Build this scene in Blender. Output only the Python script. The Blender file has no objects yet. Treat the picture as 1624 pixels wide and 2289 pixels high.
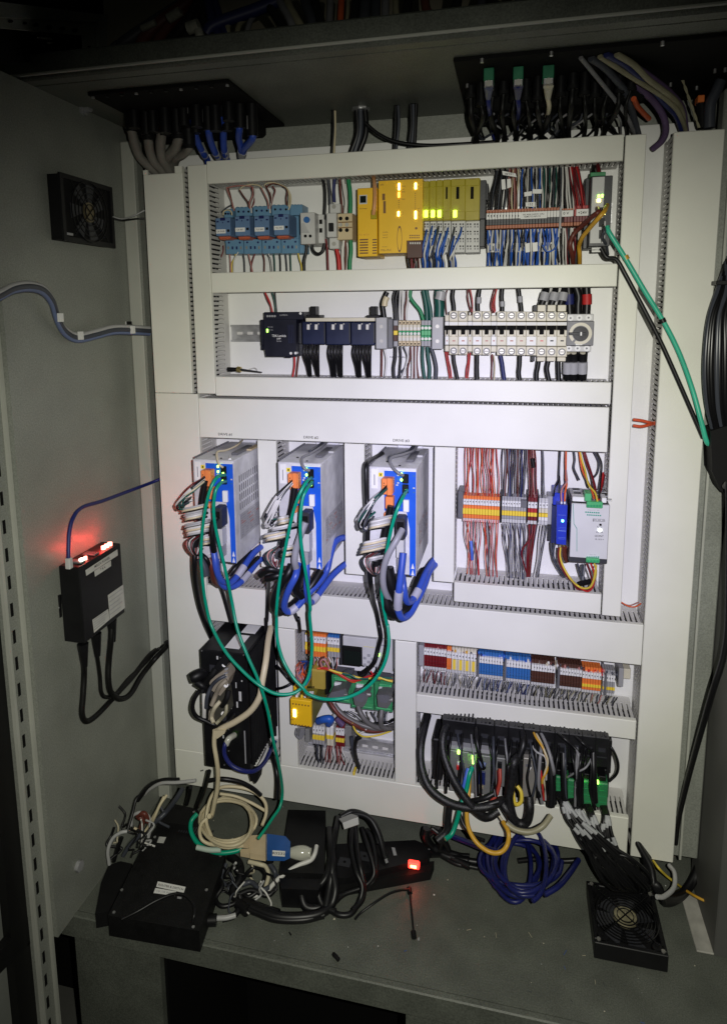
import bpy, math, random
from mathutils import Vector, Matrix
from mathutils.noise import noise as pnoise
random.seed(7)
R = random.random
def U(a, b): return a + (b - a) * random.random()

# ------------------------------------------------------------------ camera
# world: X right, Y into the cabinet (duct covers stand at Y=0, mounting plate at Y=.085), Z up, metres
FP, PX, PY = 1497.944, 793.539, 923.115
CAM = Vector((.11277, -1.2, .0589))
RW = ((.97339034, .22897932, -.00892842), (.02614048, -.14966271, -.9883915), (-.22765746, .96185734, -.15166587))
sc = bpy.context.scene
cd = bpy.data.cameras.new('camera'); cam = bpy.data.objects.new('camera', cd); sc.collection.objects.link(cam)
cam.matrix_world = Matrix(((RW[0][0], -RW[1][0], -RW[2][0], CAM.x), (RW[0][1], -RW[1][1], -RW[2][1], CAM.y),
                           (RW[0][2], -RW[1][2], -RW[2][2], CAM.z), (0, 0, 0, 1)))
cd.sensor_fit = 'HORIZONTAL'; cd.sensor_width = 36; cd.lens = FP / 1624 * 36
cd.shift_x = (812 - PX) / 1624; cd.shift_y = (PY - 1144.5) / 1624
cd.clip_start = .02; cd.clip_end = 60
sc.camera = cam
# ------------------------------------------------------------------ light
wd = bpy.data.worlds.new('World'); sc.world = wd; wd.use_nodes = True
bg = wd.node_tree.nodes['Background']; bg.inputs[0].default_value = (.75, .82, .7, 1); bg.inputs[1].default_value = .006
sc.view_settings.view_transform = 'Standard'; sc.view_settings.look = 'None'; sc.view_settings.exposure = 0; sc.view_settings.gamma = 1
def at(u, v, ax, val):
    d = Vector(((u - PX) / FP, (v - PY) / FP, 1.0))
    r = Vector([d[0] * RW[0][i] + d[1] * RW[1][i] + d[2] * RW[2][i] for i in range(3)])
    return CAM + r * ((val - CAM[ax]) / r[ax])
def spot(name, loc, aim, e, col, ang, blend, size):
    l = bpy.data.lights.new(name, 'SPOT'); l.energy = e; l.color = col; l.spot_size = math.radians(ang); l.spot_blend = blend
    l.shadow_soft_size = size
    o = bpy.data.objects.new(name, l); sc.collection.objects.link(o); o.location = loc
    o.rotation_euler = (Vector(aim) - Vector(loc)).to_track_quat('-Z', 'Y').to_euler(); return o
LAMP = CAM + Vector((.055, -.01, .03))
aim = at(935, 1390, 1, 0)
spot('torch_light_core', LAMP, at(925, 1200, 1, 0), 38, (.44, .40, 1.0), 50, 1.0, .003)
spot('torch_light_spill', LAMP, aim, 50, (1.0, .985, .86), 104, 1.0, .003)

# ------------------------------------------------------------------ photo windows -> rays
ZN = {'A1':(0,0,1.7652),'A2':(900,0,1.7519),'A3':(480,400,3.691),'A4':(860,400,4.2737),'A5':(1190,380,3.691),'A6':(480,680,3.248),'A7':(930,680,5.2387),'A8':(1180,680,3.8667),'B1':(400,1060,4.7765),'B2':(640,1060,4.577),'B3':(860,1060,4.2393),'B4':(1120,1100,3.3833),'B5':(0,1200,3.469),'B6':(380,1520,3.691),'B7':(680,1560,4.7765),'B8':(1020,1560,2.6194),'D1':(1020,1760,2.5375),'D2':(160,1920,3.0074),'D3':(600,1980,2.8),'D4':(1100,2000,2.2338),'C5':(0,2150,1.3533),'C6':(0,0,1.7604),'C7':(1400,500,2.5433),'C8':(1400,1400,2.288),'E1':(0,0,5.4133),'E2':(300,0,4.06),'E3':(640,0,4.511),'E4':(1440,100,4.1964),'E5':(1700,660,3.819),'E6':(500,500,6.246),'E7':(640,770,10.15),'E8':(200,180,2.9),'F':(0,0,.88889)}
def p(z, x, y, val=0, ax=1):
    a, b, f = ZN[z]
    return at((x / f + a) / 1.125, (y / f + b) / 1.125, ax, val)

# ------------------------------------------------------------------ materials
MATS = {}
def mat(name, col, rough=.5, metal=0, spec=.5, nscale=0, namt=.06, bump=0, emit=None, estr=0, bscale=None, trans=0, coat=0, grain=0):
    if name in MATS: return MATS[name]
    m = bpy.data.materials.new(name); m.use_nodes = True; nt = m.node_tree; b = nt.nodes['Principled BSDF']
    c = (*col, 1)
    b.inputs['Base Color'].default_value = c; b.inputs['Roughness'].default_value = rough; b.inputs['Metallic'].default_value = metal
    b.inputs['Specular IOR Level'].default_value = spec
    if trans: b.inputs['Transmission Weight'].default_value = trans
    if coat: b.inputs['Coat Weight'].default_value = coat
    if emit: b.inputs['Emission Color'].default_value = (*emit, 1); b.inputs['Emission Strength'].default_value = estr
    if nscale or bump:
        tc = nt.nodes.new('ShaderNodeTexCoord')
        n = nt.nodes.new('ShaderNodeTexNoise'); n.inputs['Scale'].default_value = nscale or 30; n.inputs['Detail'].default_value = 5
        nt.links.new(tc.outputs['Object'], n.inputs['Vector'])
        r = nt.nodes.new('ShaderNodeValToRGB')
        r.color_ramp.elements[0].position = .3; r.color_ramp.elements[1].position = .72
        r.color_ramp.elements[0].color = (*[max(0, x * (1 - namt)) for x in col], 1); r.color_ramp.elements[1].color = (*[min(1, x * (1 + namt)) for x in col], 1)
        nt.links.new(n.outputs['Fac'], r.inputs['Fac']); nt.links.new(r.outputs['Color'], b.inputs['Base Color'])
        if grain:
            ng = nt.nodes.new('ShaderNodeTexNoise'); ng.inputs['Scale'].default_value = 420; ng.inputs['Detail'].default_value = 2; nt.links.new(tc.outputs['Object'], ng.inputs['Vector'])
            mg = nt.nodes.new('ShaderNodeMapRange'); mg.inputs['From Min'].default_value = .3; mg.inputs['From Max'].default_value = .7; mg.inputs['To Min'].default_value = 1 - grain * 1.6; mg.inputs['To Max'].default_value = 1 + grain * 1.6; nt.links.new(ng.outputs['Fac'], mg.inputs['Value'])
            vm = nt.nodes.new('ShaderNodeVectorMath'); vm.operation = 'SCALE'; nt.links.new(r.outputs['Color'], vm.inputs[0]); nt.links.new(mg.outputs['Result'], vm.inputs['Scale']); nt.links.new(vm.outputs['Vector'], b.inputs['Base Color'])
        mr = nt.nodes.new('ShaderNodeMapRange'); mr.inputs['To Min'].default_value = max(.05, rough - .1); mr.inputs['To Max'].default_value = min(1, rough + .1)
        nt.links.new(n.outputs['Fac'], mr.inputs['Value']); nt.links.new(mr.outputs['Result'], b.inputs['Roughness'])
        if bump:
            n2 = nt.nodes.new('ShaderNodeTexNoise'); n2.inputs['Scale'].default_value = bscale or 400; n2.inputs['Detail'].default_value = 3
            nt.links.new(tc.outputs['Object'], n2.inputs['Vector'])
            bp = nt.nodes.new('ShaderNodeBump'); bp.inputs['Strength'].default_value = bump; bp.inputs['Distance'].default_value = .001
            nt.links.new(n2.outputs['Fac'], bp.inputs['Height']); nt.links.new(bp.outputs['Normal'], b.inputs['Normal'])
    MATS[name] = m; return m
DUCT = mat('duct_pvc', (.80, .80, .72), .42, nscale=7, namt=.05, bump=.12, bscale=300)
DUCTS = mat('duct_pvc_inner', (.62, .61, .58), .5, nscale=20, namt=.05)
PLATE = mat('mounting_plate_paint', (.80, .80, .78), .38, nscale=8, namt=.03, bump=.1, bscale=500)
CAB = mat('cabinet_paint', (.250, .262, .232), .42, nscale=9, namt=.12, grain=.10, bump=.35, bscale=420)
CABF = mat('cabinet_floor_paint', (.112, .121, .102), .5, nscale=14, namt=.20, grain=.16, bump=.35, bscale=420)  # dusty floor tone; on roof, beam and plinth dimness is put into the colour
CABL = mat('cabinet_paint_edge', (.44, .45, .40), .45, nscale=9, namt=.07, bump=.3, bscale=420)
DARK = mat('dark_recess', (.005, .005, .005), .8, spec=.15)
BLK = mat('black_plastic', (.006, .006, .007), .45, spec=.3, nscale=40, namt=.2, bump=.1)
BLKM = mat('black_matt', (.007, .007, .0075), .7, spec=.2, nscale=40, namt=.2)
BLKR = mat('black_rubber', (.006, .006, .006), .5, spec=.3)
SLATE = mat('slate_plastic', (.030, .031, .037), .45, nscale=30, namt=.15, bump=.1)
GREYP = mat('grey_plastic', (.33, .33, .34), .45, nscale=40, namt=.06)
LGREY = mat('light_grey_plastic', (.55, .55, .54), .45, nscale=40, namt=.05)
DGREY = mat('dark_grey_plastic', (.13, .13, .14), .45, nscale=40, namt=.08)
WHITE = mat('white_plastic', (.78, .78, .76), .45, nscale=30, namt=.04)
CREAM = mat('cream_plastic', (.64, .60, .47), .45, nscale=40, namt=.05)
BEIGE = mat('beige_plastic', (.58, .47, .29), .45, nscale=40, namt=.05)
PAPER = mat('label_paper', (.82, .82, .80), .6)
INK = mat('label_ink', (.02, .02, .02), .6)
INKG = mat('grey_ink', (.35, .35, .37), .6)
METAL = mat('zinc_steel', (.55, .55, .56), .38, .85, nscale=60, namt=.15, bump=.2)
GALV = mat('galvanised_sheet', (.70, .70, .72), .45, .2, nscale=45, namt=.14, bump=.2)
SCREW = mat('screw_steel', (.42, .41, .38), .5, .8)
BRASS = mat('brass', (.75, .6, .25), .3, .9)
YEL = mat('yellow_housing', (.84, .50, .012), .45, nscale=25, namt=.04, bump=.1)
YELD = mat('yellow_clear_cover', (.40, .33, .012), .35, nscale=25, namt=.08)
RBLUE = mat('relay_blue', (.13, .27, .42), .42, nscale=30, namt=.06)
RBLU2 = mat('relay_blue_body', (.13, .22, .38), .35, nscale=30, namt=.08)
NAVY = mat('navy_plastic', (.010, .018, .10), .4, nscale=30, namt=.15)
NAVK = mat('navy_black', (.006, .007, .018), .42, nscale=30, namt=.2)
DBLUE = mat('drive_blue', (.010, .10, .62), .4, nscale=30, namt=.05)
TBLUE = mat('terminal_blue', (.03, .14, .40), .45, nscale=50, namt=.08)
ORNG = mat('orange_plastic', (.86, .25, .07), .45, nscale=40, namt=.06)
TORG = mat('terminal_orange', (.80, .20, .04), .45, nscale=40, namt=.08)
RUST = mat('terminal_redbrown', (.42, .13, .055), .5, nscale=60, namt=.1)
TRED = mat('terminal_dark_red', (.16, .008, .012), .45, nscale=40, namt=.1)
TRED2 = mat('terminal_red', (.40, .02, .02), .45, nscale=40, namt=.1)
TBRN = mat('terminal_brown', (.07, .025, .015), .5, nscale=50, namt=.15)
JYEL = mat('jumper_yellow', (.85, .62, .05), .45)
TGRN = mat('terminal_green', (.02, .30, .11), .45, nscale=40, namt=.08)
PGRN = mat('plug_green', (.08, .42, .16), .4, nscale=40, namt=.08)
PCB = mat('circuit_green', (.04, .26, .10), .45, nscale=60, namt=.2)
SCRN = mat('lcd_dark', (.01, .014, .012), .12, coat=.5)
LAQ = mat('lacquer_brown', (.20, .10, .03), .4)
REDP = mat('red_plastic', (.55, .02, .02), .4)
LG = mat('led_green', (.3, 1, .2), .4, emit=(.35, 1, .08), estr=7)
LY = mat('led_yellow', (1, .9, .3), .4, emit=(1, .86, .25), estr=7)
LO = mat('led_orange', (1, .4, .1), .4, emit=(1, .42, .05), estr=5)
LR = mat('led_red', (1, .1, .05), .4, emit=(1, .03, .02), estr=4)
LRW = mat('led_red_hot', (1, .4, .3), .4, emit=(1, .22, .16), estr=8)
WC = {}
def wm(c, rough=.42):
    k = (c, rough)
    if k not in WC:
        cols = {'black': (.005, .005, .006), 'grey': (.22, .22, .23), 'lgrey': (.42, .42, .42), 'white': (.66, .65, .62), 'red': (.50, .02, .02), 'dred': (.16, .01, .015),
                'blue': (.02, .10, .45), 'lblue': (.07, .16, .62), 'navy': (.012, .018, .11), 'dkblue': (.012, .018, .13), 'green': (.01, .22, .08), 'dkgreen': (.012, .09, .07), 'teal': (.0, .32, .19),
                'cyan': (.10, .56, .40), 'yellow': (.72, .55, .06), 'orange': (.72, .12, .03), 'rose': (.45, .20, .18), 'beige': (.62, .54, .36), 'brown': (.13, .03, .02), 'purple': (.10, .06, .14),
                'slate': (.05, .055, .07), 'amber': (.60, .33, .03), 'khaki': (.30, .28, .18), 'steelblue': (.13, .17, .30), 'tan': (.55, .5, .36)}
        WC[k] = mat('wire_' + c + ('' if rough == .42 else '_%d' % (rough * 100)), cols[c], rough, spec=.45)
    return WC[k]

# ------------------------------------------------------------------ mesh builder
COL = sc.collection
class MB:
    def __init__(s): s.v = []; s.f = []; s.m = []; s.sm = []; s.mats = []
    def mi(s, m):
        if m not in s.mats: s.mats.append(m)
        return s.mats.index(m)
    def add(s, vs, fs, m, smooth=False):
        o = len(s.v); s.v += [tuple(x) for x in vs]; i = s.mi(m)
        for f in fs: s.f.append(tuple(a + o for a in f)); s.m.append(i); s.sm.append(smooth)
        return s
    def box(s, a, b, m, c=0):
        lo = [min(a[i], b[i]) for i in range(3)]; hi = [max(a[i], b[i]) for i in range(3)]
        c = min(c, *[(hi[i] - lo[i]) * .45 for i in range(3)])
        if c <= 0:
            vs = [(hi[0] if k & 1 else lo[0], hi[1] if k & 2 else lo[1], hi[2] if k & 4 else lo[2]) for k in range(8)]
            return s.add(vs, [(0, 2, 3, 1), (4, 5, 7, 6), (0, 1, 5, 4), (2, 6, 7, 3), (0, 4, 6, 2), (1, 3, 7, 5)], m)
        vs = []
        for k in range(8):
            for ax in range(3):
                q = []
                for i in range(3):
                    h = (k >> i) & 1; x = hi[i] if h else lo[i]
                    if i != ax: x += -c if h else c
                    q.append(x)
                vs.append(q)
        I = lambda k, ax: k * 3 + ax
        fs = []
        base = {0: [(0, 4, 6, 2), (1, 3, 7, 5)], 1: [(0, 1, 5, 4), (2, 6, 7, 3)], 2: [(0, 2, 3, 1), (4, 5, 7, 6)]}
        for ax in range(3):
            for q in base[ax]: fs.append(tuple(I(k, ax) for k in q))
        for ax in range(3):
            o = [i for i in range(3) if i != ax]
            for h1 in (0, 1):
                for h2 in (0, 1):
                    k0 = (h1 << o[0]) | (h2 << o[1]); k1 = k0 | (1 << ax)
                    fs.append((I(k0, o[0]), I(k0, o[1]), I(k1, o[1]), I(k1, o[0])))
        for k in range(8): fs.append((I(k, 0), I(k, 1), I(k, 2)))
        return s.add(vs, fs, m)
    def zb(s, z, x0, y0, x1, y1, yf, yb, m, c=0):
        a = p(z, x0, y0, yf); b = p(z, x1, y1, yf)
        return s.box((a.x, yf, a.z), (b.x, yb, b.z), m, c)
    def prism(s, poly, d, m):
        n = len(poly); vs = [Vector(q) for q in poly] + [Vector(q) + Vector(d) for q in poly]
        return s.add(vs, [tuple(range(n)), tuple(range(2 * n - 1, n - 1, -1))] + [(i, (i + 1) % n, n + (i + 1) % n, n + i) for i in range(n)], m)
    def cyl(s, a, b, r, m, n=14, r2=None, smooth=True):
        a = Vector(a); b = Vector(b); d = (b - a).normalized(); u = d.orthogonal().normalized(); w = d.cross(u); r2 = r if r2 is None else r2
        vs = [a + (u * math.cos(t) + w * math.sin(t)) * r for t in [2 * math.pi * i / n for i in range(n)]] + [b + (u * math.cos(t) + w * math.sin(t)) * r2 for t in [2 * math.pi * i / n for i in range(n)]]
        s.add(vs, [(i, (i + 1) % n, n + (i + 1) % n, n + i) for i in range(n)], m, smooth)
        return s.add(vs, [tuple(range(n - 1, -1, -1)), tuple(range(n, 2 * n))], m)
    def ring(s, c, ax, ro, ri, h, m, n=32, a0=0, a1=2 * math.pi):
        c = Vector(c); d = Vector(ax).normalized(); u = d.orthogonal().normalized(); w = d.cross(u); vs = []; fs = []
        full = abs(a1 - a0 - 2 * math.pi) < 1e-6; N = n if full else n + 1
        for i in range(N):
            t = a0 + (a1 - a0) * i / n; e = u * math.cos(t) + w * math.sin(t)
            vs += [c + e * ro, c + e * ri, c + e * ri + d * h, c + e * ro + d * h]
        for i in range(n):
            j = (i + 1) % N
            for k in range(4): fs.append((i * 4 + k, i * 4 + (k + 1) % 4, j * 4 + (k + 1) % 4, j * 4 + k))
        return s.add(vs, fs, m)
    def tube(s, pts, r, m, n=7, sub=6, rr=None, flat=1):
        P = [Vector(q) for q in pts]
        if len(P) > 2:
            Q = [P[0] * 2 - P[1]] + P + [P[-1] * 2 - P[-2]]; C = []
            for i in range(1, len(Q) - 2):
                for k in range(sub):
                    t = k / sub; a, b, c, d = Q[i - 1:i + 3]
                    C.append(.5 * ((2 * b) + (c - a) * t + (2 * a - 5 * b + 4 * c - d) * t * t + (-a + 3 * b - 3 * c + d) * t ** 3))
            C.append(P[-1])
        else: C = P
        N = len(C); u = None; vs = []
        for i in range(N):
            T = (C[min(i + 1, N - 1)] - C[max(i - 1, 0)])
            if T.length < 1e-9: T = Vector((0, 0, 1))
            T.normalize()
            u = T.orthogonal().normalized() if u is None else (u - T * u.dot(T))
            if u.length < 1e-6: u = T.orthogonal()
            u.normalize(); w = T.cross(u)
            q = r if rr is None else rr(i / (N - 1))
            vs += [C[i] + (u * math.cos(2 * math.pi * k / n) + w * flat * math.sin(2 * math.pi * k / n)) * q for k in range(n)]
        fs = [(i * n + k, i * n + (k + 1) % n, (i + 1) * n + (k + 1) % n, (i + 1) * n + k) for i in range(N - 1) for k in range(n)]
        s.add(vs, fs, m, True)
        return s.add([vs[k] for k in range(n)] + [vs[(N - 1) * n + k] for k in range(n)], [tuple(range(n - 1, -1, -1)), tuple(range(n, 2 * n))], m)
    def build(s, name, parent=None, **kw):
        root = parent
        while root is not None and root.parent is not None: root = root.parent
        L = Vector((0, 0, 0)) if root is None else root.location
        me = bpy.data.meshes.new(name)
        if parent is None and s.v:
            n = len(s.v); L = Vector((sum(v[0] for v in s.v) / n, sum(v[1] for v in s.v) / n, min(v[2] for v in s.v)))
        me.from_pydata([(v[0] - L.x, v[1] - L.y, v[2] - L.z) for v in s.v], [], s.f)
        for m in s.mats: me.materials.append(m)
        me.polygons.foreach_set('material_index', s.m); me.polygons.foreach_set('use_smooth', s.sm); me.update()
        o = bpy.data.objects.new(name, me); COL.objects.link(o)
        if parent is None: o.location = L
        else:
            o.parent = parent
            # a top-level mesh root carries its own location; children are laid out relative to it
        for k, v in kw.items(): o[k] = v
        return o
def inst(name, src, parent, loc):
    o = bpy.data.objects.new(name, src.data); COL.objects.link(o); o.parent = parent; o.location = loc; return o
def T(name, label, cat, loc, group=None):
    o = bpy.data.objects.new(name, None); COL.objects.link(o); o.location = loc; o.empty_display_size = .02
    o['label'] = label; o['category'] = cat
    if group: o['group'] = group
    return o
def tag(o, label, cat, group=None):
    o['label'] = label; o['category'] = cat
    if group: o['group'] = group
    return o
def one(name, z, x0, y0, x1, y1, yf, yb, m, parent, c=0, **k): return MB().zb(z, x0, y0, x1, y1, yf, yb, m, c).build(name, parent, **k)

def text(s, c, h, m, parent, ux=(1, 0, 0), uz=(0, 0, 1), w=None, name='lettering', align='CENTER'):
    cu = bpy.data.curves.new('t', 'FONT'); cu.body = s; cu.size = 1; cu.align_x = align; cu.align_y = 'CENTER'; cu.resolution_u = 2; cu.offset = .008
    ob = bpy.data.objects.new('t', cu); COL.objects.link(ob)
    dg = bpy.context.evaluated_depsgraph_get(); me = bpy.data.meshes.new_from_object(ob.evaluated_get(dg))
    COL.objects.unlink(ob); bpy.data.objects.remove(ob); bpy.data.curves.remove(cu)
    xs = [v.co.x for v in me.vertices]
    if not xs: return None
    k = h * 1.38; kx = k if w is None else w / (max(xs) - min(xs))
    ux = Vector(ux).normalized(); uz = Vector(uz).normalized(); c = Vector(c)
    root = parent
    while root.parent is not None: root = root.parent
    for v in me.vertices: v.co = c + ux * (v.co.x * kx) + uz * (v.co.y * k) - root.location
    me.materials.append(m)
    o = bpy.data.objects.new(name, me); COL.objects.link(o); o.parent = parent; return o
def ztext(s, z, x, y, h_px, yd, m, parent, wpx=None):
    a, b, f = ZN[z]; c = p(z, x, y, yd)
    h = (p(z, x, y - h_px / 2, yd) - p(z, x, y + h_px / 2, yd)).length
    w = None if wpx is None else abs(p(z, x + wpx / 2, y, yd).x - p(z, x - wpx / 2, y, yd).x)
    return text(s, c, h, m, parent, w=w)

# wires -------------------------------------------------------------
def wire(z, pts, d, r, c, label, cat='wire', group=None, name='wire', rough=.42, n=6, bands=None, sub=6, fl=1):
    """pts in photo-window coordinates; d = depth of all points or list"""
    P = [p(z if len(q) < 4 else q[3], q[0], q[1], (q[2] if len(q) > 2 and q[2] is not None else d)) for q in pts]
    return wirew(P, r, c, label, cat, group, name, rough, n, bands, sub, fl)
def wirew(P, r, c, label, cat='wire', group=None, name='wire', rough=.42, n=6, bands=None, sub=6, fl=1):
    m = wm(c, rough) if isinstance(c, str) else c
    o = MB().tube(P, r, m, n, sub, flat=fl).build(name); tag(o, label, cat, group)
    for (i, t0, t1, bc) in (bands or []):
        Q = [2 * Vector(P[0]) - Vector(P[1])] + [Vector(e) for e in P] + [2 * Vector(P[-1]) - Vector(P[-2])]
        def ev(T_):
            T_ = min(max(T_, 0), len(P) - 1.0001); j = int(T_); t = T_ - j; a, b, c_, d_ = Q[j:j + 4]
            return .5 * ((2 * b) + (c_ - a) * t + (2 * a - 5 * b + 4 * c_ - d_) * t * t + (-a + 3 * b - 3 * c_ + d_) * t ** 3)
        k = MB().tube([ev(i + t0 + (t1 - t0) * e / 4) for e in range(5)], r * 1.25, wm(bc, .55) if isinstance(bc, str) else bc, 8, 2)
        k.build('marker_sleeve', o)
    return o
CN = {'black': 'black', 'grey': 'grey', 'lgrey': 'light grey', 'white': 'white', 'red': 'red', 'dred': 'dark red', 'blue': 'blue', 'lblue': 'light blue', 'navy': 'navy', 'green': 'green', 'dkgreen': 'dark green',
      'teal': 'green', 'yellow': 'yellow', 'orange': 'orange', 'rose': 'pinkish', 'beige': 'beige', 'brown': 'brown', 'slate': 'slate', 'amber': 'amber', 'khaki': 'khaki', 'purple': 'purple', 'steelblue': 'blue grey', 'tan': 'tan', 'dkblue': 'dark blue', 'cyan': 'mint green'}
THIN = MB()
KEEP = ('orange terminals', 'dark red terminals', 'white terminals', '0 V', 'beneath')
def fan(z, xa, xb, ya, Xa, Xb, Yb, n, cols, d0, d1, where, r=.0011, jit=6, ytilt=0, Ytilt=0, perm=.15, tags=0):
    """n wires from a row (xa..xb at ya) to a row (Xa..Xb at Yb); colours may be a list"""
    grp = 'wires ' + where
    for i in range(n):
        t = (i + .5) / n; s = min(1, max(0, t + U(-perm, perm) * .5))
        x0 = xa + (xb - xa) * t; x1 = Xa + (Xb - Xa) * s; y0 = ya + ytilt * t; y1 = Yb + Ytilt * s
        c = cols[i % len(cols)] if not isinstance(cols, str) else cols
        q = [(x0, y0, d0)]
        for k in (.3, .65):
            q.append((x0 + (x1 - x0) * k + U(-jit, jit), y0 + (y1 - y0) * k, d0 + (d1 - d0) * k - U(0, .012)))
        q.append((x1, y1, d1))
        b = None
        if not any(k in where for k in KEEP):
            P = [p(z, *e[:2], e[2]) for e in q]; THIN.tube(P, r * U(.9, 1.1), wm(c), 5, 4)
            if tags and R() < tags: THIN.tube([P[1].lerp(P[2], .2), P[1].lerp(P[2], .9)], r * 1.35, wm('white'), 5)
            continue
        if tags and R() < tags: b = [(1, .2, .9, 'white')] if c != 'white' else [(1, .2, .9, 'lgrey')]
        wire(z, q, d0, r * U(.9, 1.1), c, 'thin %s wire %s' % (CN[c], where), 'wire', '%s %s' % (CN[c], grp), bands=b, sub=4, n=5)
# ================================================================== SETTING: the enclosure
XL, XRW, ZF, ZC, YB = -.645, .53, -1.035, .418, .125
def bx(name, a, b, m, parent=None, c=0, **k): return MB().box(a, b, m, c).build(name, parent, **k)
def px_quad(z, pts, ax, val): return [p(z, x, y, val, ax) for x, y in pts]
bx('room_floor', (-4, -3, -1.75), (4, 3, -1.70), mat('room_floor_concrete', (.10, .10, .09), .8, nscale=5, namt=.3, bump=.3), kind='structure')
bx('room_wall', (-4, 1.5, -1.70), (4, 1.56, 2.5), mat('room_wall_paint', (.10, .095, .08), .8, nscale=3, namt=.2), kind='structure')
cab = T('electrical_cabinet', 'grey steel electrical cabinet standing open around the white backplate', 'cabinet', (0, 0, ZF))
lw = bx('side_panel', (XL - .012, -.318, ZF), (XL, YB, ZC), CAB, cab)
bx('side_panel', (.545, -.21, ZF), (.557, YB, ZC), CAB, cab)
bx('back_panel', (XL, YB, -1.03), (.56, YB + .01, .46), CAB, cab)
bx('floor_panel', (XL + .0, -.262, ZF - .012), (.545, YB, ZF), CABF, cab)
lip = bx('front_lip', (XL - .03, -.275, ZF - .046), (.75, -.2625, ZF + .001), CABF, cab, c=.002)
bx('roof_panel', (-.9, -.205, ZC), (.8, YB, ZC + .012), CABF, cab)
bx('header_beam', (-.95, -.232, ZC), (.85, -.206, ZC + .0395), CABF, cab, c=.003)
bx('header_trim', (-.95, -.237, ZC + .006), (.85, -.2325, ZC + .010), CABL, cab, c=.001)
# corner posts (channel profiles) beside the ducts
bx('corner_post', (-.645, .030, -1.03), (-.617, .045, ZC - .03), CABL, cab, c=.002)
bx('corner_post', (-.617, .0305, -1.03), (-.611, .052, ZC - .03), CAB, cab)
bx('corner_post', (.4245, .02, -.957), (.4700, .05, ZC - .02), CAB, cab, c=.002)
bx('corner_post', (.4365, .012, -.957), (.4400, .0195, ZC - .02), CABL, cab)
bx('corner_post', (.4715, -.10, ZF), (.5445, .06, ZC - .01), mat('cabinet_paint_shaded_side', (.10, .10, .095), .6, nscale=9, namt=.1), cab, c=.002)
# plinth below the lip; black sheets stand in for shade in its opening
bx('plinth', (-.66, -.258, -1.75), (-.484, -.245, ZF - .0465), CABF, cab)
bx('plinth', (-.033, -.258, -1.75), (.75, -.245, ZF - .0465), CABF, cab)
bx('plinth', (-1.4, .1, -1.75), (.6, .11, ZF - .0465), DARK, cab)  # not plinth: black sheet standing in for shade in the opening
bx('plinth', (-.484, -.2449, -1.75), (-.478, .0995, ZF - .0465), DARK, cab)  # not plinth: second black sheet standing in for shade
# slotted front rail of the left side
rail = MB().box((XL - .05, -.3605, -1.75), (XL - .014, -.3185, ZC), CAB)
rail.box((XL - .014, -.324, -1.75), (XL - .008, -.319, ZC), CABL).box((XL - .014, -.3600, -1.75), (XL - .008, -.354, ZC), CABL)
ro = rail.build('slotted_rail', cab)
sl = MB()
for i in range(46):
    z = .36 - i * .046; sl.box((XL - .0142, -.343, z), (XL - .0132, -.3375, z + .022), DARK)
sl.build('rail_slot', cab, kind='stuff')
# outer frame gasket and door leaf left of the rail
g = MB(); g.box((XL - .06, -.3995, -1.22), (XL - .02, -.361, .45), BLKR)
g.prism(px_quad('C5', [(105, 200), (172, 232), (0, 405), (0, 335)], 0, XL - .02), (-.02, 0, 0), BLKR); g.build('door_gasket', cab)
dr = T('cabinet_door', 'grey steel door leaf standing open at the left edge', 'door', (XL, -.6, -1.7))
bx('door_skin', (XL - .05, -1.0, -1.7), (XL - .035, -.40, .45), mat('door_paint', (.20, .21, .19), .5, nscale=8, namt=.08, bump=.3), dr)
# ---- upper compartment over the header
bx('upper_floor', (-.95, -.2055, ZC + .0125), (.85, .6, ZC + .020), CAB, cab)
bx('upper_back_panel', (-.95, .30, ZC + .02), (1.2, .31, 1.4), mat('upper_back_paint', (.30, .27, .20), .6, nscale=6, namt=.1), cab)
uf = MB()
XU = -.60
def up(pts, m, x=0, t=.006): uf.prism([p('E1', a, b, XU + x, 0) for a, b in pts], (-t, 0, 0), m)
up([(-300, -300), (1400, -300), (1412, 190), (-300, 0)], BLKM, -.03)  # black sheet standing in for the dark of the upper opening
up([(-300, -20), (1320, 185), (1345, 300), (-300, 215)], CAB)
up([(-300, 216), (1345, 301), (1350, 380), (1140, 480), (-300, 345)], CAB, -.004)
up([(1345, 190), (1465, 188), (1462, 700), (1355, 720)], CAB, .002)
up([(1150, 475), (1340, 380), (1350, 730), (1170, 760)], CAB, -.005)
up([(-300, 340), (1160, 480), (1175, 770), (-300, 900)], BLKM, -.03)  # lower opening: its darkness is a black sheet too
uf.build('upper_door_frame', cab)
hs = MB()
for x, y, w in ((30, 205, 45), (140, 285, 40), (335, 310, 34), (490, 335, 50), (670, 365, 50), (845, 385, 50), (1020, 405, 50), (1210, 630, 22), (1215, 690, 22), (1160, 250, 0)):
    if w: hs.prism([p('E1', x + w * math.cos(a) * .8, y + w * .6 * math.sin(a), XU - .003 + .0005, 0) for a in [k * math.pi / 3 for k in range(6)]], (.0012, 0, 0), DARK)
hs.build('frame_hole', cab, kind='stuff')
la = MB(); la.prism([p('E1', *q, XU + .002, 0) for q in ((500, 498), (665, 522), (668, 545), (505, 522))], (.006, 0, 0), METAL)
la.prism([p('E1', *q, XU + .002, 0) for q in ((640, 570), (672, 574), (672, 596), (640, 592))], (.006, 0, 0), METAL)
la.prism([p('E1', *q, XU + .001, 0) for q in ((400, 430), (950, 500), (950, 530), (400, 455))], (.004, 0, 0), BLK); tag(la.build('door_latch'), 'black and chrome door latch hanging in the upper left frame', 'latch')

# ---- mounting plate
mp = T('mounting_plate', 'white painted steel backplate behind the wiring ducts', 'backplate', (0, .085, -.95))
MB().box((-.595, .085, -.955), (.425, .0885, .367), PLATE, .001).build('plate', mp)
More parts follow.
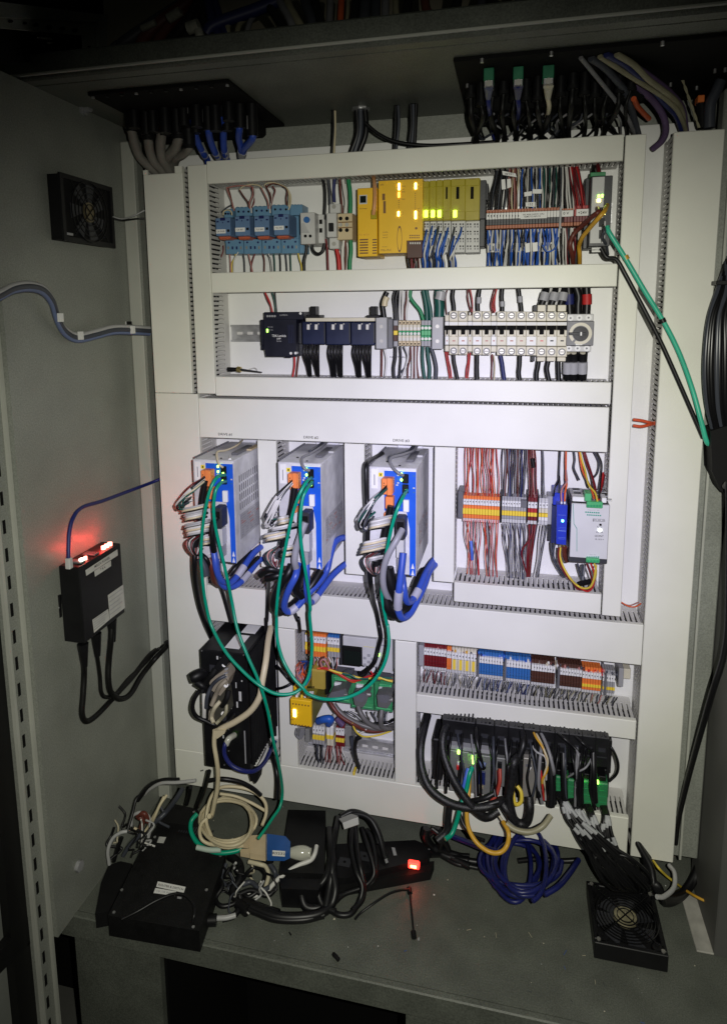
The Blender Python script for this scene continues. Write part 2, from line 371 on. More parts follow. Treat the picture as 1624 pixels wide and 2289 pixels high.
# ================================================================== WIRING DUCTS
def duct(x0, x1, z0, z1, orient, label, group=None, sides=(1, 1), lo=None, ln=None, notch=None):
    t = T('wiring_duct', label, 'wiring duct', ((x0 + x1) / 2, .04, min(z0, z1)), group)
    zl, zh = min(z0, z1), max(z0, z1)
    cv = MB()
    if notch: # top cover cut out for the cables
        cv.box((x0, 0, zl), (x1, .004, zh - notch[2]), DUCT, .0012); cv.box((x0, .0005, zh - notch[2]), (notch[0], .004, zh - notch[3]), DUCT); cv.box((notch[1], .0005, zh - notch[2]), (x1, .004, zh), DUCT)
    else: cv.box((x0, 0, zl), (x1, .004, zh), DUCT, .0012)
    if orient == 'v': cv.box((x0 + .0004, .004, zl), (x0 + .002, .011, zh - (notch[3] if notch else 0)), DUCT).box((x1 - .002, .004, zl), (x1 - .0004, .011, zh), DUCT)
    else: cv.box((x0, .004, zl + .0004), (x1, .011, zl + .002), DUCT).box((x0, .004, zh - .002), (x1, .011, zh - .0004), DUCT)
    cv.build('cover', t)
    MB().box((x0 + .003, .083, zl + .003), (x1 - .003, .0846, zh - .003), DUCTS).build('base', t)
    P_, G_ = .0088, .0034
    for k in (0, 1):
        if not sides[k]: continue
        b = MB()
        a0, a1 = (zl, zh) if orient == 'v' else (x0, x1)
        w = ((x0 + .0022, x0 + .0037) if k == 0 else (x1 - .0037, x1 - .0022)) if orient == 'v' else ((zl + .0022, zl + .0037) if k == 0 else (zh - .0037, zh - .0022))
        def B(c0, c1, y0, y1, tw=0):
            if orient == 'v': b.box((w[0], y0, c0), (w[1] + tw, y1, c1), DUCTS)
            else: b.box((c0, y0, w[0]), (c1, y1, w[1] + tw), DUCTS)
        B(a0, a1, .060, .0829)
        n = int((a1 - a0) / P_); q = (a1 - a0) / n
        for i in range(n):
            c = a0 + i * q
            B(c + G_ / 2, c + q - G_ / 2, .0045, .0599)
        b.build('slotted_side', t)
    m = MB()
    for k in range(4):
        s = (k + .5) / 4
        if orient == 'v': X = x0 + .009 + (x1 - x0 - .018) * s; pts = [(X + U(-.003, .003), U(.03, .06), zl + .005 + (zh - zl - .01 - (.04 if notch else 0)) * j / 7) for j in range(8)]
        else: Zz = zl + .009 + (zh - zl - .018) * s; pts = [(x0 + .005 + (x1 - x0 - .01) * j / 7, U(.03, .06), Zz + U(-.003, .003)) for j in range(8)]
        m.tube(pts, .0058, wm(['black', 'slate', 'black', 'black'][k]), 6, 3)
    m.build('wire_bundle', t, kind='stuff')
    return t
GD = None
duct(-.5810, -.5000, -.1000, .3290, 'v', 'upper outer left wiring duct with cables entering its notched top', GD, notch=(-.5715, -.515, .012, .004))
duct(-.5810, -.4890, -.8785, -.1008, 'v', 'lower outer left wiring duct beside the first drive and the black computer')
duct(-.4893, -.4512, -.1000, .3290, 'v', 'narrow vertical wiring duct left of the relay and power supply rows')
duct(-.4503, .2763, .2940, .3345, 'h', 'topmost horizontal wiring duct above the yellow controller')
duct(-.4503, .2763, .0940, .1315, 'h', 'horizontal wiring duct between the relay row and the breaker row')
duct(-.4503, .2755, -.1035, -.0660, 'h', 'horizontal wiring duct under the breaker row')
d_big = duct(-.4880, .2740, -.1875, -.1090, 'h', 'wide horizontal wiring duct with DRIVE lettering along its lower edge')
duct(.2785, .3100, -.4850, .3330, 'v', 'vertical wiring duct right of the network switch, breakers and silver power supply')
duct(.3500, .4237, -.9560, .3330, 'v', 'wide tall vertical wiring duct at the far right of the backplate')
duct(-.3675, -.3290, -.4471, -.1890, 'v', 'short vertical wiring duct between the first and second drive')
duct(-.1933, -.1544, -.4471, -.1890, 'v', 'short vertical wiring duct between the second and third drive')
duct(-.0230, .0150, -.4471, -.1890, 'v', 'short vertical wiring duct right of the third drive')
duct(.0155, .2763, -.4840, -.4462, 'h', 'horizontal wiring duct under the orange and grey terminals')
duct(-.4880, .3490, -.5730, -.4967, 'h', 'long wide horizontal wiring duct beneath the three drives')
duct(-.3380, -.3000, -.8780, -.5745, 'v', 'vertical wiring duct between black computer and yellow safety relay')
duct(-.0965, -.0545, -.8780, -.5745, 'v', 'vertical wiring duct left of the long row of terminals')
duct(-.0540, .3465, -.7190, -.6820, 'h', 'horizontal wiring duct below the long multicoloured terminal row')
duct(-.5810, .3433, -.9605, -.8790, 'h', 'bottommost wide horizontal wiring duct of the backplate')
for s, u, v in (('DRIVE #1', 503.5, 971), ('DRIVE #2', 694.5, 978), ('DRIVE #3', 896, 985)):
    c = p('F', u, v, -.0006); text(s, c, .0052, INK, d_big, w=.029 if s[-1] != '3' else .0305)
# ================================================================== DIN RAILS
def rail_(z, x0, y0, x1, label, hz=.017):
    a = p(z, x0, y0, .078); b = p(z, x1, y0, .078); zc = a.z
    m = MB().box((a.x, .0795, zc - hz), (b.x, .0845, zc + hz), METAL).box((a.x, .075, zc - hz), (b.x, .079, zc - hz + .004), METAL).box((a.x, .075, zc + hz - .004), (b.x, .079, zc + hz), METAL)
    o = m.build('din_rail'); tag(o, label, 'mounting rail')
    n = int((b.x - a.x) / .022); s = MB()
    for i in range(n):
        x = a.x + .012 + i * .022; s.box((x, .0789, zc - .0028), (x + .012, .0794, zc + .0028), DUCTS)
    s.build('rail_slot', o, kind='stuff'); return o
rail_('A3', 320, 640, 3900, 'steel mounting rail of the top row behind blue relays and yellow controller')
rail_('A6', 330, 512, 3240, 'steel mounting rail of the breaker row, bare with slots at its left end')
rail_('B4', 110, 590, 1330, 'steel mounting rail behind the orange and grey terminals')
rail_('B7', 330, 290, 1480, 'steel mounting rail behind the small terminals and the display controller')
rail_('B7', 330, 1400, 1480, 'steel mounting rail under the green circuit boards, mostly bare on its right')
rail_('D1', 250, 420, 1290, 'steel mounting rail behind the black modular controller')
# ================================================================== ROW 1
# blue interface relays
rel = [(255, 300, 497, 572, 'CR PWR'), (557, 272, 800, 572, 'CR 001'), (862, 268, 1105, 568, 'TLS 500'), (1165, 243, 1412, 560, 'TLS 502')]
top = [(392, 165, 530, 290), (570, 133, 832, 262), (850, 118, 1125, 262), (1140, 98, 1425, 255)]
bot = [(415, 640, 700, 858), (703, 636, 985, 856), (988, 630, 1288, 852), (1291, 626, 1572, 850)]
nm = ['first, leftmost', 'second', 'third', 'fourth, rightmost']
for i, (x0, y0, x1, y1, tx) in enumerate(rel):
    t = T('interface_relay', 'blue plug-in relay marked %s, %s of four in the top row' % (tx, nm[i]), 'relay', p('E6', (x0 + x1) / 2, 850, .04), 'blue plug-in relays')
    X0, Y0, X1, Y1 = top[i]
    s = MB().zb('E6', X0, Y0, X1, Y1, .037, .075, RBLUE, .0008)
    for k in range(4): a = X0 + (X1 - X0) * (k + .5) / 4; s.zb('E6', a - 22, Y0 - 12, a + 22, Y0 + 40, .041, .07, RBLUE, .001)
    s.zb('E6', *bot[i], .036, .075, RBLUE, .0008); s.zb('E6', X0, Y0 + 90, bot[i][2], bot[i][1] + 40, .052, .074, RBLUE)
    s.build('socket', t)
    h = MB()
    for k in range(3): a = X0 + (X1 - X0) * (.2 + .3 * k); q = p('E6', a, Y0 + 65, .0368); h.cyl(q, q - Vector((0, .0006, 0)), .0022, DARK if k != 1 else NAVY, 8)
    bX0, bY0, bX1, bY1 = bot[i]
    for k in (0, 1): a = bX0 + (bX1 - bX0) * (.2 + .6 * k); q = p('E6', a, bY0 + 45, .0358); h.cyl(q, q - Vector((0, .0006, 0)), .0020, NAVY, 8)
    for k in range(4): a = bX0 + (bX1 - bX0) * (.16 + .23 * k); h.zb('E6', a - 13, bY0 + 105, a + 13, bY0 + 150, .0352, .0358, NAVY if k in (1, 2) else SCREW)
    h.build('terminal_screw', t, kind='stuff')
    b = one('relay_body', 'E6', x0, y0, x1, y1, -.003, .045, RBLU2, t, .0012)
    w = x1 - x0
    one('test_button', 'E6', x0 + w * .31, y0 - 8, x0 + w * .63, y0 + 36, -.0052, -.0031, NAVY, b, .0004)
    f = MB()
    for k in (.08, .78): f.zb('E6', x0 + w * k, y0 + 45, x0 + w * (k + .14), y0 + 66, -.0037, -.0031, NAVY)
    f.zb('E6', x0 + w * .45, y0 + 56, x0 + w * .5, y0 + 80, -.0037, -.0031, NAVY)
    f.zb('E6', x0 + w * .76, y0 + 178, x0 + w * .93, y0 + 215, -.0037, -.0031, BLK); f.build('flag_window', b, kind='stuff')
    l = one('marking_label', 'E6', x0 + w * .05, y0 + 180, x0 + w * .68, y0 + 238, -.0042, -.0031, PAPER, t)
    ztext(tx, 'E6', x0 + w * .365, y0 + 210, 26, -.0046, INK, l)
    one('ejector_lever', 'E6', x0 + w * .18, y1 - 12, x0 + w * .98, y1 + 60, .014, .05, mat('ejector_red', (.50, .12, .06), .4, nscale=40, namt=.15), t, .003)
ET = T('relay_socket', 'narrow blue empty relay socket end beside the fourth relay', 'socket', p('E6', 1600, 850, .05))
e = MB().zb('E6', 1430, 92, 1624, 250, .037, .075, RBLUE, .0008)
for k in range(4): e.zb('E6', 1440 + k * 48, 82, 1478 + k * 48, 120, .041, .07, RBLUE, .001)
e.build('upper_socket', ET); one('lower_socket', 'E6', 1574, 560, 1650, 850, .040, .075, RBLUE, ET, .0008)
# grey relay
t = T('timer_relay', 'light grey time relay with small blue dial next to the blue relays', 'relay', p('A3', 1080, 785, .04))
one('housing', 'A3', 1012, 497, 1152, 785, .010, .07, LGREY, t, .001)
q = p('A3', 1077, 563, .0098); MB().cyl(q, q - Vector((0, .004, 0)), .0056, TBLUE, 18).build('dial', t)
f = MB(); 
for k in range(9): f.zb('A3', 1022, 598 + k * 10, 1050 + k * 6, 601 + k * 10, .0094, .0099, GREYP)
for a in (1062, 1107): q = p('A3', a, 713, .0098); f.cyl(q, q - Vector((0, .0008, 0)), .0028, DARK, 10)
f.build('front_print', t)
one('side_block', 'A3', 1154, 515, 1240, 780, .035, .07, LGREY, t, .001)
h = MB()
for y in (560, 640): h.zb('A3', 1190, y, 1216, y + 40, .0335, .0349, DARK)
h.build('clip_hole', t)
# fuse holder + beige terminal
t = T('fuse_holder', 'white single pole fuse switch with black toggle right of the grey time relay', 'fuse holder', p('A3', 1300, 830, .04))
one('body', 'A3', 1256, 500, 1350, 722, .008, .07, LGREY, t, .001)
one('upper_terminal', 'A3', 1285, 415, 1385, 498, .026, .07, LGREY, t, .001); one('lower_terminal', 'A3', 1282, 724, 1372, 830, .026, .07, LGREY, t, .001)
one('toggle', 'A3', 1275, 590, 1318, 668, .0015, .0079, BLK, t, .0008)
s = MB()
for a, b in ((1327, 440), (1327, 785)): q = p('A3', a, b, .0259); s.cyl(q, q - Vector((0, .0012, 0)), .0038, SCREW, 12)
s.build('screw', t, kind='stuff')
t = T('terminal_block', 'beige ceramic four screw terminal between fuse switch and yellow controller', 'terminal', p('A3', 1420, 745, .04))
one('body', 'A3', 1352, 505, 1498, 745, .022, .07, BEIGE, t, .001)
s = MB()
for a in (1388, 1447):
    for b, m in ((550, DARK), (608, SCREW), (658, DARK)): q = p('A3', a, b, .0219); s.cyl(q, q - Vector((0, .001, 0)), .0036, m, 10)
s.zb('A3', 1355, 582, 1495, 586, .0214, .0219, LAQ).zb('A3', 1355, 632, 1495, 636, .0214, .0219, LAQ); s.build('screw', t, kind='stuff')
# yellow safety controller: power unit, head module, six I/O modules
t = T('controller_power_module', 'yellow left module of the controller with vent slots at its foot', 'controller module', p('A4', 260, 1045, .04))
b = MB().zb('A4', 162, 312, 378, 1042, .000, .07, YEL, .001); b.build('housing', t)
f = MB()
for k in range(6):
    for a, c in ((188, 278), (325, 372)): f.zb('A4', a, 858 + k * 29, c, 870 + k * 29, -.0006, -.0001, LAQ)
f.build('vent_slot', t)
one('display', 'A4', 182, 385, 268, 480, -.0012, -.0001, LGREY, t); one('display_glass', 'A4', 192, 395, 256, 466, -.0018, -.0013, SCRN, t)
one('side_connector', 'A4', 305, 545, 368, 640, -.006, -.0001, YELD, t, .001)
ztext('FS Power', 'A4', 228, 530, 16, -.0008, LAQ, t); ztext('PSS 4000', 'A4', 232, 812, 24, -.0008, mat('faded_print', (.60, .36, .03), .5), t)
t = T('safety_controller', 'large yellow controller head module with memory card slot and glowing status lights', 'controller', p('A4', 600, 1000, .04))
b = MB(); a = p('A4', 392, 235, -.002); c = p('A4', 690, 1004, -.002); d = p('A4', 862, 868, -.002)
b.prism([(a.x, -.002, a.z), (d.x, -.002, a.z), (d.x, -.002, d.z), (c.x, -.002, d.z), (c.x, -.002, c.z), (a.x, -.002, c.z)], (0, .072, 0), YEL); b.build('housing', t)
MB().zb('A4', 430, 370, 460, 440, -.0026, -.0021, LAQ).zb('A4', 440, 450, 468, 580, -.0026, -.0021, LAQ).build('antenna_print', t)
s = MB(); q = p('A4', 616, 858, -.0021); s.ring(q, (0, -1, 0), .0052, .0044, .0008, LAQ, 24)
s.v = [(q.x + (v[0] - q.x) * .85, v[1], q.z + (v[2] - q.z) * 4.4) for v in s.v]; s.build('card_slot', t)
l = MB()
for a, y0, y1, m in ((610, 255, 330, LY), (608, 352, 410, LO), (604, 560, 612, LY), (788, 252, 320, LY), (788, 555, 640, LY)): l.zb('A4', a - 11, y0, a + 11, y1, -.0032, -.0021, m, .0006)
l.build('status_light', t)
f = MB()
for k in range(9): f.zb('A4', 781, 362 + k * 21, 789, 370 + k * 21, -.0026, -.0021, LAQ)
for k in range(5): f.zb('A4', 608 - 6, 440 + k * 20, 614, 446 + k * 20, -.0026, -.0021, LAQ)
q = p('A4', 795, 742, -.0021); f.cyl(q, q - Vector((0, .0008, 0)), .0022, LAQ, 10)
for k in range(6): f.zb('A4', 722 + k * 19, 812, 734 + k * 19, 826, -.0026, -.0021, LAQ).zb('A4', 722 + k * 19, 836, 734 + k * 19, 850, -.0026, -.0021, LAQ)
f.build('front_print', t)
for s_, x, y, hh in (('POWER', 463, 785, 12), ('RUN FS', 463, 815, 12), ('RUN ST', 463, 842, 12), ('SD card', 455, 940, 12), ('PSSu PLC', 472, 978, 22), ('pilz', 428, 272, 20), ('DIAG', 656, 290, 13), ('SB', 656, 320, 13), ('LINK', 656, 350, 13), ('TRAF', 656, 430, 13), ('FS', 650, 570, 12), ('ST', 650, 592, 12), ('SN+', 822, 530, 12), ('SN-', 822, 560, 12)):
    ztext(s_, 'A4', x, y, hh, -.0026, LAQ, t)
pl = one('supply_plug', 'A4', 693, 872, 860, 1060, .006, .05, TBRN, t, .001); f = MB()
for k in range(5): f.zb('A4', 725 + k * 25, 892, 740 + k * 25, 912, .0052, .0059, LGREY)
f.build('supply_screw', pl, kind='stuff')
mods = [(866, 934), (938, 1008), (1012, 1078), (1082, 1164), (1168, 1318), (1322, 1474)]
for i, (a, c) in enumerate(mods):
    t = T('io_module', 'olive yellow I/O module, %s of six beside the yellow controller%s' % (['first from left, lit', 'second, lit', 'third, lit', 'fourth', 'fifth, lit', 'sixth, rightmost, unlit'][i], ''), 'controller module', p('A4', (a + c) / 2, 1000, .04), 'yellow I/O modules')
    one('module_cover', 'A4', a, 240 - i * 6, c, 662 - i * 2, .012, .065, YELD, t, .0008)
    one('cover_ridge', 'A4', a + 2, 236 - i * 6, c - 2, 300 - i * 4, .0095, .0119, YELD, t, .0006); one('latch_strip', 'A4', a + 2, 560, c - 2, 650, .0098, .0119, YELD, t, .0006)
    f = MB().zb('A4', a + (c - a) * .38, 305 - i * 2, a + (c - a) * .58, 425, .0108, .0119, DARK if i > 2 else YELD)
    if i > 2: f.zb('A4', a + (c - a) * .62, 300, c - 8, 540, .0100, .0119, YELD)
    f.build('label_window', t)
    if i in (0, 1, 2, 4): one('status_light', 'A4', (a + c) / 2 - (20 if i < 3 else 50), 548, (a + c) / 2 + (18 if i < 3 else -14), 622, .0085, .0097, mat('led_lime', (.6, 1, .1), .4, emit=(.55, 1, .05), estr=7), t, .0008)
    bs = one('terminal_base', 'A4', a + 6, 668, c, 1000, .026, .065, LGREY, t, .0006); h = MB(); n = max(1, round((c - a) / 75))
    for j in range(n):
        for k in range(4):
            for e in (.22, .62):
                x = a + (c - a) * (j + e) / n; y = 690 + k * 79
                h.zb('A4', x, y, x + 16, y + 14, .0252, .0259, DARK).zb('A4', x + 4, y + 24, x + 16, y + 44, .0252, .0259, DGREY)
    h.build('clamp_hole', bs, kind='stuff')
    ztext(['EF 4DI', 'EF 2DO', 'ES 4DI', 'ES 4DO', 'EF PSD', 'EP 2AO'][i], 'A4', (a + c) / 2, 228 - i * 3, 15, .0088, LAQ, t)
t = T('end_bracket', 'dark slate end bracket closing the yellow I/O row', 'bracket', p('A4', 1510, 945, .04))
MB().zb('A4', 1478, 225, 1540, 640, .018, .07, SLATE, .001).zb('A4', 1540, 260, 1566, 440, .022, .07, SLATE, .001).zb('A4', 1478, 642, 1530, 938, .022, .07, SLATE, .001).build('bracket_body', t)
# three level terminals and potential blocks
def tstrip(z, xa, xb, y, n, spec, label, yf, group=None, tilt=0, catt='terminal strip'):
    """a rail terminal strip of n slices; spec = list of (y0,y1,material,depth offset); tilt = image drop over the strip"""
    a = p(z, xa, y, yf); b = p(z, xb, y + tilt, yf); w = (b.x - a.x) / n
    t = T('terminal_strip', label, catt, Vector((a.x, .08, p(z, xa, spec[-1][1], yf).z)), group)
    m = MB()
    for (y0, y1, mt, dd) in spec:
        q0 = p(z, xa, y0, yf + dd); q1 = p(z, xa, y1, yf + dd); m.box((0, yf + dd, q1.z), (w * .9, yf + .03, q0.z), mt, .0003)
    L = t.location.copy(); o = None
    for i in range(n):
        if o is None:
            o = m.build('terminal'); o.data.transform(Matrix.Translation(o.location)); o.parent = t; o.location = (a.x - L.x, -L.y, -L.z)
        else: inst('terminal', o, t, (a.x + i * w - L.x, -L.y, -L.z))
    return t
def strip_marks(t, z, x0, x1, y, n, yd, h=9, tilt=0, m=INK):
    k = MB()
    for i in range(n):
        x = x0 + (x1 - x0) * (i + .35) / n; yy = y + tilt * (i + .35) / n; w = (x1 - x0) / n * .3
        k.zb(z, x, yy - h, x + w, yy + h * .1, yd - .0004, yd, m)
        if i % 2: k.zb(z, x + w * .2, yy + h * .3, x + w * .8, yy + h, yd - .0004, yd, m)
    k.build('number_print', t, kind='stuff')
t = tstrip('A5', 120, 800, 545, 25, [(546, 574, RUST, .004), (576, 634, WHITE, 0), (636, 688, SLATE, .006), (690, 722, RUST, .002)], 'three level terminal strip, red brown and white, right of yellow controller', .022)
strip_marks(t, 'A5', 122, 430, 606, 11, .0219, 16); l = one('marking_label', 'A5', 436, 568, 680, 620, .0205, .0219, PAPER, t)
ztext('PSS 4000 SAFETY CPU', 'A5', 556, 586, 15, .0200, INK, l); ztext('REMOTE INPUTS', 'A5', 545, 606, 15, .0200, INK, l)
t = tstrip('A5', 818, 930, 545, 4, [(532, 548, RUST, .004), (550, 606, WHITE, 0), (608, 660, TRED, .004), (662, 695, RUST, .002)], 'short red brown terminal strip labelled 0 V', .022)
l = one('marking_label', 'A5', 822, 552, 908, 604, .0195, .0215, PAPER, t); ztext('0 V', 'A5', 858, 576, 28, .0190, INK, l)
t = tstrip('A5', 935, 1066, 545, 5, [(505, 535, TRED2, .004), (537, 600, TRED2, 0), (602, 655, TRED, .004), (657, 690, RUST, .002)], 'bright red terminal strip labelled +24V', .022)
l = one('marking_label', 'A5', 955, 538, 1064, 596, .0190, .0215, PAPER, t); ztext('+24V', 'A5', 1010, 570, 28, .0185, INK, l)
one_ = MB().zb('A5', 800, 470, 818, 760, .026, .07, GREYP, .0005).build('end_plate'); tag(one_, 'thin grey end plate between the white strip and 0 V terminals', 'end plate')
# network switch
t = T('network_switch', 'slim dark network switch with pale front plate and lit green lamps in the top right', 'network switch', p('A5', 1150, 905, .04))
one('housing', 'A5', 1092, 232, 1262, 880, -.004, .07, SLATE, t, .001); one('rear_flange', 'A5', 1040, 248, 1094, 905, .03, .07, SLATE, t, .001)
one('front_plate', 'A5', 1105, 240, 1190, 852, -.0055, -.0041, LGREY, t, .0004); one('front_plate', 'A5', 1190, 650, 1216, 852, -.0055, -.0041, LGREY, t)
one('power_plug', 'A5', 1085, 195, 1226, 228, .002, .03, PCB, t, .001)
for x, y in ((1162, 415), (1195, 412)): one('status_light', 'A5', x - 9, y - 14, x + 9, y + 12, -.0068, -.0056, LG, t, .0006)
one('status_light', 'A5', 1145, 440, 1178, 470, -.0068, -.0056, LY, t, .0006)
one('status_light', 'A5', 1208, 570, 1222, 588, -.0052, -.0041, LY, t, .0006)
for y in (560, 660, 770): one('port', 'A5', 1165, y - 40, 1212, y + 40, -.0062, -.0054, BLK, t, .0003)
l = one('marking_label', 'A5', 1098, 895, 1178, 935, -.006, .0, PAPER, t); ztext('SWITCH', 'A5', 1140, 915, 18, -.0064, INK, l)
# ================================================================== ROW 2
t = T('power_supply', 'black stepped power supply with one green lamp in the second row', 'power supply', p('E7', 640, 1280, .04))
a = [(230, 148), (1240, 140), (1240, 420), (1110, 420), (1110, 1285), (290, 1285), (265, 1115), (165, 1110), (160, 1000), (140, 960), (140, 340), (230, 340)]
MB().prism([p('E7', x, y, .012) for x, y in ((235, 340), (1060, 340), (1060, 1285), (290, 1285), (262, 1115), (235, 1110))], (0, .058, 0), NAVK).build('housing', t)
MB().zb('E7', 232, 148, 1242, 342, .022, .07, NAVK, .001).zb('E7', 140, 340, 240, 1000, .026, .07, NAVK, .001).zb('E7', 165, 1000, 300, 1112, .028, .07, NAVK, .001).build('terminal_ledge', t)
MB().zb('E7', 1062, 420, 1200, 960, .034, .07, SLATE, .001).zb('E7', 1075, 960, 1230, 1250, .034, .07, SLATE, .001).zb('E7', 760, 1286, 920, 1310, .02, .06, NAVK, .002).build('output_block', t)
one('status_light', 'E7', 298, 580, 342, 665, .0105, .0119, LG, t, .0006)
ztext('TDK-Lambda', 'E7', 620, 755, 62, .0114, WHITE, t, wpx=360); ztext('DPP', 'E7', 618, 830, 46, .0114, WHITE, t); ztext('Series', 'E7', 620, 888, 40, .0114, INKG, t); ztext('DC OK', 'E7', 400, 530, 32, .0114, INKG, t); ztext('DC ON', 'E7', 405, 605, 28, .0114, INKG, t)
ztext('LAMBDA', 'E7', 740, 225, 40, .0214, INKG, t)
f = MB()
for k in range(4): q = p('E7', 330 + k * 62, 250, .0219); f.cyl(q, q - Vector((0, .0008, 0)), .0022, GREYP, 8)
for x, y in ((1172, 180), (970, 1190), (1090, 1185)): q = p('E7', x, y, .0215); f.cyl(q, q - Vector((0, .011 if y > 500 else .001, 0)), .0026, WHITE, 10)
f.build('terminal_screw', t, kind='stuff')
f = MB()
for k in range(4): f.zb('E7', 860 + k * 42, 470, 866 + k * 42, 940, .0112, .0119, NAVY)
f.build('grip_line', t)
# three navy modules with white ferrules, two black supports and a white bar
for i, (a, c) in enumerate(((905, 1100), (1100, 1305), (1305, 1505))):
    t = T('surge_module', 'navy blue module with two white sleeves, %s of three in the second row' % ['left', 'middle', 'right'][i], 'module', p('A6', (a + c) / 2, 605, .04), 'navy blue modules')
    one('housing', 'A6', a, 418 + i * 2, c - 4, 604 + i * 3, .024, .07, mat('navy_dark', (.008, .014, .05), .4, nscale=30, namt=.2), t, .0015)
    one('side_lip', 'A6', c - 16, 430, c - 4, 590, .0215, .0239, SLATE, t)
    for k in range(2):
        x = (958, 1022, 1160, 1228, 1376, 1440)[i * 2 + k]
        m = MB().tube([p('A6', x, 440, .017), p('A6', x - 1, 482, .017)], .0033, wm('white'), 8); m.build('white_sleeve', t)
        q = p('A6', x + 20, 436, .0235); MB().cyl(q, q - Vector((0, .001, 0)), .0014, SCREW, 8).build('screw', t, kind='stuff')
for i, x in enumerate((995, 1486)):
    q = p('A6', x, 382, .03)
    m = MB().zb('A6', x - 24, 292, x + 22, 366, .02, .045, BLK, .001).zb('A6', x - 55, 364, x + 52, 386, .014, .05, BLK, .0008)
    tag(m.build('bar_clamp'), 'black clamp post standing on the %s end of the white bar' % ['left', 'right'][i], 'clamp')
tag(MB().zb('A6', 935, 388, 1500, 414, .018, .06, CREAM, .0008).build('marking_bar'), 'long white bar lying above the navy blue modules', 'bar')
def grey_block(z, x0, y0, x1, y1, sx, lab):
    t = T('end_block', lab, 'end block', p(z, x0, y1, .04))
    one('body', z, x0, y0, x1, y1, .016, .07, GREYP if False else mat('end_block_grey', (.40, .40, .40), .45, nscale=40, namt=.05), t, .001)
    if sx: one('side_step', z, x1, y0 + 20, sx, y1 - 10, .035, .07, DGREY, t, .001)
    s = MB(); h = y1 - y0
    for k in (.29, .75): q = p(z, (x0 + x1) / 2, y0 + h * k, .0159); s.cyl(q, q - Vector((0, .001, 0)), .0034, SCREW, 12)
    s.build('screw', t, kind='stuff')
grey_block('A7', 75, 618, 222, 1034, 300, 'grey end block with two screws left of the cream terminals')
grey_block('A7', 815, 612, 958, 1038, None, 'grey end block with two screws right of the green terminals')
t = tstrip('A7', 308, 364, 655, 1, [(658, 725, GREYP, .004), (727, 790, TBRN, 0), (792, 850, JYEL, .002), (852, 930, TBRN, 0), (932, 1000, GREYP, .004)], 'single dark terminal with brass centre beside the cream terminals', .020)
t = tstrip('A7', 372, 668, 655, 6, [(660, 712, BEIGE, .004), (714, 792, CREAM, 0), (794, 852, TGRN, .003), (854, 930, CREAM, 0), (932, 990, BEIGE, .004)], 'six cream terminals with green centres in the second row', .020)
k = MB()
for i in range(6):
    for y, m, r in ((690, DARK, .0016), (764, SCREW, .0028), (832, SCREW, .0028), (903, SCREW, .0028), (966, DARK, .0016)): q = p('A7', 396 + i * 49, y, .0199 + (.004 if m == DARK else .003 if y == 832 else 0)); k.cyl(q, q - Vector((0, .0008, 0)), r, m, 8)
k.build('screw', t, kind='stuff')
t = tstrip('A7', 674, 800, 655, 3, [(658, 722, GREYP, .004), (724, 790, TGRN, 0), (792, 852, PGRN, .003), (854, 925, TGRN, 0), (927, 998, GREYP, .004)], 'three green earth terminals in the second row', .020)
k = MB()
for i in range(3):
    for y in (757, 900): q = p('A7', 692 + i * 46, y, .0199); k.cyl(q, q - Vector((0, .0008, 0)), .0028, SCREW, 8)
k.build('screw', t, kind='stuff')
# circuit breakers: nine white ones with black toggles + two-coloured auxiliaries
bk = [(985, 1037, 'A7', 1), (1040, 1160, 'A7', 0), (1163, 1282, 'A7', 0), (1285, 1345, 'A7', 1), (1348, 1472, 'A7', 0), (1475, 1590, 'A7', 0)]
b8 = [(208, 262, 1), (265, 358, 0), (360, 455, 0), (457, 548, 0), (550, 650, 0), (653, 746, 2), (749, 846, 2), (849, 946, 2)]
def a7to8(x, y): # both windows in full-frame pixels
    u = x / 5.8935 + 826.67; return (u - 1048.89) * 4.35
units = [(a7to8(a, 0), a7to8(c, 0), k) for a, c, _, k in bk] + b8
units = [u for u in units if not (u[2] == 1 and u[0] > 150 and u[0] < 200)]
nb = 0
LPOS = ['first and leftmost', 'second', 'third', 'fourth', 'fifth', 'sixth', 'seventh', 'eighth', 'ninth', 'tenth', 'eleventh', 'twelfth', 'thirteenth', 'fourteenth']
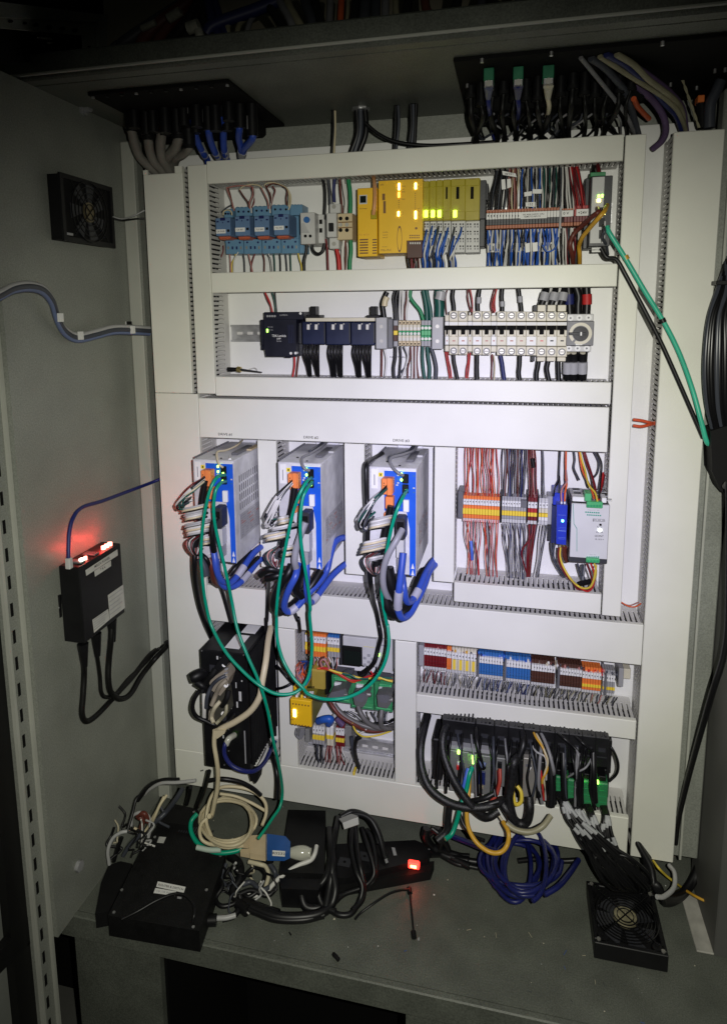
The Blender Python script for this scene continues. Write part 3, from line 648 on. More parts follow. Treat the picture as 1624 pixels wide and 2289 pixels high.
for i, (a, c, kind) in enumerate(units):
    big = kind == 2; narrow = kind == 1
    t = T('circuit_breaker', '%s%s circuit breaker, %s from the left in the breaker row' % ('slim ' if narrow else '', 'tall white' if big else 'white', LPOS[i]), 'circuit breaker', p('A8', (a + c) / 2, 830, .04), 'white circuit breakers')
    w = c - a; yT = 395 + (15 if False else 0) + (a * .010); yB = 820 + a * .012
    f = .006
    one('body', 'A8', a + 1, 495 + a * .008, c - 1, 728 + a * .012, .006, .07, LGREY if narrow else CREAM, t, .0008)
    one('upper_terminal', 'A8', a + 1, yT + (0 if not narrow else 40), c - 1, 492, .018, .07, CREAM, t, .0008); one('lower_terminal', 'A8', a + 1, 732 + a * .012, c - 1, yB - (30 if narrow else 0) + (10 if big else 0), .018, .07, CREAM, t, .0008)
    if big: one('terminal_shroud', 'A8', a + 8, 335, c - 8, 398, .026, .07, CREAM, t, .0008); one('terminal_shroud', 'A8', a + 2, 842, c - 12, 884, .026, .07, CREAM, t, .0008)
    if not narrow:
        s = MB()
        for y in (437, 783 + a * .01):
            q = p('A8', (a + c) / 2, y, .0179); s.ring(q, (0, -1, 0), .0062, .0042, .0010, DGREY, 16); s.cyl(q, q - Vector((0, .0008, 0)), .0041, SCREW, 12); s.box((q.x - .0036, q.y - .0013, q.z - .0005), (q.x + .0036, q.y - .0009, q.z + .0005), DARK)
        s.build('screw', t, kind='stuff')
    one('label_strip', 'A8', a + 2, 503, c - 2, 530, .0045, .0059, PAPER, t)
    one('toggle_recess', 'A8', a + w * .01, 535, c - w * .01, 578, .0005, .0059, DARK, t)
    g_ = one('toggle', 'A8', a + w * .3, 570, a + w * .72, 622, -.004, .0051, DARK, t, .001)
    m = MB().zb('A8', a + w * .02, 582, a + w * .28, 640, -.0005, .0059, CREAM, .0006).zb('A8', a + w * .74, 582, c - w * .02, 640, -.0005, .0059, CREAM, .0006); m.build('toggle_guard', t)
    one('front_cap', 'A8', a + 3, 642, c - 3, 724 + a * .012, .0035, .0059, CREAM if i % 2 else WHITE, t, .0006)
    one('indicator', 'A8', a + w * .36, 677, a + w * .68, 690, .0030, .0034, REDP if big and i < 12 else (INK if big else mat('faded_red', (.45, .20, .17), .5)), t)
# rotary motor switch
t = T('rotary_switch', 'grey rotary motor protection switch with black round knob at the end of the breaker row', 'switch', p('A8', 1075, 790, .04))
one('body', 'A8', 946, 492, 1202, 732, .0, .07, DGREY, t, .001)
one('upper_terminal', 'A8', 950, 424, 1205, 490, .02, .07, LGREY, t, .0008); one('lower_terminal', 'A8', 935, 734, 1180, 790, .02, .07, LGREY, t, .0008)
q = p('A8', 1077, 613, -.0001); m = MB(); m.ring(q, (0, -1, 0), .0185, .0135, .0015, CREAM, 30, .25 + math.pi / 2 * 0, 2 * math.pi - .0); m.build('dial_ring', t)
m = MB(); m.cyl(q, q - Vector((0, .010, 0)), .0122, BLK, 24); m.box((q.x - .0195, q.y - .012, q.z - .0022), (q.x + .008, q.y - .002, q.z + .0022), BLK, .0005); m.build('knob', t)
q2 = q + Vector((0, -.0122, 0)); MB().box((q2.x - .0012, q2.y - .0006, q2.z - .003), (q2.x + .0012, q2.y + .0002, q2.z + .003), WHITE).build('pointer', t)
s = MB()
for x, y in ((980, 462), (1066, 460), (1155, 458), (965, 757), (1048, 757), (1137, 757)): q = p('A8', x, y, .0199); s.cyl(q, q - Vector((0, .0014, 0)), .0050, WHITE, 14); s.cyl(q - Vector((0, .0014, 0)), q - Vector((0, .0018, 0)), .0018, DGREY, 8)
s.build('screw', t, kind='stuff')
one('rating_label', 'A8', 1030, 712, 1094, 726, -.0006, -.0001, PAPER, t)
ztext('NEUTRAL', 'A7', 365, 1142, 22, .0845, INK, mp, wpx=210)
# ================================================================== ROW 3: three servo drives
DY = -.10
def drive(k, z, TL, TR, BR, extra):
    a = p(z, *TL, DY); b = p(z, *TR, DY); c = p(z, *BR, DY); x0, x1 = a.x, (b.x + c.x) / 2; z1, z0 = (a.z + b.z) / 2, c.z
    W, H = x1 - x0, z1 - z0
    t = T('servo_drive', '%s silver servo drive with blue front, beside %s' % (['leftmost', 'middle', 'rightmost'][k - 1], ['red and white loops', 'grey wire loops', 'black edge cable'][k - 1]), 'servo drive', (x0 + W / 2, 0, z0), 'silver servo drives')
    X = lambda s: x0 + W * s
    Zt = lambda q: z1 - H * q
    def fb(n, s0, t0, s1, t1, pr, m, par=t, c=0, base=.0001): return MB().box((X(s0), DY - pr, Zt(t1)), (X(s1), DY - base, Zt(t0)), m, c).build(n, par)
    h = MB().box((x0, DY, z0), (x1, .070, z1), GALV, .0012); hs_ = h.build('housing', t)
    fl = MB().box((x0 + W * .25, .071, z1 - .002), (x1 - .012, .074, z1 + .030), GALV, .001); fl.build('mounting_flange', t)
    mt = MB()
    for sx in (.72, .9): q = Vector((X(sx), .0705, z1 + .018)); mt.cyl(q, q - Vector((0, .003, 0)), .0032, SCREW, 10)
    mt.cyl((X(.3), -.06, z1), (X(.3), -.06, z1 + .001), .0025, DARK, 8); mt.cyl((X(.62), -.085, z1), (X(.62), -.085, z1 + .001), .002, DARK, 8); mt.cyl((X(.75), -.02, z1), (X(.75), -.02, z1 + .0012), .003, DARK, 8)
    mt.build('screw', t, kind='stuff')
    MB().box((X(.70), -.055, z1 + .0001), (X(.86), .02, z1 + .005), DGREY, .001).build('top_connector', t)
    MB().box((X(.84), -.01, z1 + .0001), (X(.98), .045, z1 + .003), BEIGE if k == 1 else LGREY, .0005).build('top_label', t)
    # comb edge at the top left
    cmb = MB()
    for i in range(14): yy = DY + .012 + i * .011; cmb.box((x0 - .002, yy, z1 - .003), (x0 + .001, yy + .006, z1 + .0025), DGREY)
    cmb.build('vent_comb', t, kind='stuff')
    bp = MB()
    P_ = [(.33, .028), (.992, .028), (.992, .997), (.865, .997), (.865, .56), (.80, .40), (.33, .40)]
    bp.prism([(X(s), DY - .0022, Zt(q)) for s, q in P_], (0, .0021, 0), DBLUE); blue = bp.build('blue_front_panel', t)
    rim = MB().box((X(.33), DY - .0026, Zt(.028)), (X(.992), DY - .0001, Zt(.020)), WHITE).box((X(.993), DY - .0026, z0), (X(.999), DY - .0001, Zt(.02)), LGREY); rim.build('panel_rim', t)
    l = fb('marking_label', .05, .02, .19, .20, .0008, PAPER)
    fb('marking_print', .105, .07, .13, .17, .0011, INKG, l, 0, .0009)
    fb('warning_sticker', .205, .052, .295, .088, .0008, mat('sticker_yellow', (.85, .68, .03), .5))
    fb('warning_symbol', .235, .060, .265, .080, .0011, INK, t, 0, .0009)
    o1 = fb('orange_connector', .31, .08, .545, .225, .020, ORNG, t, .0012); hm = MB()
    for i in range(4): hm.box((X(.35), DY - .0206, Zt(.115 + i * .022)), (X(.375), DY - .0201, Zt(.127 + i * .022)), LAQ)
    hm.build('clamp_hole', o1, kind='stuff'); MB().box((X(.43), DY - .024, Zt(.225)), (X(.53), DY - .0202, Zt(.07)), ORNG, .001).build('connector_latch', o1)
    fb('orange_connector', .38, .25, .55, .36, .017, ORNG, t, .0012); fb('orange_connector', .35, .40, .48, .45, .016, ORNG, t, .001)
    fb('network_port', .71, .050, .84, .135, .006, BLK, t, .001); fb('network_port', .71, .145, .84, .225, .006, BLK, t, .001)
    for s, q, m in extra: fb('status_light', s - .022, q - .012, s + .022, q + .012, .0085, LG, t, .001, .006)
    fb('small_label', .735, .285, .855, .395, .0075, PAPER, t, .001)
    d = fb('black_connector', .60, .42, .82, .62, .030, SLATE, t, .003); fb('connector_recess', .65, .45, .79, .52, .0305, DARK, d, 0, .0301)
    fb('grey_connector', .62, .635, .78, .80, .022, LGREY, t, .001); fb('grey_connector', .64, .80, .76, .92, .026, GREYP, t, .001); fb('lower_bracket', .30, .93, .66, .985, .004, GALV, t, .0006)
    for q in (.905, .965):
        zz = Zt(q); MB().prism([(X(.90), DY - .0028, zz - .005), (X(.965), DY - .0028, zz - .005), (X(.932), DY - .0028, zz + .005)], (0, .0005, 0), WHITE).build('warning_triangle', t)
    pr = MB()
    for i, (s, q) in enumerate(((.60, .06), (.60, .10), (.60, .13), (.93, .06), (.93, .17), (.93, .21), (.58, .15), (.66, .36))): pr.box((X(s), DY - .0026, Zt(q + .012)), (X(s + .04), DY - .0023, Zt(q)), TBLUE if i % 2 else LGREY)
    pr.build('panel_print', t, kind='stuff')
    # right side sheet: louvres and rating plate
    lv = MB()
    for r_ in range(4):
        for i in range(15 if k == 1 else 0):
            yy = -.078 + i * .0095; zz = Zt(.17 + r_ * .09 + (i * .0)); lv.box((x1 + .0001, yy, zz - .013), (x1 + .0006, yy + .0028, zz), DGREY)
    if k == 1: lv.build('louvre', t, kind='stuff')
    rp = MB().box((x1 + .0001, -.082, Zt(.80)), (x1 + .0006, .045, Zt(.55)), mat('rating_plate', (.5, .5, .52), .4, .3)); rpo = rp.build('rating_plate', t)
    pr = MB()
    for i in range(9):
        zz = Zt(.57 + i * .024); e = -.075; 
        while e < .03:
            w = U(.006, .022); pr.box((x1 + .0007, e, zz - .0022), (x1 + .0009, e + w, zz), INKG if R() < .8 else mat('faded_red', (.4, .15, .15))); e += w + U(.003, .01)
    pr.build('rating_print', rpo, kind='stuff')
    return t, X, Zt
drives = [drive(1, 'B1', (400, 440), (900, 485), (930, 1700), [(.66, .05, 0), (.66, .1, 0), (.78, .115, 0), (.76, .19, 0)]),
          drive(2, 'B2', (265, 460), (770, 490), (780, 1700), [(.69, .045, 0), (.69, .1, 0), (.8, .13, 0), (.79, .19, 0)]),
          drive(3, 'B3', (285, 470), (790, 510), (790, 1645), [(.70, .045, 0), (.70, .1, 0), (.80, .195, 0)])]
# right cluster of row 3
def screwrow(t, z, x0, x1, y, n, yd, r, m, tilt=0):
    k = MB()
    for i in range(n): q = p(z, x0 + (x1 - x0) * (i + .45) / n, y + tilt * i / n, yd); k.cyl(q, q - Vector((0, .0008, 0)), r, m, 7)
    k.build('screw', t, kind='stuff')
tag(MB().zb('B4', 104, 460, 148, 690, .022, .07, DGREY, .001).build('end_bracket'), 'dark end bracket left of the orange terminals', 'bracket')
t = tstrip('B4', 148, 463, 492, 13, [(492, 522, TORG, .006), (524, 570, WHITE, .002), (572, 600, TORG, .003), (602, 650, JYEL, 0), (652, 684, TORG, .003), (686, 712, mat('pale_pink', (.65, .5, .48), .5), .006)], 'row of orange terminals with yellow jumpers in the drive row', .022, tilt=8)
strip_marks(t, 'B4', 150, 463, 548, 13, .0232, 9, 8)
t = tstrip('B4', 477, 690, 500, 9, [(500, 532, GREYP, .006), (536, 586, WHITE, .002), (588, 620, GREYP, .003), (622, 662, JYEL, 0), (664, 690, GREYP, .003), (692, 722, LGREY, .006)], 'row of grey terminals with yellow jumpers in the drive row', .022, tilt=6)
strip_marks(t, 'B4', 479, 640, 565, 7, .0232, 9, 4); tag(MB().zb('B4', 642, 535, 690, 600, .020, .03, DGREY, .0005).build('terminal_cover'), 'dark grey cover over the last grey terminals in the drive row', 'cover')
t = tstrip('B4', 697, 783, 510, 3, [(510, 545, TRED, .006), (550, 600, WHITE, .002), (602, 636, TRED2, .003), (640, 672, JYEL, 0), (674, 705, TRED, .003), (707, 735, LGREY, .006)], 'three dark red terminals with yellow jumpers in the drive row', .022)
strip_marks(t, 'B4', 699, 783, 576, 3, .0232, 9)
t = tstrip('B4', 790, 876, 515, 3, [(515, 548, LGREY, .006), (552, 600, WHITE, .002), (602, 640, CREAM, .003), (646, 676, JYEL, 0), (678, 708, WHITE, .003), (710, 742, LGREY, .006)], 'three white terminals with yellow jumpers beside the blue module', .022)
strip_marks(t, 'B4', 792, 876, 580, 3, .0232, 9)
tag(MB().zb('B4', 866, 500, 908, 744, .034, .07, GREYP, .001).zb('B4', 872, 744, 940, 886, .04, .075, SLATE, .001).build('end_bracket'), 'grey end bracket between white terminals and blue module', 'bracket')
for a, c in ((464, 476), (691, 697), (784, 789)): tag(MB().zb('B4', a, 500, c, 725, .020, .07, BLK, .0004).build('divider_plate'), 'thin black divider plate %s' % {464: 'between orange and grey terminals', 691: 'between grey and dark red terminals', 784: 'between dark red and white terminals'}[a], 'divider')
# blue signal module
t = T('relay_module', 'royal blue slim module with a lit lamp left of the silver power supply', 'module', p('B4', 980, 910, .04))
BL = mat('royal_blue', (.012, .035, .45), .4, nscale=30, namt=.06)
MB().prism([p('B4', x, y, -.012) for x, y in ((945, 572), (1035, 578), (1022, 915), (940, 905))], (0, .08, 0), BL).build('housing', t)
MB().zb('B4', 915, 470, 1010, 580, .012, .07, BL, .001).build('shoulder', t); MB().zb('B4', 905, 580, 944, 900, .02, .07, NAVY).build('rear_body', t)
one('status_light', 'B4', 985, 700, 1004, 722, -.0135, -.0121, mat('led_cyan', (.2, 1, .7), .4, emit=(.2, 1, .6), estr=5), t, .0006)
f = MB()
for y, h in ((765, 4), (778, 4), (792, 7), (850, 5), (862, 5), (660, 3)): f.zb('B4', 955, y, 1022, y + h, -.0126, -.0121, mat('pale_blue_print', (.3, .45, .8), .5))
f.build('front_print', t)
for x in (985, 1012): one('ferrule', 'B4', x - 7, 540, x + 7, 572, -.004, .004, WHITE, t, .0008)
for x in (980, 1008): one('ferrule', 'B4', x - 7, 912, x + 7, 935, -.004, .004, BRASS, t, .0008)
# silver power supply
PY_ = -.035
t = T('power_supply', 'silver grey power supply with green plugs at the right of the drive row', 'power supply', p('B4', 1200, 1080, .02))
one('front_panel', 'B4', 1072, 562, 1372, 1040, PY_, PY_ + .006, mat('silver_paint', (.62, .62, .62), .45, .1, nscale=20, namt=.03), t, .0008)
one('case', 'B4', 1065, 560, 1372, 1080, PY_ + .0062, .07, SLATE, t, .001)
q = p('B4', 1072, 562, PY_); q2 = p('B4', 1372, 575, PY_)
MB().box((q.x + .002, PY_ + .012, q.z + .0005), (q2.x - .001, .06, q.z + .003), GREYP).build('vent_top', t)
v = MB()
for i in range(9):
    for j in range(4): v.box((q.x + .008 + j * .016, PY_ + .018 + i * .009, q.z + .0032), (q.x + .020 + j * .016, PY_ + .021 + i * .009, q.z + .0036), DARK if (i + j) % 3 else WHITE)
v.build('vent_slot', t, kind='stuff')
one('output_plug', 'B4', 1185, 478, 1238, 545, PY_ - .006, PY_ + .02, PGRN, t, .001); one('output_plug', 'B4', 1200, 546, 1335, 606, PY_ - .010, PY_ - .0001, PGRN, t, .001); one('input_plug', 'B4', 1195, 1030, 1308, 1072, PY_ - .008, PY_ + .02, PGRN, t, .001)
f = MB()
for k in range(5): q = p('B4', 1212 + k * 25, 583, PY_ - .0101); f.cyl(q, q - Vector((0, .0005, 0)), .0022, TGRN, 8)
for k in range(4): q = p('B4', 1212 + k * 26, 1054, PY_ - .0081); f.cyl(q, q - Vector((0, .0005, 0)), .0022, TGRN, 8)
f.build('plug_screw', t, kind='stuff')
f = MB(); G2 = mat('print_green', (.05, .3, .22), .5)
for k in range(7): f.zb('B4', 1186 + k * 18, 630 + k, 1199 + k * 18, 642 + k, PY_ - .0005, PY_ - .0001, G2).zb('B4', 1200 + k * 18, 654 + k, 1213 + k * 18, 665 + k, PY_ - .0005, PY_ - .0001, G2).zb('B4', 1198 + k * 16, 1012, 1208 + k * 16, 1024, PY_ - .0005, PY_ - .0001, G2)
for (a, b), (c, d) in (((1084, 565), (1090, 735)), ((1090, 735), (1115, 775)), ((1115, 775), (1115, 970))):
    A = p('B4', a, b, PY_ - .0004); B_ = p('B4', c, d, PY_ - .0004); f.tube([A, B_], .0006, G2, 4)
q = p('B4', 1316, 743, PY_); f.cyl(q, q - Vector((0, .0006, 0)), .0022, DARK, 8)
f.zb('B4', 1252, 692, 1355, 697, PY_ - .0005, PY_ - .0001, INK).zb('B4', 1252, 712, 1355, 716, PY_ - .0005, PY_ - .0001, INK).zb('B4', 1252, 692, 1256, 716, PY_ - .0005, PY_ - .0001, INK)
f.build('front_print', t, kind='stuff')
ztext('DC 24V 10A', 'B4', 1308, 704, 12, PY_ - .0004, INK, t); ztext('Boost', 'B4', 1308, 762, 12, PY_ - .0004, INK, t); ztext('DC OK', 'B4', 1308, 808, 12, PY_ - .0004, INK, t); ztext('QUINT', 'B4', 1304, 840, 16, PY_ - .0004, INK, t); ztext('18...29.5 V', 'B4', 1305, 868, 12, PY_ - .0004, INK, t)
ztext('Output DC 24V', 'B4', 1255, 618, 11, PY_ - .0004, INKG, t); ztext('Input AC', 'B4', 1250, 998, 10, PY_ - .0004, INKG, t)
q = p('B4', 1311, 787, PY_ - .0001); MB().cyl(q, q - Vector((0, .0015, 0)), .0032, mat('led_white', (1, 1, 1), .4, emit=(.9, 1, .9), estr=2.5), 12).build('status_light', t)
one('white_cap', 'B4', 1328, 515, 1368, 560, PY_ + .002, PY_ + .03, WHITE, t, .001); one('white_cap', 'B4', 1078, 505, 1180, 550, PY_ + .008, PY_ + .03, WHITE, t, .001)
# ================================================================== ROW 4 left: black industrial computer
CY = -.09
t = T('industrial_computer', 'tall black industrial computer mounted left below the first drive, plugs on its front', 'computer', p('B6', 700, 1590, 0))
a = p('B6', 450, 415, CY); c = p('B6', 920, 1570, CY)
MB().box((a.x, CY, c.z), (c.x, .045, a.z), BLK, .002).build('case', t)
MB().box((a.x - .002, .046, c.z - .012), (c.x + .004, .050, a.z + .008), BLKM, .001).build('mounting_flange', t)
fn = MB()
for i in range(16): yy = CY + .012 + i * .0085; fn.box((c.x + .0001, yy, c.z + .01), (c.x + .006, yy + .0022, a.z - .006), BLKM)
fn.build('cooling_fin', t)
for (x0, x1, y0, y1) in ((.045, .075, -.075, -.02), (.052, .082, -.010, .034)):
    MB().box((a.x + x0, y0, a.z + .0002), (a.x + x1, y1, a.z + .0006), PAPER).build('top_label', t)
MB().box((c.x - .010, CY - .0006, c.z + .02), (c.x - .0075, CY - .0001, c.z + .09), GREYP).build('edge_lettering', t)
f = MB().zb('B6', 540, 560, 700, 1090, CY - .0008, CY - .0001, SLATE).zb('B6', 770, 590, 830, 1000, CY - .0008, CY - .0001, DARK); f.build('port_panel', t)
f = MB()
for y in range(12): q = p('B6', 720, 960 + y * 50, CY - .0001); f.cyl(q, q - Vector((0, .001, 0)), .0014, METAL, 6) if y % 2 == 0 else None
for (x, y) in ((470, 430), (860, 470), (680, 1490), (480, 1540), (740, 960)): q = p('B6', x, y, CY - .0001); f.cyl(q, q - Vector((0, .001, 0)), .0016, METAL, 8)
f.build('screw', t, kind='stuff')
f = MB()
for (x0, y0, x1, y1) in ((782, 725, 792, 778), (835, 705, 846, 720), (812, 810, 838, 900), (790, 905, 806, 960), (722, 950, 748, 972), (605, 480, 622, 512), (640, 492, 655, 510), (662, 1215, 676, 1245)): f.zb('B6', x0, y0, x1, y1, CY - .0014, CY - .0009, LGREY)
f.build('port_print', t, kind='stuff')
one('status_light', 'B6', 757, 1208, 776, 1230, CY - .002, CY - .0001, LG, t, .0005)
# connectors plugged into the computer
t = T('serial_connector', 'dusty taupe serial connector on the front of the black computer', 'connector', p('B6', 640, 830, CY - .03))
TAUPE = mat('taupe_plastic', (.30, .26, .20), .5, nscale=30, namt=.12)
MB().prism([p('B6', x, y, CY - .034) for x, y in ((560, 690), (700, 590), (722, 690), (690, 790), (640, 850), (560, 800), (540, 730))], (0, .03, 0), TAUPE).build('hood', t)
MB().prism([p('B6', x, y, CY - .0345) for x, y in ((550, 690), (600, 560), (660, 480), (720, 520), (700, 570), (640, 620), (570, 690))], (0, .02, 0), BLKM).build('strain_relief', t)
rb = MB()
for i in range(4): rb.prism([p('B6', x, y, CY - .037) for x, y in ((680 - i * 6, 600 + i * 40), (716 - i * 6, 590 + i * 40), (712 - i * 6, 604 + i * 40), (684 - i * 6, 616 + i * 40))], (0, .004, 0), GREYP)
rb.build('grip_rib', t, kind='stuff')
t = T('serial_connector', 'second dark serial connector hanging lower on the front of the black computer', 'connector', p('B6', 640, 1060, CY - .03))
MB().prism([p('B6', x, y, CY - .026) for x, y in ((600, 850), (700, 800), (722, 1000), (640, 1090), (540, 1060), (560, 950))], (0, .022, 0), mat('olive_black', (.06, .058, .045), .45, nscale=30, namt=.2)).build('hood', t)
MB().prism([p('B6', x, y, CY - .030) for x, y in ((535, 990), (580, 985), (575, 1090), (530, 1085))], (0, .008, 0), TAUPE).build('screw_post', t)
t = T('plug', 'round black plug sticking out left of the computer ports', 'plug', p('B6', 420, 700, CY - .05))
MB().tube([p('B6', x, y, CY - d) for x, y, d in ((365, 690, .05), (410, 670, .045), (470, 650, .035), (540, 690, .02))], .0105, BLK, 12, rr=lambda s: .0085 + .003 * math.sin(s * 3.1)).build('plug_body', t)
MB().tube([p('B6', x, y, CY - d) for x, y, d in ((420, 720, .04), (480, 760, .04), (520, 800, .03))], .007, BLK, 10).build('boot', t)
# ================================================================== ROW 4 centre: safety cluster
SY = .022
# further plugs and leads crowding the computer front
for i, (pts, r_, m_, lab) in enumerate(((((600, 600), (560, 660), (500, 730), (470, 820)), .0052, BLKM, 'black lead bending left from the upper connector'), (((700, 700), (640, 760), (600, 840), (560, 940)), .0044, TAUPE, 'taupe lead running down beside the upper connector'), (((690, 660), (620, 700), (560, 760), (520, 860), (510, 960)), .0036, wm('slate'), 'slate lead between the computer plugs'), (((640, 900), (590, 960), (560, 1040), (580, 1100)), .0040, wm('tan'), 'tan lead at the lower computer connector'), (((700, 930), (690, 1010), (640, 1070), (600, 1110)), .0034, wm('khaki'), 'khaki lead at the lower computer connector'), (((720, 800), (700, 880), (660, 940)), .0050, BLKM, 'short black lead between both computer connectors'))):
    tag(MB().tube([p('B6', a, b, CY - .038 - .006 * (k % 2) - .002 * i) for k, (a, b) in enumerate(pts)], r_, m_, 8).build('lead'), lab, 'cable')
for i, (a, b) in enumerate(((700, 545), (712, 640), (716, 735), (690, 1000))): tag(MB().tube([p('B6', a, b, CY - .004), p('B6', a - 22, b + 16, CY - .034)], .0042, SCREW if i % 2 else WHITE, 9).build('thumb_screw'), '%s thumb screw of the computer connectors' % ['topmost white', 'upper metal', 'lower white', 'lowest metal'][i], 'screw')
tag(MB().zb('B7', 370, 140, 408, 385, .03, .07, GREYP, .001).build('end_bracket'), 'grey end bracket left of the small orange terminals', 'bracket')
t = tstrip('B7', 408, 445, 150, 1, [(150, 175, JYEL, .006), (178, 255, WHITE, .002), (258, 300, JYEL, .003), (302, 350, JYEL, 0), (352, 400, TORG, .004)], 'single yellow terminal left of the small orange terminals', SY)
t = tstrip('B7', 447, 660, 150, 6, [(150, 190, TORG, .006), (193, 262, WHITE, .002), (264, 308, TORG, .003), (310, 365, JYEL, 0), (368, 428, TORG, .004)], 'six small orange terminals beside the display controller', SY, tilt=10)
strip_marks(t, 'B7', 447, 660, 230, 6, SY + .0012, 14, 10)
t = tstrip('B7', 678, 825, 170, 4, [(170, 210, TBLUE, .006), (212, 285, WHITE, .002), (288, 325, GREYP, .003), (328, 372, JYEL, 0), (374, 435, GREYP, .004)], 'four small grey and blue terminals beside the display controller', SY, tilt=6)
strip_marks(t, 'B7', 678, 825, 250, 4, SY + .0012, 14, 6)
tag(MB().zb('B7', 826, 180, 862, 540, .024, .07, SLATE, .001).build('end_bracket'), 'dark end bracket directly left of the display controller', 'bracket')
t = T('display_controller', 'light grey logic controller with black square display above the green boards', 'controller', p('B7', 1150, 600, .04))
one('housing', 'B7', 865, 190, 1270, 565, .004, .07, LGREY, t, .001); one('expansion_housing', 'B7', 1272, 215, 1462, 640, .008, .07, LGREY, t, .001)
one('top_ledge', 'B7', 865, 168, 1462, 240, -.001 + .02, .07, LGREY, t) if False else None
d = one('display_bezel', 'B7', 860, 312, 1096, 560, -.002, .0039, DARK, t, .001); one('display_glass', 'B7', 880, 360, 1080, 540, -.0028, -.0021, SCRN, d)
f = MB()
for x, y in ((1112, 440), (1160, 408), (1160, 488), (1206, 452), (1112, 522)): f.zb('B7', x, y, x + 34, y + 34, .0018, .0039, GREYP, .0005)
f.build('key', t)
one('status_light', 'B7', 1288, 400, 1306, 435, .0062, .0079, LG, t, .0005); one('yellow_stripe', 'B7', 1115, 312, 1245, 332, .0034, .0039, mat('pale_yellow', (.62, .58, .25), .5), t)
one('marking_strip', 'B7', 1312, 290, 1440, 320, .0074, .0079, GREYP, t)
# yellow safety relays
t = T('safety_relay', 'yellow safety relay with one lit yellow lamp at the left of the green boards', 'relay', p('B7', 360, 1300, .0))
one('front_cover', 'B7', 232, 945, 492, 1292, -.055, -.045, YEL, t, .0015); one('housing', 'B7', 236, 950, 494, 1290, -.0449, .07, mat('olive_housing', (.22, .20, .03), .5, nscale=20, namt=.1), t, .001)
one('status_light', 'B7', 268, 1072, 308, 1168, -.0565, -.0551, LY, t, .0008)
f = MB()
for k in range(6):
    for y in (1003 + k * 5, 1250 + k * 5):
        q = p('B7', 270 + k * 37, y, -.0551); f.cyl(q, q - Vector((0, .0004, 0)), .0018, LAQ, 6)
f.build('screw_hole', t, kind='stuff')
ztext('pilz', 'B7', 258, 1195, 18, -.0555, LAQ, t)
f = MB()
for x in (310, 372, 410, 450, 478): f.zb('B7', x - 14, 905, x + 14, 938, -.047, -.03, WHITE if x != 372 else JYEL, .001)
f.build('terminal_screw', t)
f = MB()
for k in range(4): f.tube([p('B7', x, y, -.03) for x, y in ((310 + k * 18, 1300), (300 + k * 24, 1370), (350, 1425 - k * 4), (400 - k * 14, 1370), (400 - k * 10, 1300))], .0013, wm('grey'), 6)
f.build('wire_loop', t)
t = T('safety_relay', 'olive yellow safety relay higher up behind the blue and red wire bundle', 'relay', p('B7', 560, 850, .0))
YO = mat('olive_yellow', (.40, .30, .05), .5, nscale=20, namt=.1)
one('housing', 'B7', 480, 590, 655, 850, -.005, .07, YO, t, .003); one('front_cover', 'B7', 270, 790, 400, 880, -.035, .05, YEL, t, .002)
f = MB()
for k in range(4): f.zb('B7', 442 + k * 22, 795, 456 + k * 22, 818, -.0062, -.0051, DARK)
f.build('vent_slot', t, kind='stuff')
tag(MB().zb('B7', 655, 640, 690, 900, .0, .07, DARK, .001).build('divider_plate'), 'black divider plate left of the green circuit boards', 'divider')
# green interface boards
for i, (x0, y0, x1, y1) in enumerate(((705, 655, 965, 1000), (965, 715, 1240, 1080), (1250, 735, 1462, 1105))):
    t = T('interface_board', 'green interface circuit board, %s of three below the display controller' % ['leftmost', 'middle', 'rightmost'][i], 'circuit board', p('B7', (x0 + x1) / 2, y1, .03), 'green interface boards')
    one('board', 'B7', x0, y0, x1, y1, .030, .034, PCB, t); one('carrier', 'B7', x0, y0 - 5, x1, y1 + 10, .0345, .07, DGREY, t)
    one('terminal_header', 'B7', x0 + 50, y0 + 30, x1 - 10, y0 + 90, .014, .0299, PGRN, t, .001); one('terminal_header', 'B7', x0 + 10, y1 - 60, x1 - 20, y1 - 15, .016, .0299, PGRN, t, .001)
    lb = ((765, 755, 845, 795), (1028, 778, 1110, 818), (1298, 815, 1388, 858))[i]
    l = one('marking_label', 'B7', *lb, .008, .0139, PAPER, t); ztext(['BCS 501', 'BCS 502', 'BCS 503'][i], 'B7', (lb[0] + lb[2]) / 2, (lb[1] + lb[3]) / 2 + 4, 14, .0076, INKG, l)
    f = MB()
    for k in range(6): f.zb('B7', x0 + 60 + k * (x1 - x0 - 90) / 6, y0 + 40, x0 + 75 + k * (x1 - x0 - 90) / 6, y0 + 60, .0134, .0139, TGRN)
    f.build('clamp_hole', t, kind='stuff')
for i, pts in enumerate((((720, 870), (900, 820), (920, 890), (880, 960), (720, 990), (690, 920)), ((985, 900), (1120, 870), (1180, 900), (1150, 990), (1110, 1050), (1010, 1020)), ((1275, 900), (1380, 900), (1450, 920), (1445, 1000), (1400, 1060), (1290, 1040)))):
    t = T('data_connector', 'dark grey data connector plugged on the %s green board' % ['left', 'middle', 'right'][i], 'connector', p('B7', pts[0][0], 1060, -.01))
    MB().prism([p('B7', x, y, -.016) for x, y in pts], (0, .045, 0), mat('connector_grey', (.12, .12, .115), .5, nscale=30, namt=.15)).build('hood', t)
    MB().prism([p('B7', x * .8 + pts[0][0] * .2 + 14, y * .6 + pts[3][1] * .4 - 40, -.0185) for x, y in pts], (0, .0023, 0), DGREY).build('hood_ridge', t)
    x, y = ((905, 885), (1185, 890), (1440, 950))[i]; MB().tube([p('B7', x - 30, y, -.012), p('B7', x + 22, y + 4, -.012)], .0045, SCREW, 10).build('thumb_screw', t)
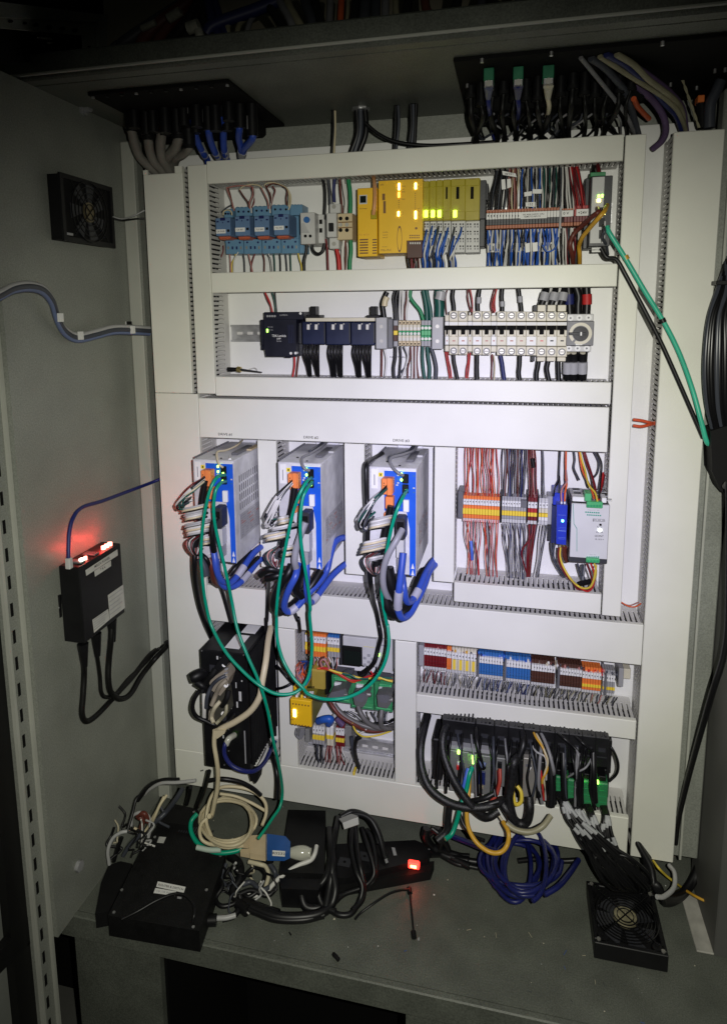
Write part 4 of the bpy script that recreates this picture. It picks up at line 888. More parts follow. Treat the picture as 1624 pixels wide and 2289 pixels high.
# small bottom terminals
t = tstrip('B7', 500, 645, 1280, 4, [(1262, 1290, LGREY, .006), (1292, 1355, WHITE, .002), (1358, 1378, GREYP, .003), (1380, 1430, JYEL, 0), (1432, 1480, GREYP, .004)], 'four grey terminals with yellow jumper under the yellow safety relay', SY, tilt=6)
strip_marks(t, 'B7', 500, 645, 1325, 4, SY + .0012, 14, 6)
t = tstrip('B7', 668, 752, 1270, 2, [(1255, 1290, WHITE, .006), (1292, 1380, WHITE, .002), (1382, 1425, JYEL, 0), (1427, 1500, CREAM, .004)], 'two white terminals in the lower small terminal row', SY)
t = tstrip('B7', 778, 882, 1290, 3, [(1268, 1300, TRED, .006), (1302, 1375, WHITE, .002), (1377, 1415, TRED, .003), (1418, 1460, JYEL, 0), (1462, 1508, TRED, .004)], 'three dark red terminals in the lower small terminal row', SY)
strip_marks(t, 'B7', 780, 882, 1335, 3, SY + .0012, 14)
tag(MB().zb('B7', 890, 1270, 970, 1520, .03, .07, mat('mid_grey_plastic', (.22, .22, .21), .5, nscale=30, namt=.1), .001).build('end_bracket'), 'wide grey end bracket right of the dark red lower terminals', 'bracket')
tag(MB().zb('B7', 410, 1310, 470, 1470, .03, .07, mat('mid_grey_plastic', (.22, .22, .21), .5), .001).build('end_bracket'), 'grey end bracket left under the yellow safety relay', 'bracket')
# ================================================================== ROW 4 right: long terminal row
TY = .022
tag(MB().zb('B8', 84, 165, 118, 305, .02, .07, GREYP, .001).build('end_bracket'), 'grey end bracket at the left end of the long multicoloured terminal row', 'bracket')
def tl(x): return (x - 118) * .1475     # the row drops this much in the window
secs = [(118, 270, 4 * 2, TRED, 'dark red'), (272, 302, 2, TORG, 'orange'), (304, 470, 8, CREAM, 'white and yellow'), (484, 648, 9, TBLUE, 'first blue'), (660, 832, 9, TBLUE, 'second blue'), (838, 998, 9, TBRN, 'first brown'), (1012, 1178, 9, TBRN, 'second brown'), (1180, 1308, 7, TORG, 'bright orange'), (1318, 1402, 5, GREYP, 'grey')]
for i, (a, c, n, m, nm_) in enumerate(secs):
    y = tl(a); Y = lambda v: v + y
    sp = [(Y(150), Y(182), {TRED: TRED, CREAM: CREAM, TORG: TORG}.get(m, m), .008), (Y(186), Y(226), WHITE, .002), (Y(229), Y(262), m, .003), (Y(264), Y(282), JYEL if i in (7, 8) else m, .001), (Y(284), Y(300), m, .003), (Y(302), Y(318), LGREY, .008)]
    if i == 2: sp = [(Y(150), Y(182), CREAM, .008), (Y(186), Y(226), WHITE, .002), (Y(229), Y(300), CREAM, .003), (Y(302), Y(318), LGREY, .008)]
    # strip positions follow the slope as a real sag of the window, so each block is measured at its own end
    t = tstrip('B8', a, c, 0, n, sp, '%s terminals in the long multicoloured row' % nm_, TY, tilt=0)
    strip_marks(t, 'B8', a, c, Y(206), n, TY + .0012, 7, tl(c) - tl(a))
    if i == 2:
        k = MB()
        for j in range(4): k.zb('B8', a + 6 + j * 42, Y(232 + j * 5), a + 22 + j * 42, Y(298 + j * 5), .0235, .0249, JYEL)
        k.build('jumper', t)
for x in (476, 654, 1005, 1313): tag(MB().zb('B8', x - 5, 186 + tl(x), x + 5, 318 + tl(x), .020, .07, DGREY, .0003).build('divider_plate'), 'thin grey divider %s of the long terminal row' % {476: 'before the first blue block', 654: 'between the two blue blocks', 1005: 'between the two brown blocks', 1313: 'before the grey block'}[x], 'divider')
tag(MB().zb('B8', 1404, 318, 1430, 442, .02, .07, GREYP, .001).build('end_bracket'), 'grey end bracket at the right end of the long multicoloured terminal row', 'bracket')
tag(MB().zb('B8', 1432, 320, 1478, 390, .055, .075, CREAM, .001).build('rail_clamp'), 'cream rail clamp at the right end of the long terminal row', 'clamp')
# ================================================================== ROW 5 right: black modular controller
KY = -.030
PGY = mat('plate_dim_grey', (.22, .225, .215), .45, .3, nscale=30, namt=.1)
KB = mat('controller_black', (.010, .010, .011), .42, nscale=40, namt=.25, bump=.15)
t = T('modular_controller', 'long black modular controller with many cables at the bottom right', 'controller', p('D1', 750, 600, .0))
def slope(x): return (x - 230) * .118       # drop of its top edge in the window
cols = [(232, 440), (445, 560), (565, 650), (655, 745), (750, 850), (855, 945), (950, 1035), (1040, 1120), (1125, 1205), (1210, 1290)]
one('left_cheek', 'D1', 172, 250, 232, 520, KY + .03, .07, KB, t, .002); one('end_cheek', 'D1', 1291, 262 , 1305, 470, KY + .02, .07, KB, t)
for i, (a, c) in enumerate(cols):
    y = 122 + slope(a); yb = y + (185 if i == 0 else 190); 
    mo = one('module', 'D1', a, y, c, yb + 10, KY + .012, .07, KB, t, .0015)
    ri = MB()
    for j in range(max(1, int((c - a) / 26))): ri.zb('D1', a + 6 + j * 26, y - 8, a + 18 + j * 26, y + 6, KY + .016, .06, KB, .001)
    ri.zb('D1', (a + c) / 2 - 22, y + 72, (a + c) / 2 + 22, y + 100, KY + .0105, KY + .0119, SLATE); ri.zb('D1', a + 8, y + 130, c - 8, y + 134, KY + .0108, KY + .0119, SLATE)
    ri.build('vent_rib', mo, kind='stuff')
    one('connector_bay', 'D1', a, yb + 12, c, yb + 200, KY + .030, .07, KB, t, .001)
one('front_plate', 'D1', 282, 322, 396, 600, KY + .002, .03, PGY, t, .001); one('front_plate', 'D1', 400, 345, 536, 612, KY + .004, .03, PGY, t, .001); one('edge_strip', 'D1', 282, 312, 538, 324, KY - .001, KY + .012, GREYP, t)
one('front_plate', 'D1', 572, 370, 640, 560, KY + .010, .03, PGY, t, .001)
one('silver_front', 'D1', 750, 372, 826, 670, KY + .000, .03, mat('warm_silver', (.36, .34, .30), .4, .4, nscale=30, namt=.08), t, .001)
ztext('7', 'D1', 790, 445, 34, KY - .0006, PAPER, t)
one('display_window', 'D1', 764, 410, 802, 432, KY - .0008, KY - .0001, DGREY, t)
one('video_port', 'D1', 450, 455, 505, 548, KY + .000, KY + .0039, NAVY, t, .001)
one('port', 'D1', 585, 405, 612, 440, KY + .004, KY + .0099, BLK, t)
for x, y, m in ((336, 340, LG), (428, 375, LG), (430, 403, LG), (336, 410, WHITE), (1128, 522, LG), (1222, 532, LG), (483, 562, BEIGE)): one('status_light', 'D1', x - 8, y - 11, x + 8, y + 11, KY - .0045, KY + .001, m, t, .0008)
one('red_plug', 'D1', 322, 420, 358, 455, KY - .006, KY + .0019, REDP, t, .001)
for i, (a, c, y0, y1) in enumerate(((955, 998, 490, 610), (1032, 1090, 510, 655), (1128, 1186, 515, 695), (1222, 1284, 530, 700))):
    t2 = T('terminal_plug', 'green pluggable terminal, %s of four on the black controller' % LPOS[i].replace('first and leftmost', 'first from left'), 'plug', p('D1', (a + c) / 2, y1, KY), 'green plugs of the black controller')
    one('plug_body', 'D1', a, y0, c, y1, KY + .000, KY + .029, mat('plug_dark_green', (.03, .22, .08), .45, nscale=40, namt=.15), t2, .002)
    k = MB()
    for j in range(4): k.zb('D1', a + 6, y0 + 12 + j * (y1 - y0 - 20) / 4, c - 6, y0 + 18 + j * (y1 - y0 - 20) / 4, KY - .0012, KY - .0001, TGRN)
    k.build('plug_rib', t2); one('plug_latch', 'D1', a + 8, y0 - 42, c - 8, y0 - 4, KY + .002, KY + .029, BLK, t2, .001)
# ================================================================== LEFT SIDE WALL
def qx(pts, z, X, dx, m, name, parent, **k): return MB().prism([p(z, x, y, X, 0) for x, y in pts], (dx, 0, 0), m).build(name, parent, **k)
WL = XL + .0002
def wall_fan():
    X = XL + .026
    a = p('C6', 232, 768, X, 0); b = p('C6', 508, 1095, X, 0); y0, y1, z0, z1 = a.y + .018, -.046, .178, .288; cy, cz = (y0 + y1) / 2, (z0 + z1) / 2
    t = T('cooling_fan', 'square black fan mounted on the upper left side panel', 'fan', (XL, cy, z0))
    m = MB(); m.box((X - .004, y0, z0), (X, y1, z0 + .008), BLK).box((X - .004, y0, z1 - .008), (X, y1, z1), BLK).box((X - .004, y0, z0 + .008), (X, y0 + .008, z1 - .008), BLK).box((X - .004, y1 - .008, z0 + .008), (X, y1, z1 - .008), BLK)
    m.box((WL, y0 + .002, z0 + .002), (X - .0041, y1 - .002, z1 - .002), BLKM); m.build('frame', t)
    r = MB()
    for k in range(5): r.ring((X + .0005, cy, cz), (1, 0, 0), .014 + k * .0095, .0128 + k * .0095, .002, BLK, 32)
    r.tube([(X + .0018, cy - .05, cz - .045), (X + .0018, cy + .05, cz + .045)], .001, BLK, 5); r.tube([(X + .0018, cy - .05, cz + .045), (X + .0018, cy + .05, cz - .045)], .001, BLK, 5); r.build('finger_guard', t)
    MB().cyl((X - .003, cy, cz), (X + .0006, cy, cz), .017, mat('hub_label', (.16, .13, .07), .35, .3, nscale=50, namt=.5), 20).build('hub', t)
    bl = MB()
    for k in range(7):
        A = k * 2 * math.pi / 7; bl.prism([(X - .0035, cy + rr * math.cos(A + o), cz + rr * math.sin(A + o)) for rr, o in ((.016, 0), (.050, .25), (.050, .75), (.016, .6))], (.0015, 0, 0), SLATE)
    bl.build('blade', t)
    MB().box((X, y0 + .008, z0 + .010), (X + .0005, y0 + .024, z0 + .014), GREYP).build('maker_plate', t)
wall_fan()
wire('C6', [(496, 958, -.05), (540, 968, -.02), (590, 955, .01), (640, 930, .02)], 0, .0016, 'lgrey', 'pale grey cable from the wall fan into the left duct', 'cable')
wire('C6', [(498, 965, -.05), (540, 974, -.02), (600, 968, .01), (640, 966, .02)], 0, .0016, 'black', 'black cable from the wall fan into the left duct', 'cable')
# grey and blue hoses running over the side panel
for k, (dy, c, r, lab) in enumerate(((-10, 'lgrey', .0042, 'pale grey hose looping across the left side panel'), (6, 'slate', .0058, 'dark hose looping across the left side panel'), (22, 'steelblue', .0042, 'blue grey hose under the dark hose on the left side panel'))):
    P = [(-40, 1320), (0, 1300), (60, 1270), (130, 1262), (190, 1280), (230, 1330), (255, 1410), (290, 1465), (345, 1490), (420, 1475), (500, 1455), (580, 1455), (660, 1460)]
    yy = [-.40, -.375, -.34, -.30, -.26, -.235, -.215, -.19, -.16, -.12, -.075, -.03, .02]
    o = MB().tube([p('C6', a, b + dy * .8, v) for (a, b), v in zip(P, yy)], r, wm(c, .5), 9).build('hose'); tag(o, lab, 'hose')
tb = MB(); 
for a, b, v in ((262, 1408, -.22), (352, 1488, -.168), (583, 1462, -.03)): q = p('C6', a, b, v - .006); tb.box((q.x - .002, q.y - .002, q.z - .006), (q.x + .004, q.y + .006, q.z + .008), WHITE)
tag(tb.build('cable_tie', kind='stuff'), 'white cable ties around the hoses on the left side panel', 'cable tie')
def clip(z, x, y, s, lab, X=XL):
    q = p(z, x, y, X, 0); m = MB().box((X + .0002, q.y - s, q.z - s), (X + .004, q.y + s, q.z + s), BLKM, .001).box((X + .004, q.y - s * .5, q.z - s * .4), (X + .008, q.y + s * .5, q.z + s * .3), BLK, .001).box((X + .0002, q.y - s * 1.25, q.z - s * 1.05), (X + .0012, q.y - s * 1.02, q.z + s * 1.0), WHITE)
    tag(m.build('cable_clip'), lab, 'clip')
clip('C6', 568, 1440, .008, 'black adhesive clip holding the hoses on the side panel'); clip('B5', 1310, 975, .011, 'empty black adhesive clip low on the left side panel')
def bolt(z, x, y, lab):
    q = p(z, x, y, XL, 0); m = MB().cyl((XL, q.y, q.z), (XL + .006, q.y, q.z), .012, GREYP, 6).cyl((XL + .006, q.y, q.z), (XL + .016, q.y, q.z), .007, GREYP, 10); tag(m.build('bolt'), lab, 'bolt')
bolt('C6', 365, 480, 'grey bolt head at the top of the left side panel')
# network module on the side panel
X = -.600
y0, y1, z0, z1 = -.2462, -.121, -.511, -.372
t = T('network_module', 'black wall mounted network module with glowing red lamps on the left side panel', 'module', (XL, (y0 + y1) / 2, z0))
MB().box((WL + .004, y0, z0), (X, y1, z1), BLK, .0015).build('housing', t)
MB().prism([p('B5', x, y, y0 - .002) for x, y in ((440, 1040), (520, 1030), (530, 1225), (460, 1248), (445, 1200))], (0, .004, 0), BLK).build('mounting_ear', t)
MB().prism([p('B5', x, y, y0 - .0024) for x, y in ((455, 1130), (518, 1134), (516, 1146), (456, 1142))], (0, .0003, 0), GREYP).build('ear_slot', t)
for nme, pts in (('marking_label', ((745, 812), (1022, 630), (1026, 682), (752, 860))), ('marking_label', ((822, 818), (965, 728), (968, 775), (828, 868))), ('rating_label', ((940, 1030), (1072, 938), (1088, 1140), (958, 1240))), ('rating_label', ((805, 1245), (942, 1150), (955, 1242), (820, 1358)))):
    l = qx(pts, 'B5', X + .0002, .0005, mat('old_paper', (.55, .55, .52), .6, nscale=60, namt=.12), nme, t)
    A = [p('B5', x, y, X + .0009, 0) for x, y in pts]; cc = (A[0] + A[1] + A[2] + A[3]) / 4
    hz = (A[0] - A[3]).length
    if len(l.name) and nme == 'marking_label': text('MFLEX-POWER' if pts[0][0] == 745 else 'T K 6', cc, .0050, INK, l, (0, 1, 0), (0, 0, 1))
    else:
        f = MB()
        for k in range(5): zz = cc.z + hz * (.34 - k * .17); f.box((X + .0008, A[0].y + .003, zz), (X + .0010, A[1].y - U(.003, .015), zz + .0014), INKG)
        f.build('label_print', l, kind='stuff')
for (x, y, m, w) in ((708, 678, mat('led_pale', (1, 1, .9), .4, emit=(.9, 1, .75), estr=9), 8), (742, 668, LRW, 6), (902, 608, LRW, 8), (930, 592, LRW, 8), (958, 580, LRW, 8)):
    q = p('B5', x, y, -.612, 0); MB().cyl((-.612, q.y, z1 + .0002), (-.612, q.y, z1 + .006), .0042 if w == 8 else .003, m, 10).build('status_light', t)
sk = MB()
for q in (-.226, -.186): sk.box((-.632, q - .006, z1 + .0002), (-.606, q + .008, z1 + .003), DGREY, .001)
sk.build('socket', t)
for (yy, z_, e) in ((-.150, z1 + .016, .07), (-.205, z1 + .016, .05)):
    l = bpy.data.lights.new('lamp_glow', 'POINT'); l.energy = e; l.color = (1, .05, .04); l.shadow_soft_size = .006
    o = bpy.data.objects.new('lamp_glow', l); COL.objects.link(o); o.location = (-.620, yy, z_)
wirew([p('B5', 600, 760, -.612, 0), p('B5', 598, 640, -.614, 0), p('B5', 605, 480, -.618, 0), p('B5', 640, 350, -.62, 0), p('B5', 720, 262, -.624, 0), p('B5', 900, 205, -.626, 0), p('B5', 1100, 130, -.626, 0), p('B5', 1300, 55, -.615, 0), p('B5', 1400, 15, -.598, 0), p('B5', 1440, 5, -.575, 0)], .0034, 'dkblue', 'dark blue network cable rising from the wall module to the left duct', 'cable', name='network_cable', n=8)
q = p('B5', 600, 735, -.612, 0); tag(MB().box((q.x - .005, q.y - .005, z1 + .001), (q.x + .005, q.y + .005, z1 + .020), LGREY, .0015).build('network_plug'), 'clear network plug seated in the top of the wall module', 'plug')
for i, (xa, ya, pts, r, nm_) in enumerate(((725, 1470, ((725, 1470), (728, 1560), (735, 1700), (725, 1900), (715, 2060), (750, 2130), (830, 2090), (940, 1980), (1040, 1870), (1160, 1740), (1300, 1560), (1400, 1480), (1460, 1440)), .0052, 'left'),
        (840, 1380, ((840, 1380), (845, 1520), (870, 1720), (885, 1880), (930, 1920), (1010, 1890), (1120, 1760), (1250, 1640), (1380, 1500), (1460, 1450)), .0036, 'middle'),
        (975, 1260, ((975, 1260), (968, 1420), (950, 1600), (945, 1760), (970, 1880), (1050, 1935), (1140, 1890), (1230, 1740), (1340, 1600), (1460, 1470)), .0055, 'right'))):
    n = len(pts); P = [p('B5', a, b, -.612 if k < 2 else (-.628 if k < n - 1 else -.600) + i * .004, 0) for k, (a, b) in enumerate(pts)]
    o = MB().tube(P, r, BLKR, 9).build('power_cable'); tag(o, 'black cable from the %s socket under the wall module, swinging to the left duct' % nm_, 'cable')
    e = P[0]; MB().tube([e + Vector((0, 0, .004)), e + Vector((0, 0, -.018)), e + Vector((0, 0, -.040))], .009, BLK, 10, rr=lambda s: .0095 - .0045 * s).build('plug', o)
# ================================================================== ROOF: gland plates, glands and cables
ZP = ZC - .0005
def gland_plate(pts, z, lab):
    A = [p(z, x, y, ZP - .003, 2) for x, y in pts]; return A
tp = T('gland_plate', 'black rectangular cable entry plate under the roof at upper left', 'gland plate', (-.45, -.03, ZC - .02))
MB().box((-.580, -.163, ZC - .006), (-.330, .100, ZC - .0003), DARK, .001).build('plate', tp)
sh = MB()
for k in range(10): sh.cyl((-.575 + k * .0265, -.155, ZC - .0062), (-.575 + k * .0265, -.155, ZC - .0085), .003, METAL if k % 3 == 0 else BLK, 8)
sh.build('screw', tp, kind='stuff')
greys = [((380, 420), (400, 520), (440, 620), (520, 700), (590, 760), .0085, 'rose'), ((500, 485), (510, 570), (540, 650), (600, 720), (640, 780), .0085, 'grey'), ((605, 415), (590, 520), (600, 620), (640, 700), (670, 760), .0092, 'grey'), ((722, 475), (700, 550), (655, 610), (650, 660), (680, 740), .0090, 'grey'), ((800, 545), (770, 590), (710, 630), (690, 680), (690, 730), .0078, 'grey')]
GG = mat('cable_grey_sheath', (.19, .18, .16), .5, nscale=60, namt=.1); GB = mat('cable_blue_sheath', (.02, .06, .36), .45, nscale=60, namt=.1)
ds = (-.05, -.045, -.045, -.045, -.035)
for i, g_ in enumerate(greys):
    P = [p('E8', a, b, ds[i] + k * .02) for k, (a, b) in enumerate(g_[:5])]
    o = MB().tube([Vector((P[0].x, P[0].y, P[0].z + .012))] + P, g_[5], GG, 9).build('power_cable'); tag(o, 'thick grey cable dropping from the upper left plate into the left duct', 'cable', 'thick grey cables at the upper left')
    MB().cyl((P[0].x, P[0].y, P[0].z + .002), (P[0].x, P[0].y, ZC - .0065), g_[5] * 1.45, BLK, 12).cyl((P[0].x, P[0].y, P[0].z - .004), (P[0].x, P[0].y, P[0].z + .0019), g_[5] * 1.25, BLKM, 12).build('cable_gland', o)
blues = [((830, 365), (840, 440), (865, 520), (905, 600), (930, 640)), ((940, 430), (950, 490), (975, 560), (1000, 610), (1020, 640)), ((1050, 345), (1048, 430), (1050, 530), (1060, 600), (1075, 640)), ((1165, 420), (1160, 480), (1175, 545), (1180, 600), (1178, 640)), ((1262, 480), (1235, 520), (1200, 560), (1190, 600), (1182, 640))]
for i, g_ in enumerate(blues):
    P = [p('E8', a, b, -.05 + k * .02) for k, (a, b) in enumerate(g_)]
    o = MB().tube([Vector((P[0].x, P[0].y, P[0].z + .012))] + P + [P[-1] + Vector((0, .01, -.02))], .0062, GB, 9).build('motor_cable'); tag(o, 'blue cable dropping from the upper left plate, %s' % ['leftmost of five', 'second from left of five', 'thickest looking, in the middle of five', 'with a white printed sleeve', 'rightmost of five, bending left'][i], 'cable', 'blue cables at the upper left')
    MB().cyl((P[0].x, P[0].y, P[0].z + .002), (P[0].x, P[0].y, ZC - .0065), .0098, BLK, 12).build('cable_gland', o)
    MB().box((P[0].x - .006, P[0].y - .0104, P[0].z + .012), (P[0].x - .004, P[0].y - .0096, P[0].z + .034), METAL).build('gland_clip', o)
    k = min(3, 3); MB().tube([P[3].lerp(P[2], .4), P[3].lerp(P[4], .4)], .0070, mat('sleeve_grey', (.40, .40, .42), .5), 9).build('marker_sleeve', o)
for i in range(7):
    x = -.553 + i * .030; y = -.068 + (i % 2) * .012
    o = MB().cyl((x, y, ZC - .0065), (x, y, ZC - .036 - (i % 3) * .006), .0105, BLK, 10).cyl((x + .015, y + .014, ZC - .0065), (x + .015, y + .014, ZC - .045), .0095, BLK, 10).build('plug_row_part'); o.name = 'cable_gland'; tag(o, 'black screwed gland hanging in the dark cluster under the upper left plate', 'cable gland', 'black glands under the upper left plate')
    o['kind'] = 'stuff'
tag(MB().box((-.568, -.050, ZC - .034), (-.352, .060, ZC - .0066), DARK, .004).build('connector_frame'), 'black connector frame hanging under the upper left plate', 'frame')
# right plate
tp = T('gland_plate', 'large black cable entry plate under the roof at upper right', 'gland plate', (.28, .0, ZC - .02))
MB().box((.0170, -.163, ZC - .006), (.543, .124, ZC - .0003), DARK, .001).build('plate', tp)
sh = MB()
for x, y in ((545, 275), (480, 385), (850, 245), (1340, 200), (1375, 380), (1570, 320), (1490, 395), (905, 440), (745, 462), (600, 450), (845, 510), (990, 430), (1615, 315)): q = p('A2', x, y, ZC - .012, 2); sh.cyl(q, q + Vector((0, 0, .0055)), .0026, METAL, 8)
sh.build('screw', tp, kind='stuff')
# dark sockets and loose cable ends behind the top ducts
for i, (x, c, w) in enumerate(((575, 'dkblue', 22), (705, 'dkblue', 22), (838, 'tan', 24))):
    t = T('network_coupler', 'green network coupler with %s plug, %s of three under the upper right plate' % (['blue', 'dark blue', 'white'][i], ['left', 'middle', 'right'][i]), 'coupler', p('A2', x, 380, .03), 'green network couplers')
    cy_ = p('A2', x, 300 - i * 6, .410, 2).y
    one('coupler_body', 'A2', x - w, 298 - i * 6, x + w, 350 - i * 5, cy_, cy_ + .03, mat('coupler_green', (.02, .16, .08), .4, nscale=60, namt=.2), t, .001)
    one('metal_shell', 'A2', x - w * .9, 352 - i * 5, x + w * .9, 378 - i * 5, cy_ + .002, cy_ + .025, METAL, t, .001)
    q = p('A2', x, 366 - i * 5, cy_ + .0015); MB().cyl(q, q - Vector((0, .0012, 0)), .0045, SCREW, 12).build('screw', t)
    P = [p('A2', a, b, min(d, .05)) for a, b, d in ([(x, 380, cy_ + .01), (x - 2, 430, cy_ + .03), (x + 2, 480, cy_ + .055), (x + (14 if i == 0 else -6 if i == 1 else -20), 560, .045), (x + (35 if i == 0 else -10 if i == 1 else -38), 640, .05)])]
    o = MB().tube(P, .0035, wm(c), 8).build('network_cable'); tag(o, '%s network cable hanging from the %s green coupler' % (['blue', 'dark blue', 'off white'][i], ['left', 'middle', 'right'][i]), 'cable')
    MB().tube([P[0], P[1]], .0062, mat('boot_%d' % i, ((.10, .11, .18), (.08, .08, .14), (.5, .48, .38))[i], .45), 8, rr=lambda s: .0075 - .003 * s).build('boot', o)
tag(MB().box((.030, -.030, ZC - .040), (.300, .070, ZC - .0066), DARK, .004).build('connector_frame'), 'black connector frame hanging under the upper right plate', 'frame')
for i in range(15):
    x = .035 + i * .0172; y = -.055 + U(-.012, .012); h = U(.012, .030)
    o = MB().cyl((x, y, ZC - .0065), (x, y, ZC - .0065 - h), .0075, BLK, 10).cyl((x, y, ZC - .0066 - h), (x, y, ZC - .012 - h), .0085, BLKM, 8).build('cable_gland'); tag(o, 'black cable gland in the row under the upper right plate', 'cable gland', 'black glands under the upper right plate')
    P = [Vector((x, y, ZC - .010 - h)), Vector((x + U(-.006, .006), y + .010, ZC - .05 - h * .3)), Vector((x + U(-.016, .016), .03, .345)), Vector((x + U(-.02, .02), .05, .31))]
    tag(MB().tube(P, U(.0022, .0045), BLKR, 7).build('power_cable'), 'thin black cable from the upper right plate into the top duct', 'cable', 'black cables behind the top duct')
fan('A2', 500, 1150, 500, 520, 1160, 612, 30, ['black', 'black', 'slate', 'black', 'grey'], -.02, .055, 'tangled behind the top duct', r=.0020, jit=26, perm=.5)
for pts, r, c, lab in (
    ([(80, 185), (200, 330), (330, 490), (450, 640), (560, 790), (620, 920), (650, 1000)], .0052, 'grey', 'thin grey cable sweeping down right from the upper right plate'),
    ([(190, 190), (330, 290), (460, 430), (560, 560), (610, 700), (650, 850), (690, 1000)], .0085, 'slate', 'thick dark grey cable sweeping down from the upper right plate'),
    ([(280, 170), (430, 270), (600, 380), (760, 480), (920, 580), (1080, 720), (1160, 860), (1190, 960)], .0060, 'khaki', 'khaki cable arching down behind the right duct'),
    ([(350, 150), (520, 240), (680, 370), (800, 470), (960, 660), (1090, 800), (1150, 960)], .0075, 'navy', 'navy blue cable arching behind the khaki cable'),
    ([(460, 150), (640, 260), (800, 420), (960, 540), (1080, 640), (1150, 760), (1180, 960)], .0070, 'khaki', 'second khaki cable arching down at upper right'),
    ([(520, 190), (700, 300), (900, 440), (1040, 560), (1160, 720), (1200, 960)], .0060, 'purple', 'dark purple brown cable at the outer side of the arching bundle'),
    ([(640, 450), (760, 560), (860, 660), (950, 800), (980, 950), (940, 1060), (840, 1150)], .0085, 'purple', 'thick purple cable hanging into the gap between the right ducts'),
    ([(640, 620), (680, 700), (740, 770), (800, 830)], .0068, 'orange', 'short orange cable among the dark cables at upper right')):
    n = len(pts); e0 = min(.0, p('E4', *pts[0], .410, 2).y) if pts[0][1] < 400 else -.04; o = MB().tube([p('E4', a, b, e0 + (.045 - e0) * (k / (n - 1))) for k, (a, b) in enumerate(pts)], r * .62, mat('sheath_' + c, tuple(x * .85 + .006 for x in wm(c).node_tree.nodes['Principled BSDF'].inputs['Base Color'].default_value[:3]), .5, nscale=70, namt=.15), 9).build('sheathed_cable'); tag(o, lab, 'cable')
m = MB()
for s in (0, math.pi): m.tube([p('E4', 1105 + (k / 14) * 225 + 9 * math.sin(k * 1.5 + s), 275 + (k / 14) * 650, .01) for k in range(15)], .0013, wm('khaki'), 6)
tag(m.build('twisted_wire'), 'twisted yellow green wire pair rising above the right duct', 'wire')
tag(MB().zb('E4', 1320, 580, 1388, 650, .01, .03, TORG, .001).build('orange_plug'), 'small orange plug in the dark upper right corner', 'plug')
tag(MB().tube([p('E4', x, y, .02) for x, y in ((1350, 655), (1365, 760), (1370, 930))], .0075, BLKM, 8).build('sheathed_cable'), 'black cable under the small orange plug', 'cable')
tag(MB().tube([p('E4', x, y, .01) for x, y in ((1560, 430), (1500, 560), (1450, 680), (1440, 930))], .0085, wm('slate'), 8).build('sheathed_cable'), 'slate cable at the extreme upper right corner', 'cable')
# centre glands
for i, (z, x, y, yb, r, big, lab) in enumerate((('A1', 1480, 445, 690, .0045, 0, 'left'), ('A1', 1600, 490, 690, .0085, 1, 'large silver'), ('A2', 170, 440, 660, .0045, 0, 'third'), ('A2', 243, 445, 660, .0060, 0, 'rightmost'))):
    q = p(z, x, y, .045); k = MB()
    t = T('cable_gland', '%s cable gland in the grey roof above the top duct' % lab, 'cable gland', (q.x, q.y, q.z), 'roof glands above the top duct')
    MB().cyl((q.x, q.y, ZC - .0002), (q.x, q.y, q.z), r * (1.7 if big else 1.3), METAL if big else BLK, 14).build('gland_body', t)
    MB().cyl((q.x, q.y, q.z + (ZC - q.z) * .3), (q.x, q.y, q.z + (ZC - q.z) * .3 + .006), r * 2.0, METAL if big else BLK, 8, smooth=False).build('lock_nut', t)
    if not big: MB().cyl((q.x + .003, q.y - r * 1.3, q.z + .004), (q.x + .003, q.y - r * 1.3 - .001, q.z + .004), .003, SCREW, 8).build('nut_glint', t)
    nC = 3 if big or i == 3 else 2
    for j in range(nC):
        c = ['black', 'slate', 'black'][j] if i else ['black', 'beige'][j]
        x0 = q.x + (j - (nC - 1) / 2) * r * .9; b = p(z, x, yb, .05)
        rr = r * .62 if not (i == 0 and j == 1) else .0022
        tag(MB().tube([(x0, q.y, q.z + .004), (x0 + U(-.002, .002), q.y + .002, (q.z + b.z) / 2), (x0 - .004 - (.010 if big else 0), .05, b.z), (x0 - .004 - (.012 if big else 0), .05, b.z - .04)], rr, wm(c), 8).build('power_cable'), '%s cable from the %s roof gland down behind the top duct' % (CN[c], lab), 'cable', 'cables under the %s roof gland' % lab)
wire('A2', [(30, 540, .03), (90, 590, .03), (170, 625, .03), (300, 640, .03), (450, 635, .03), (600, 625, .04)], 0, .0036, 'black', 'black cable running flat behind the top duct towards the right', 'cable')
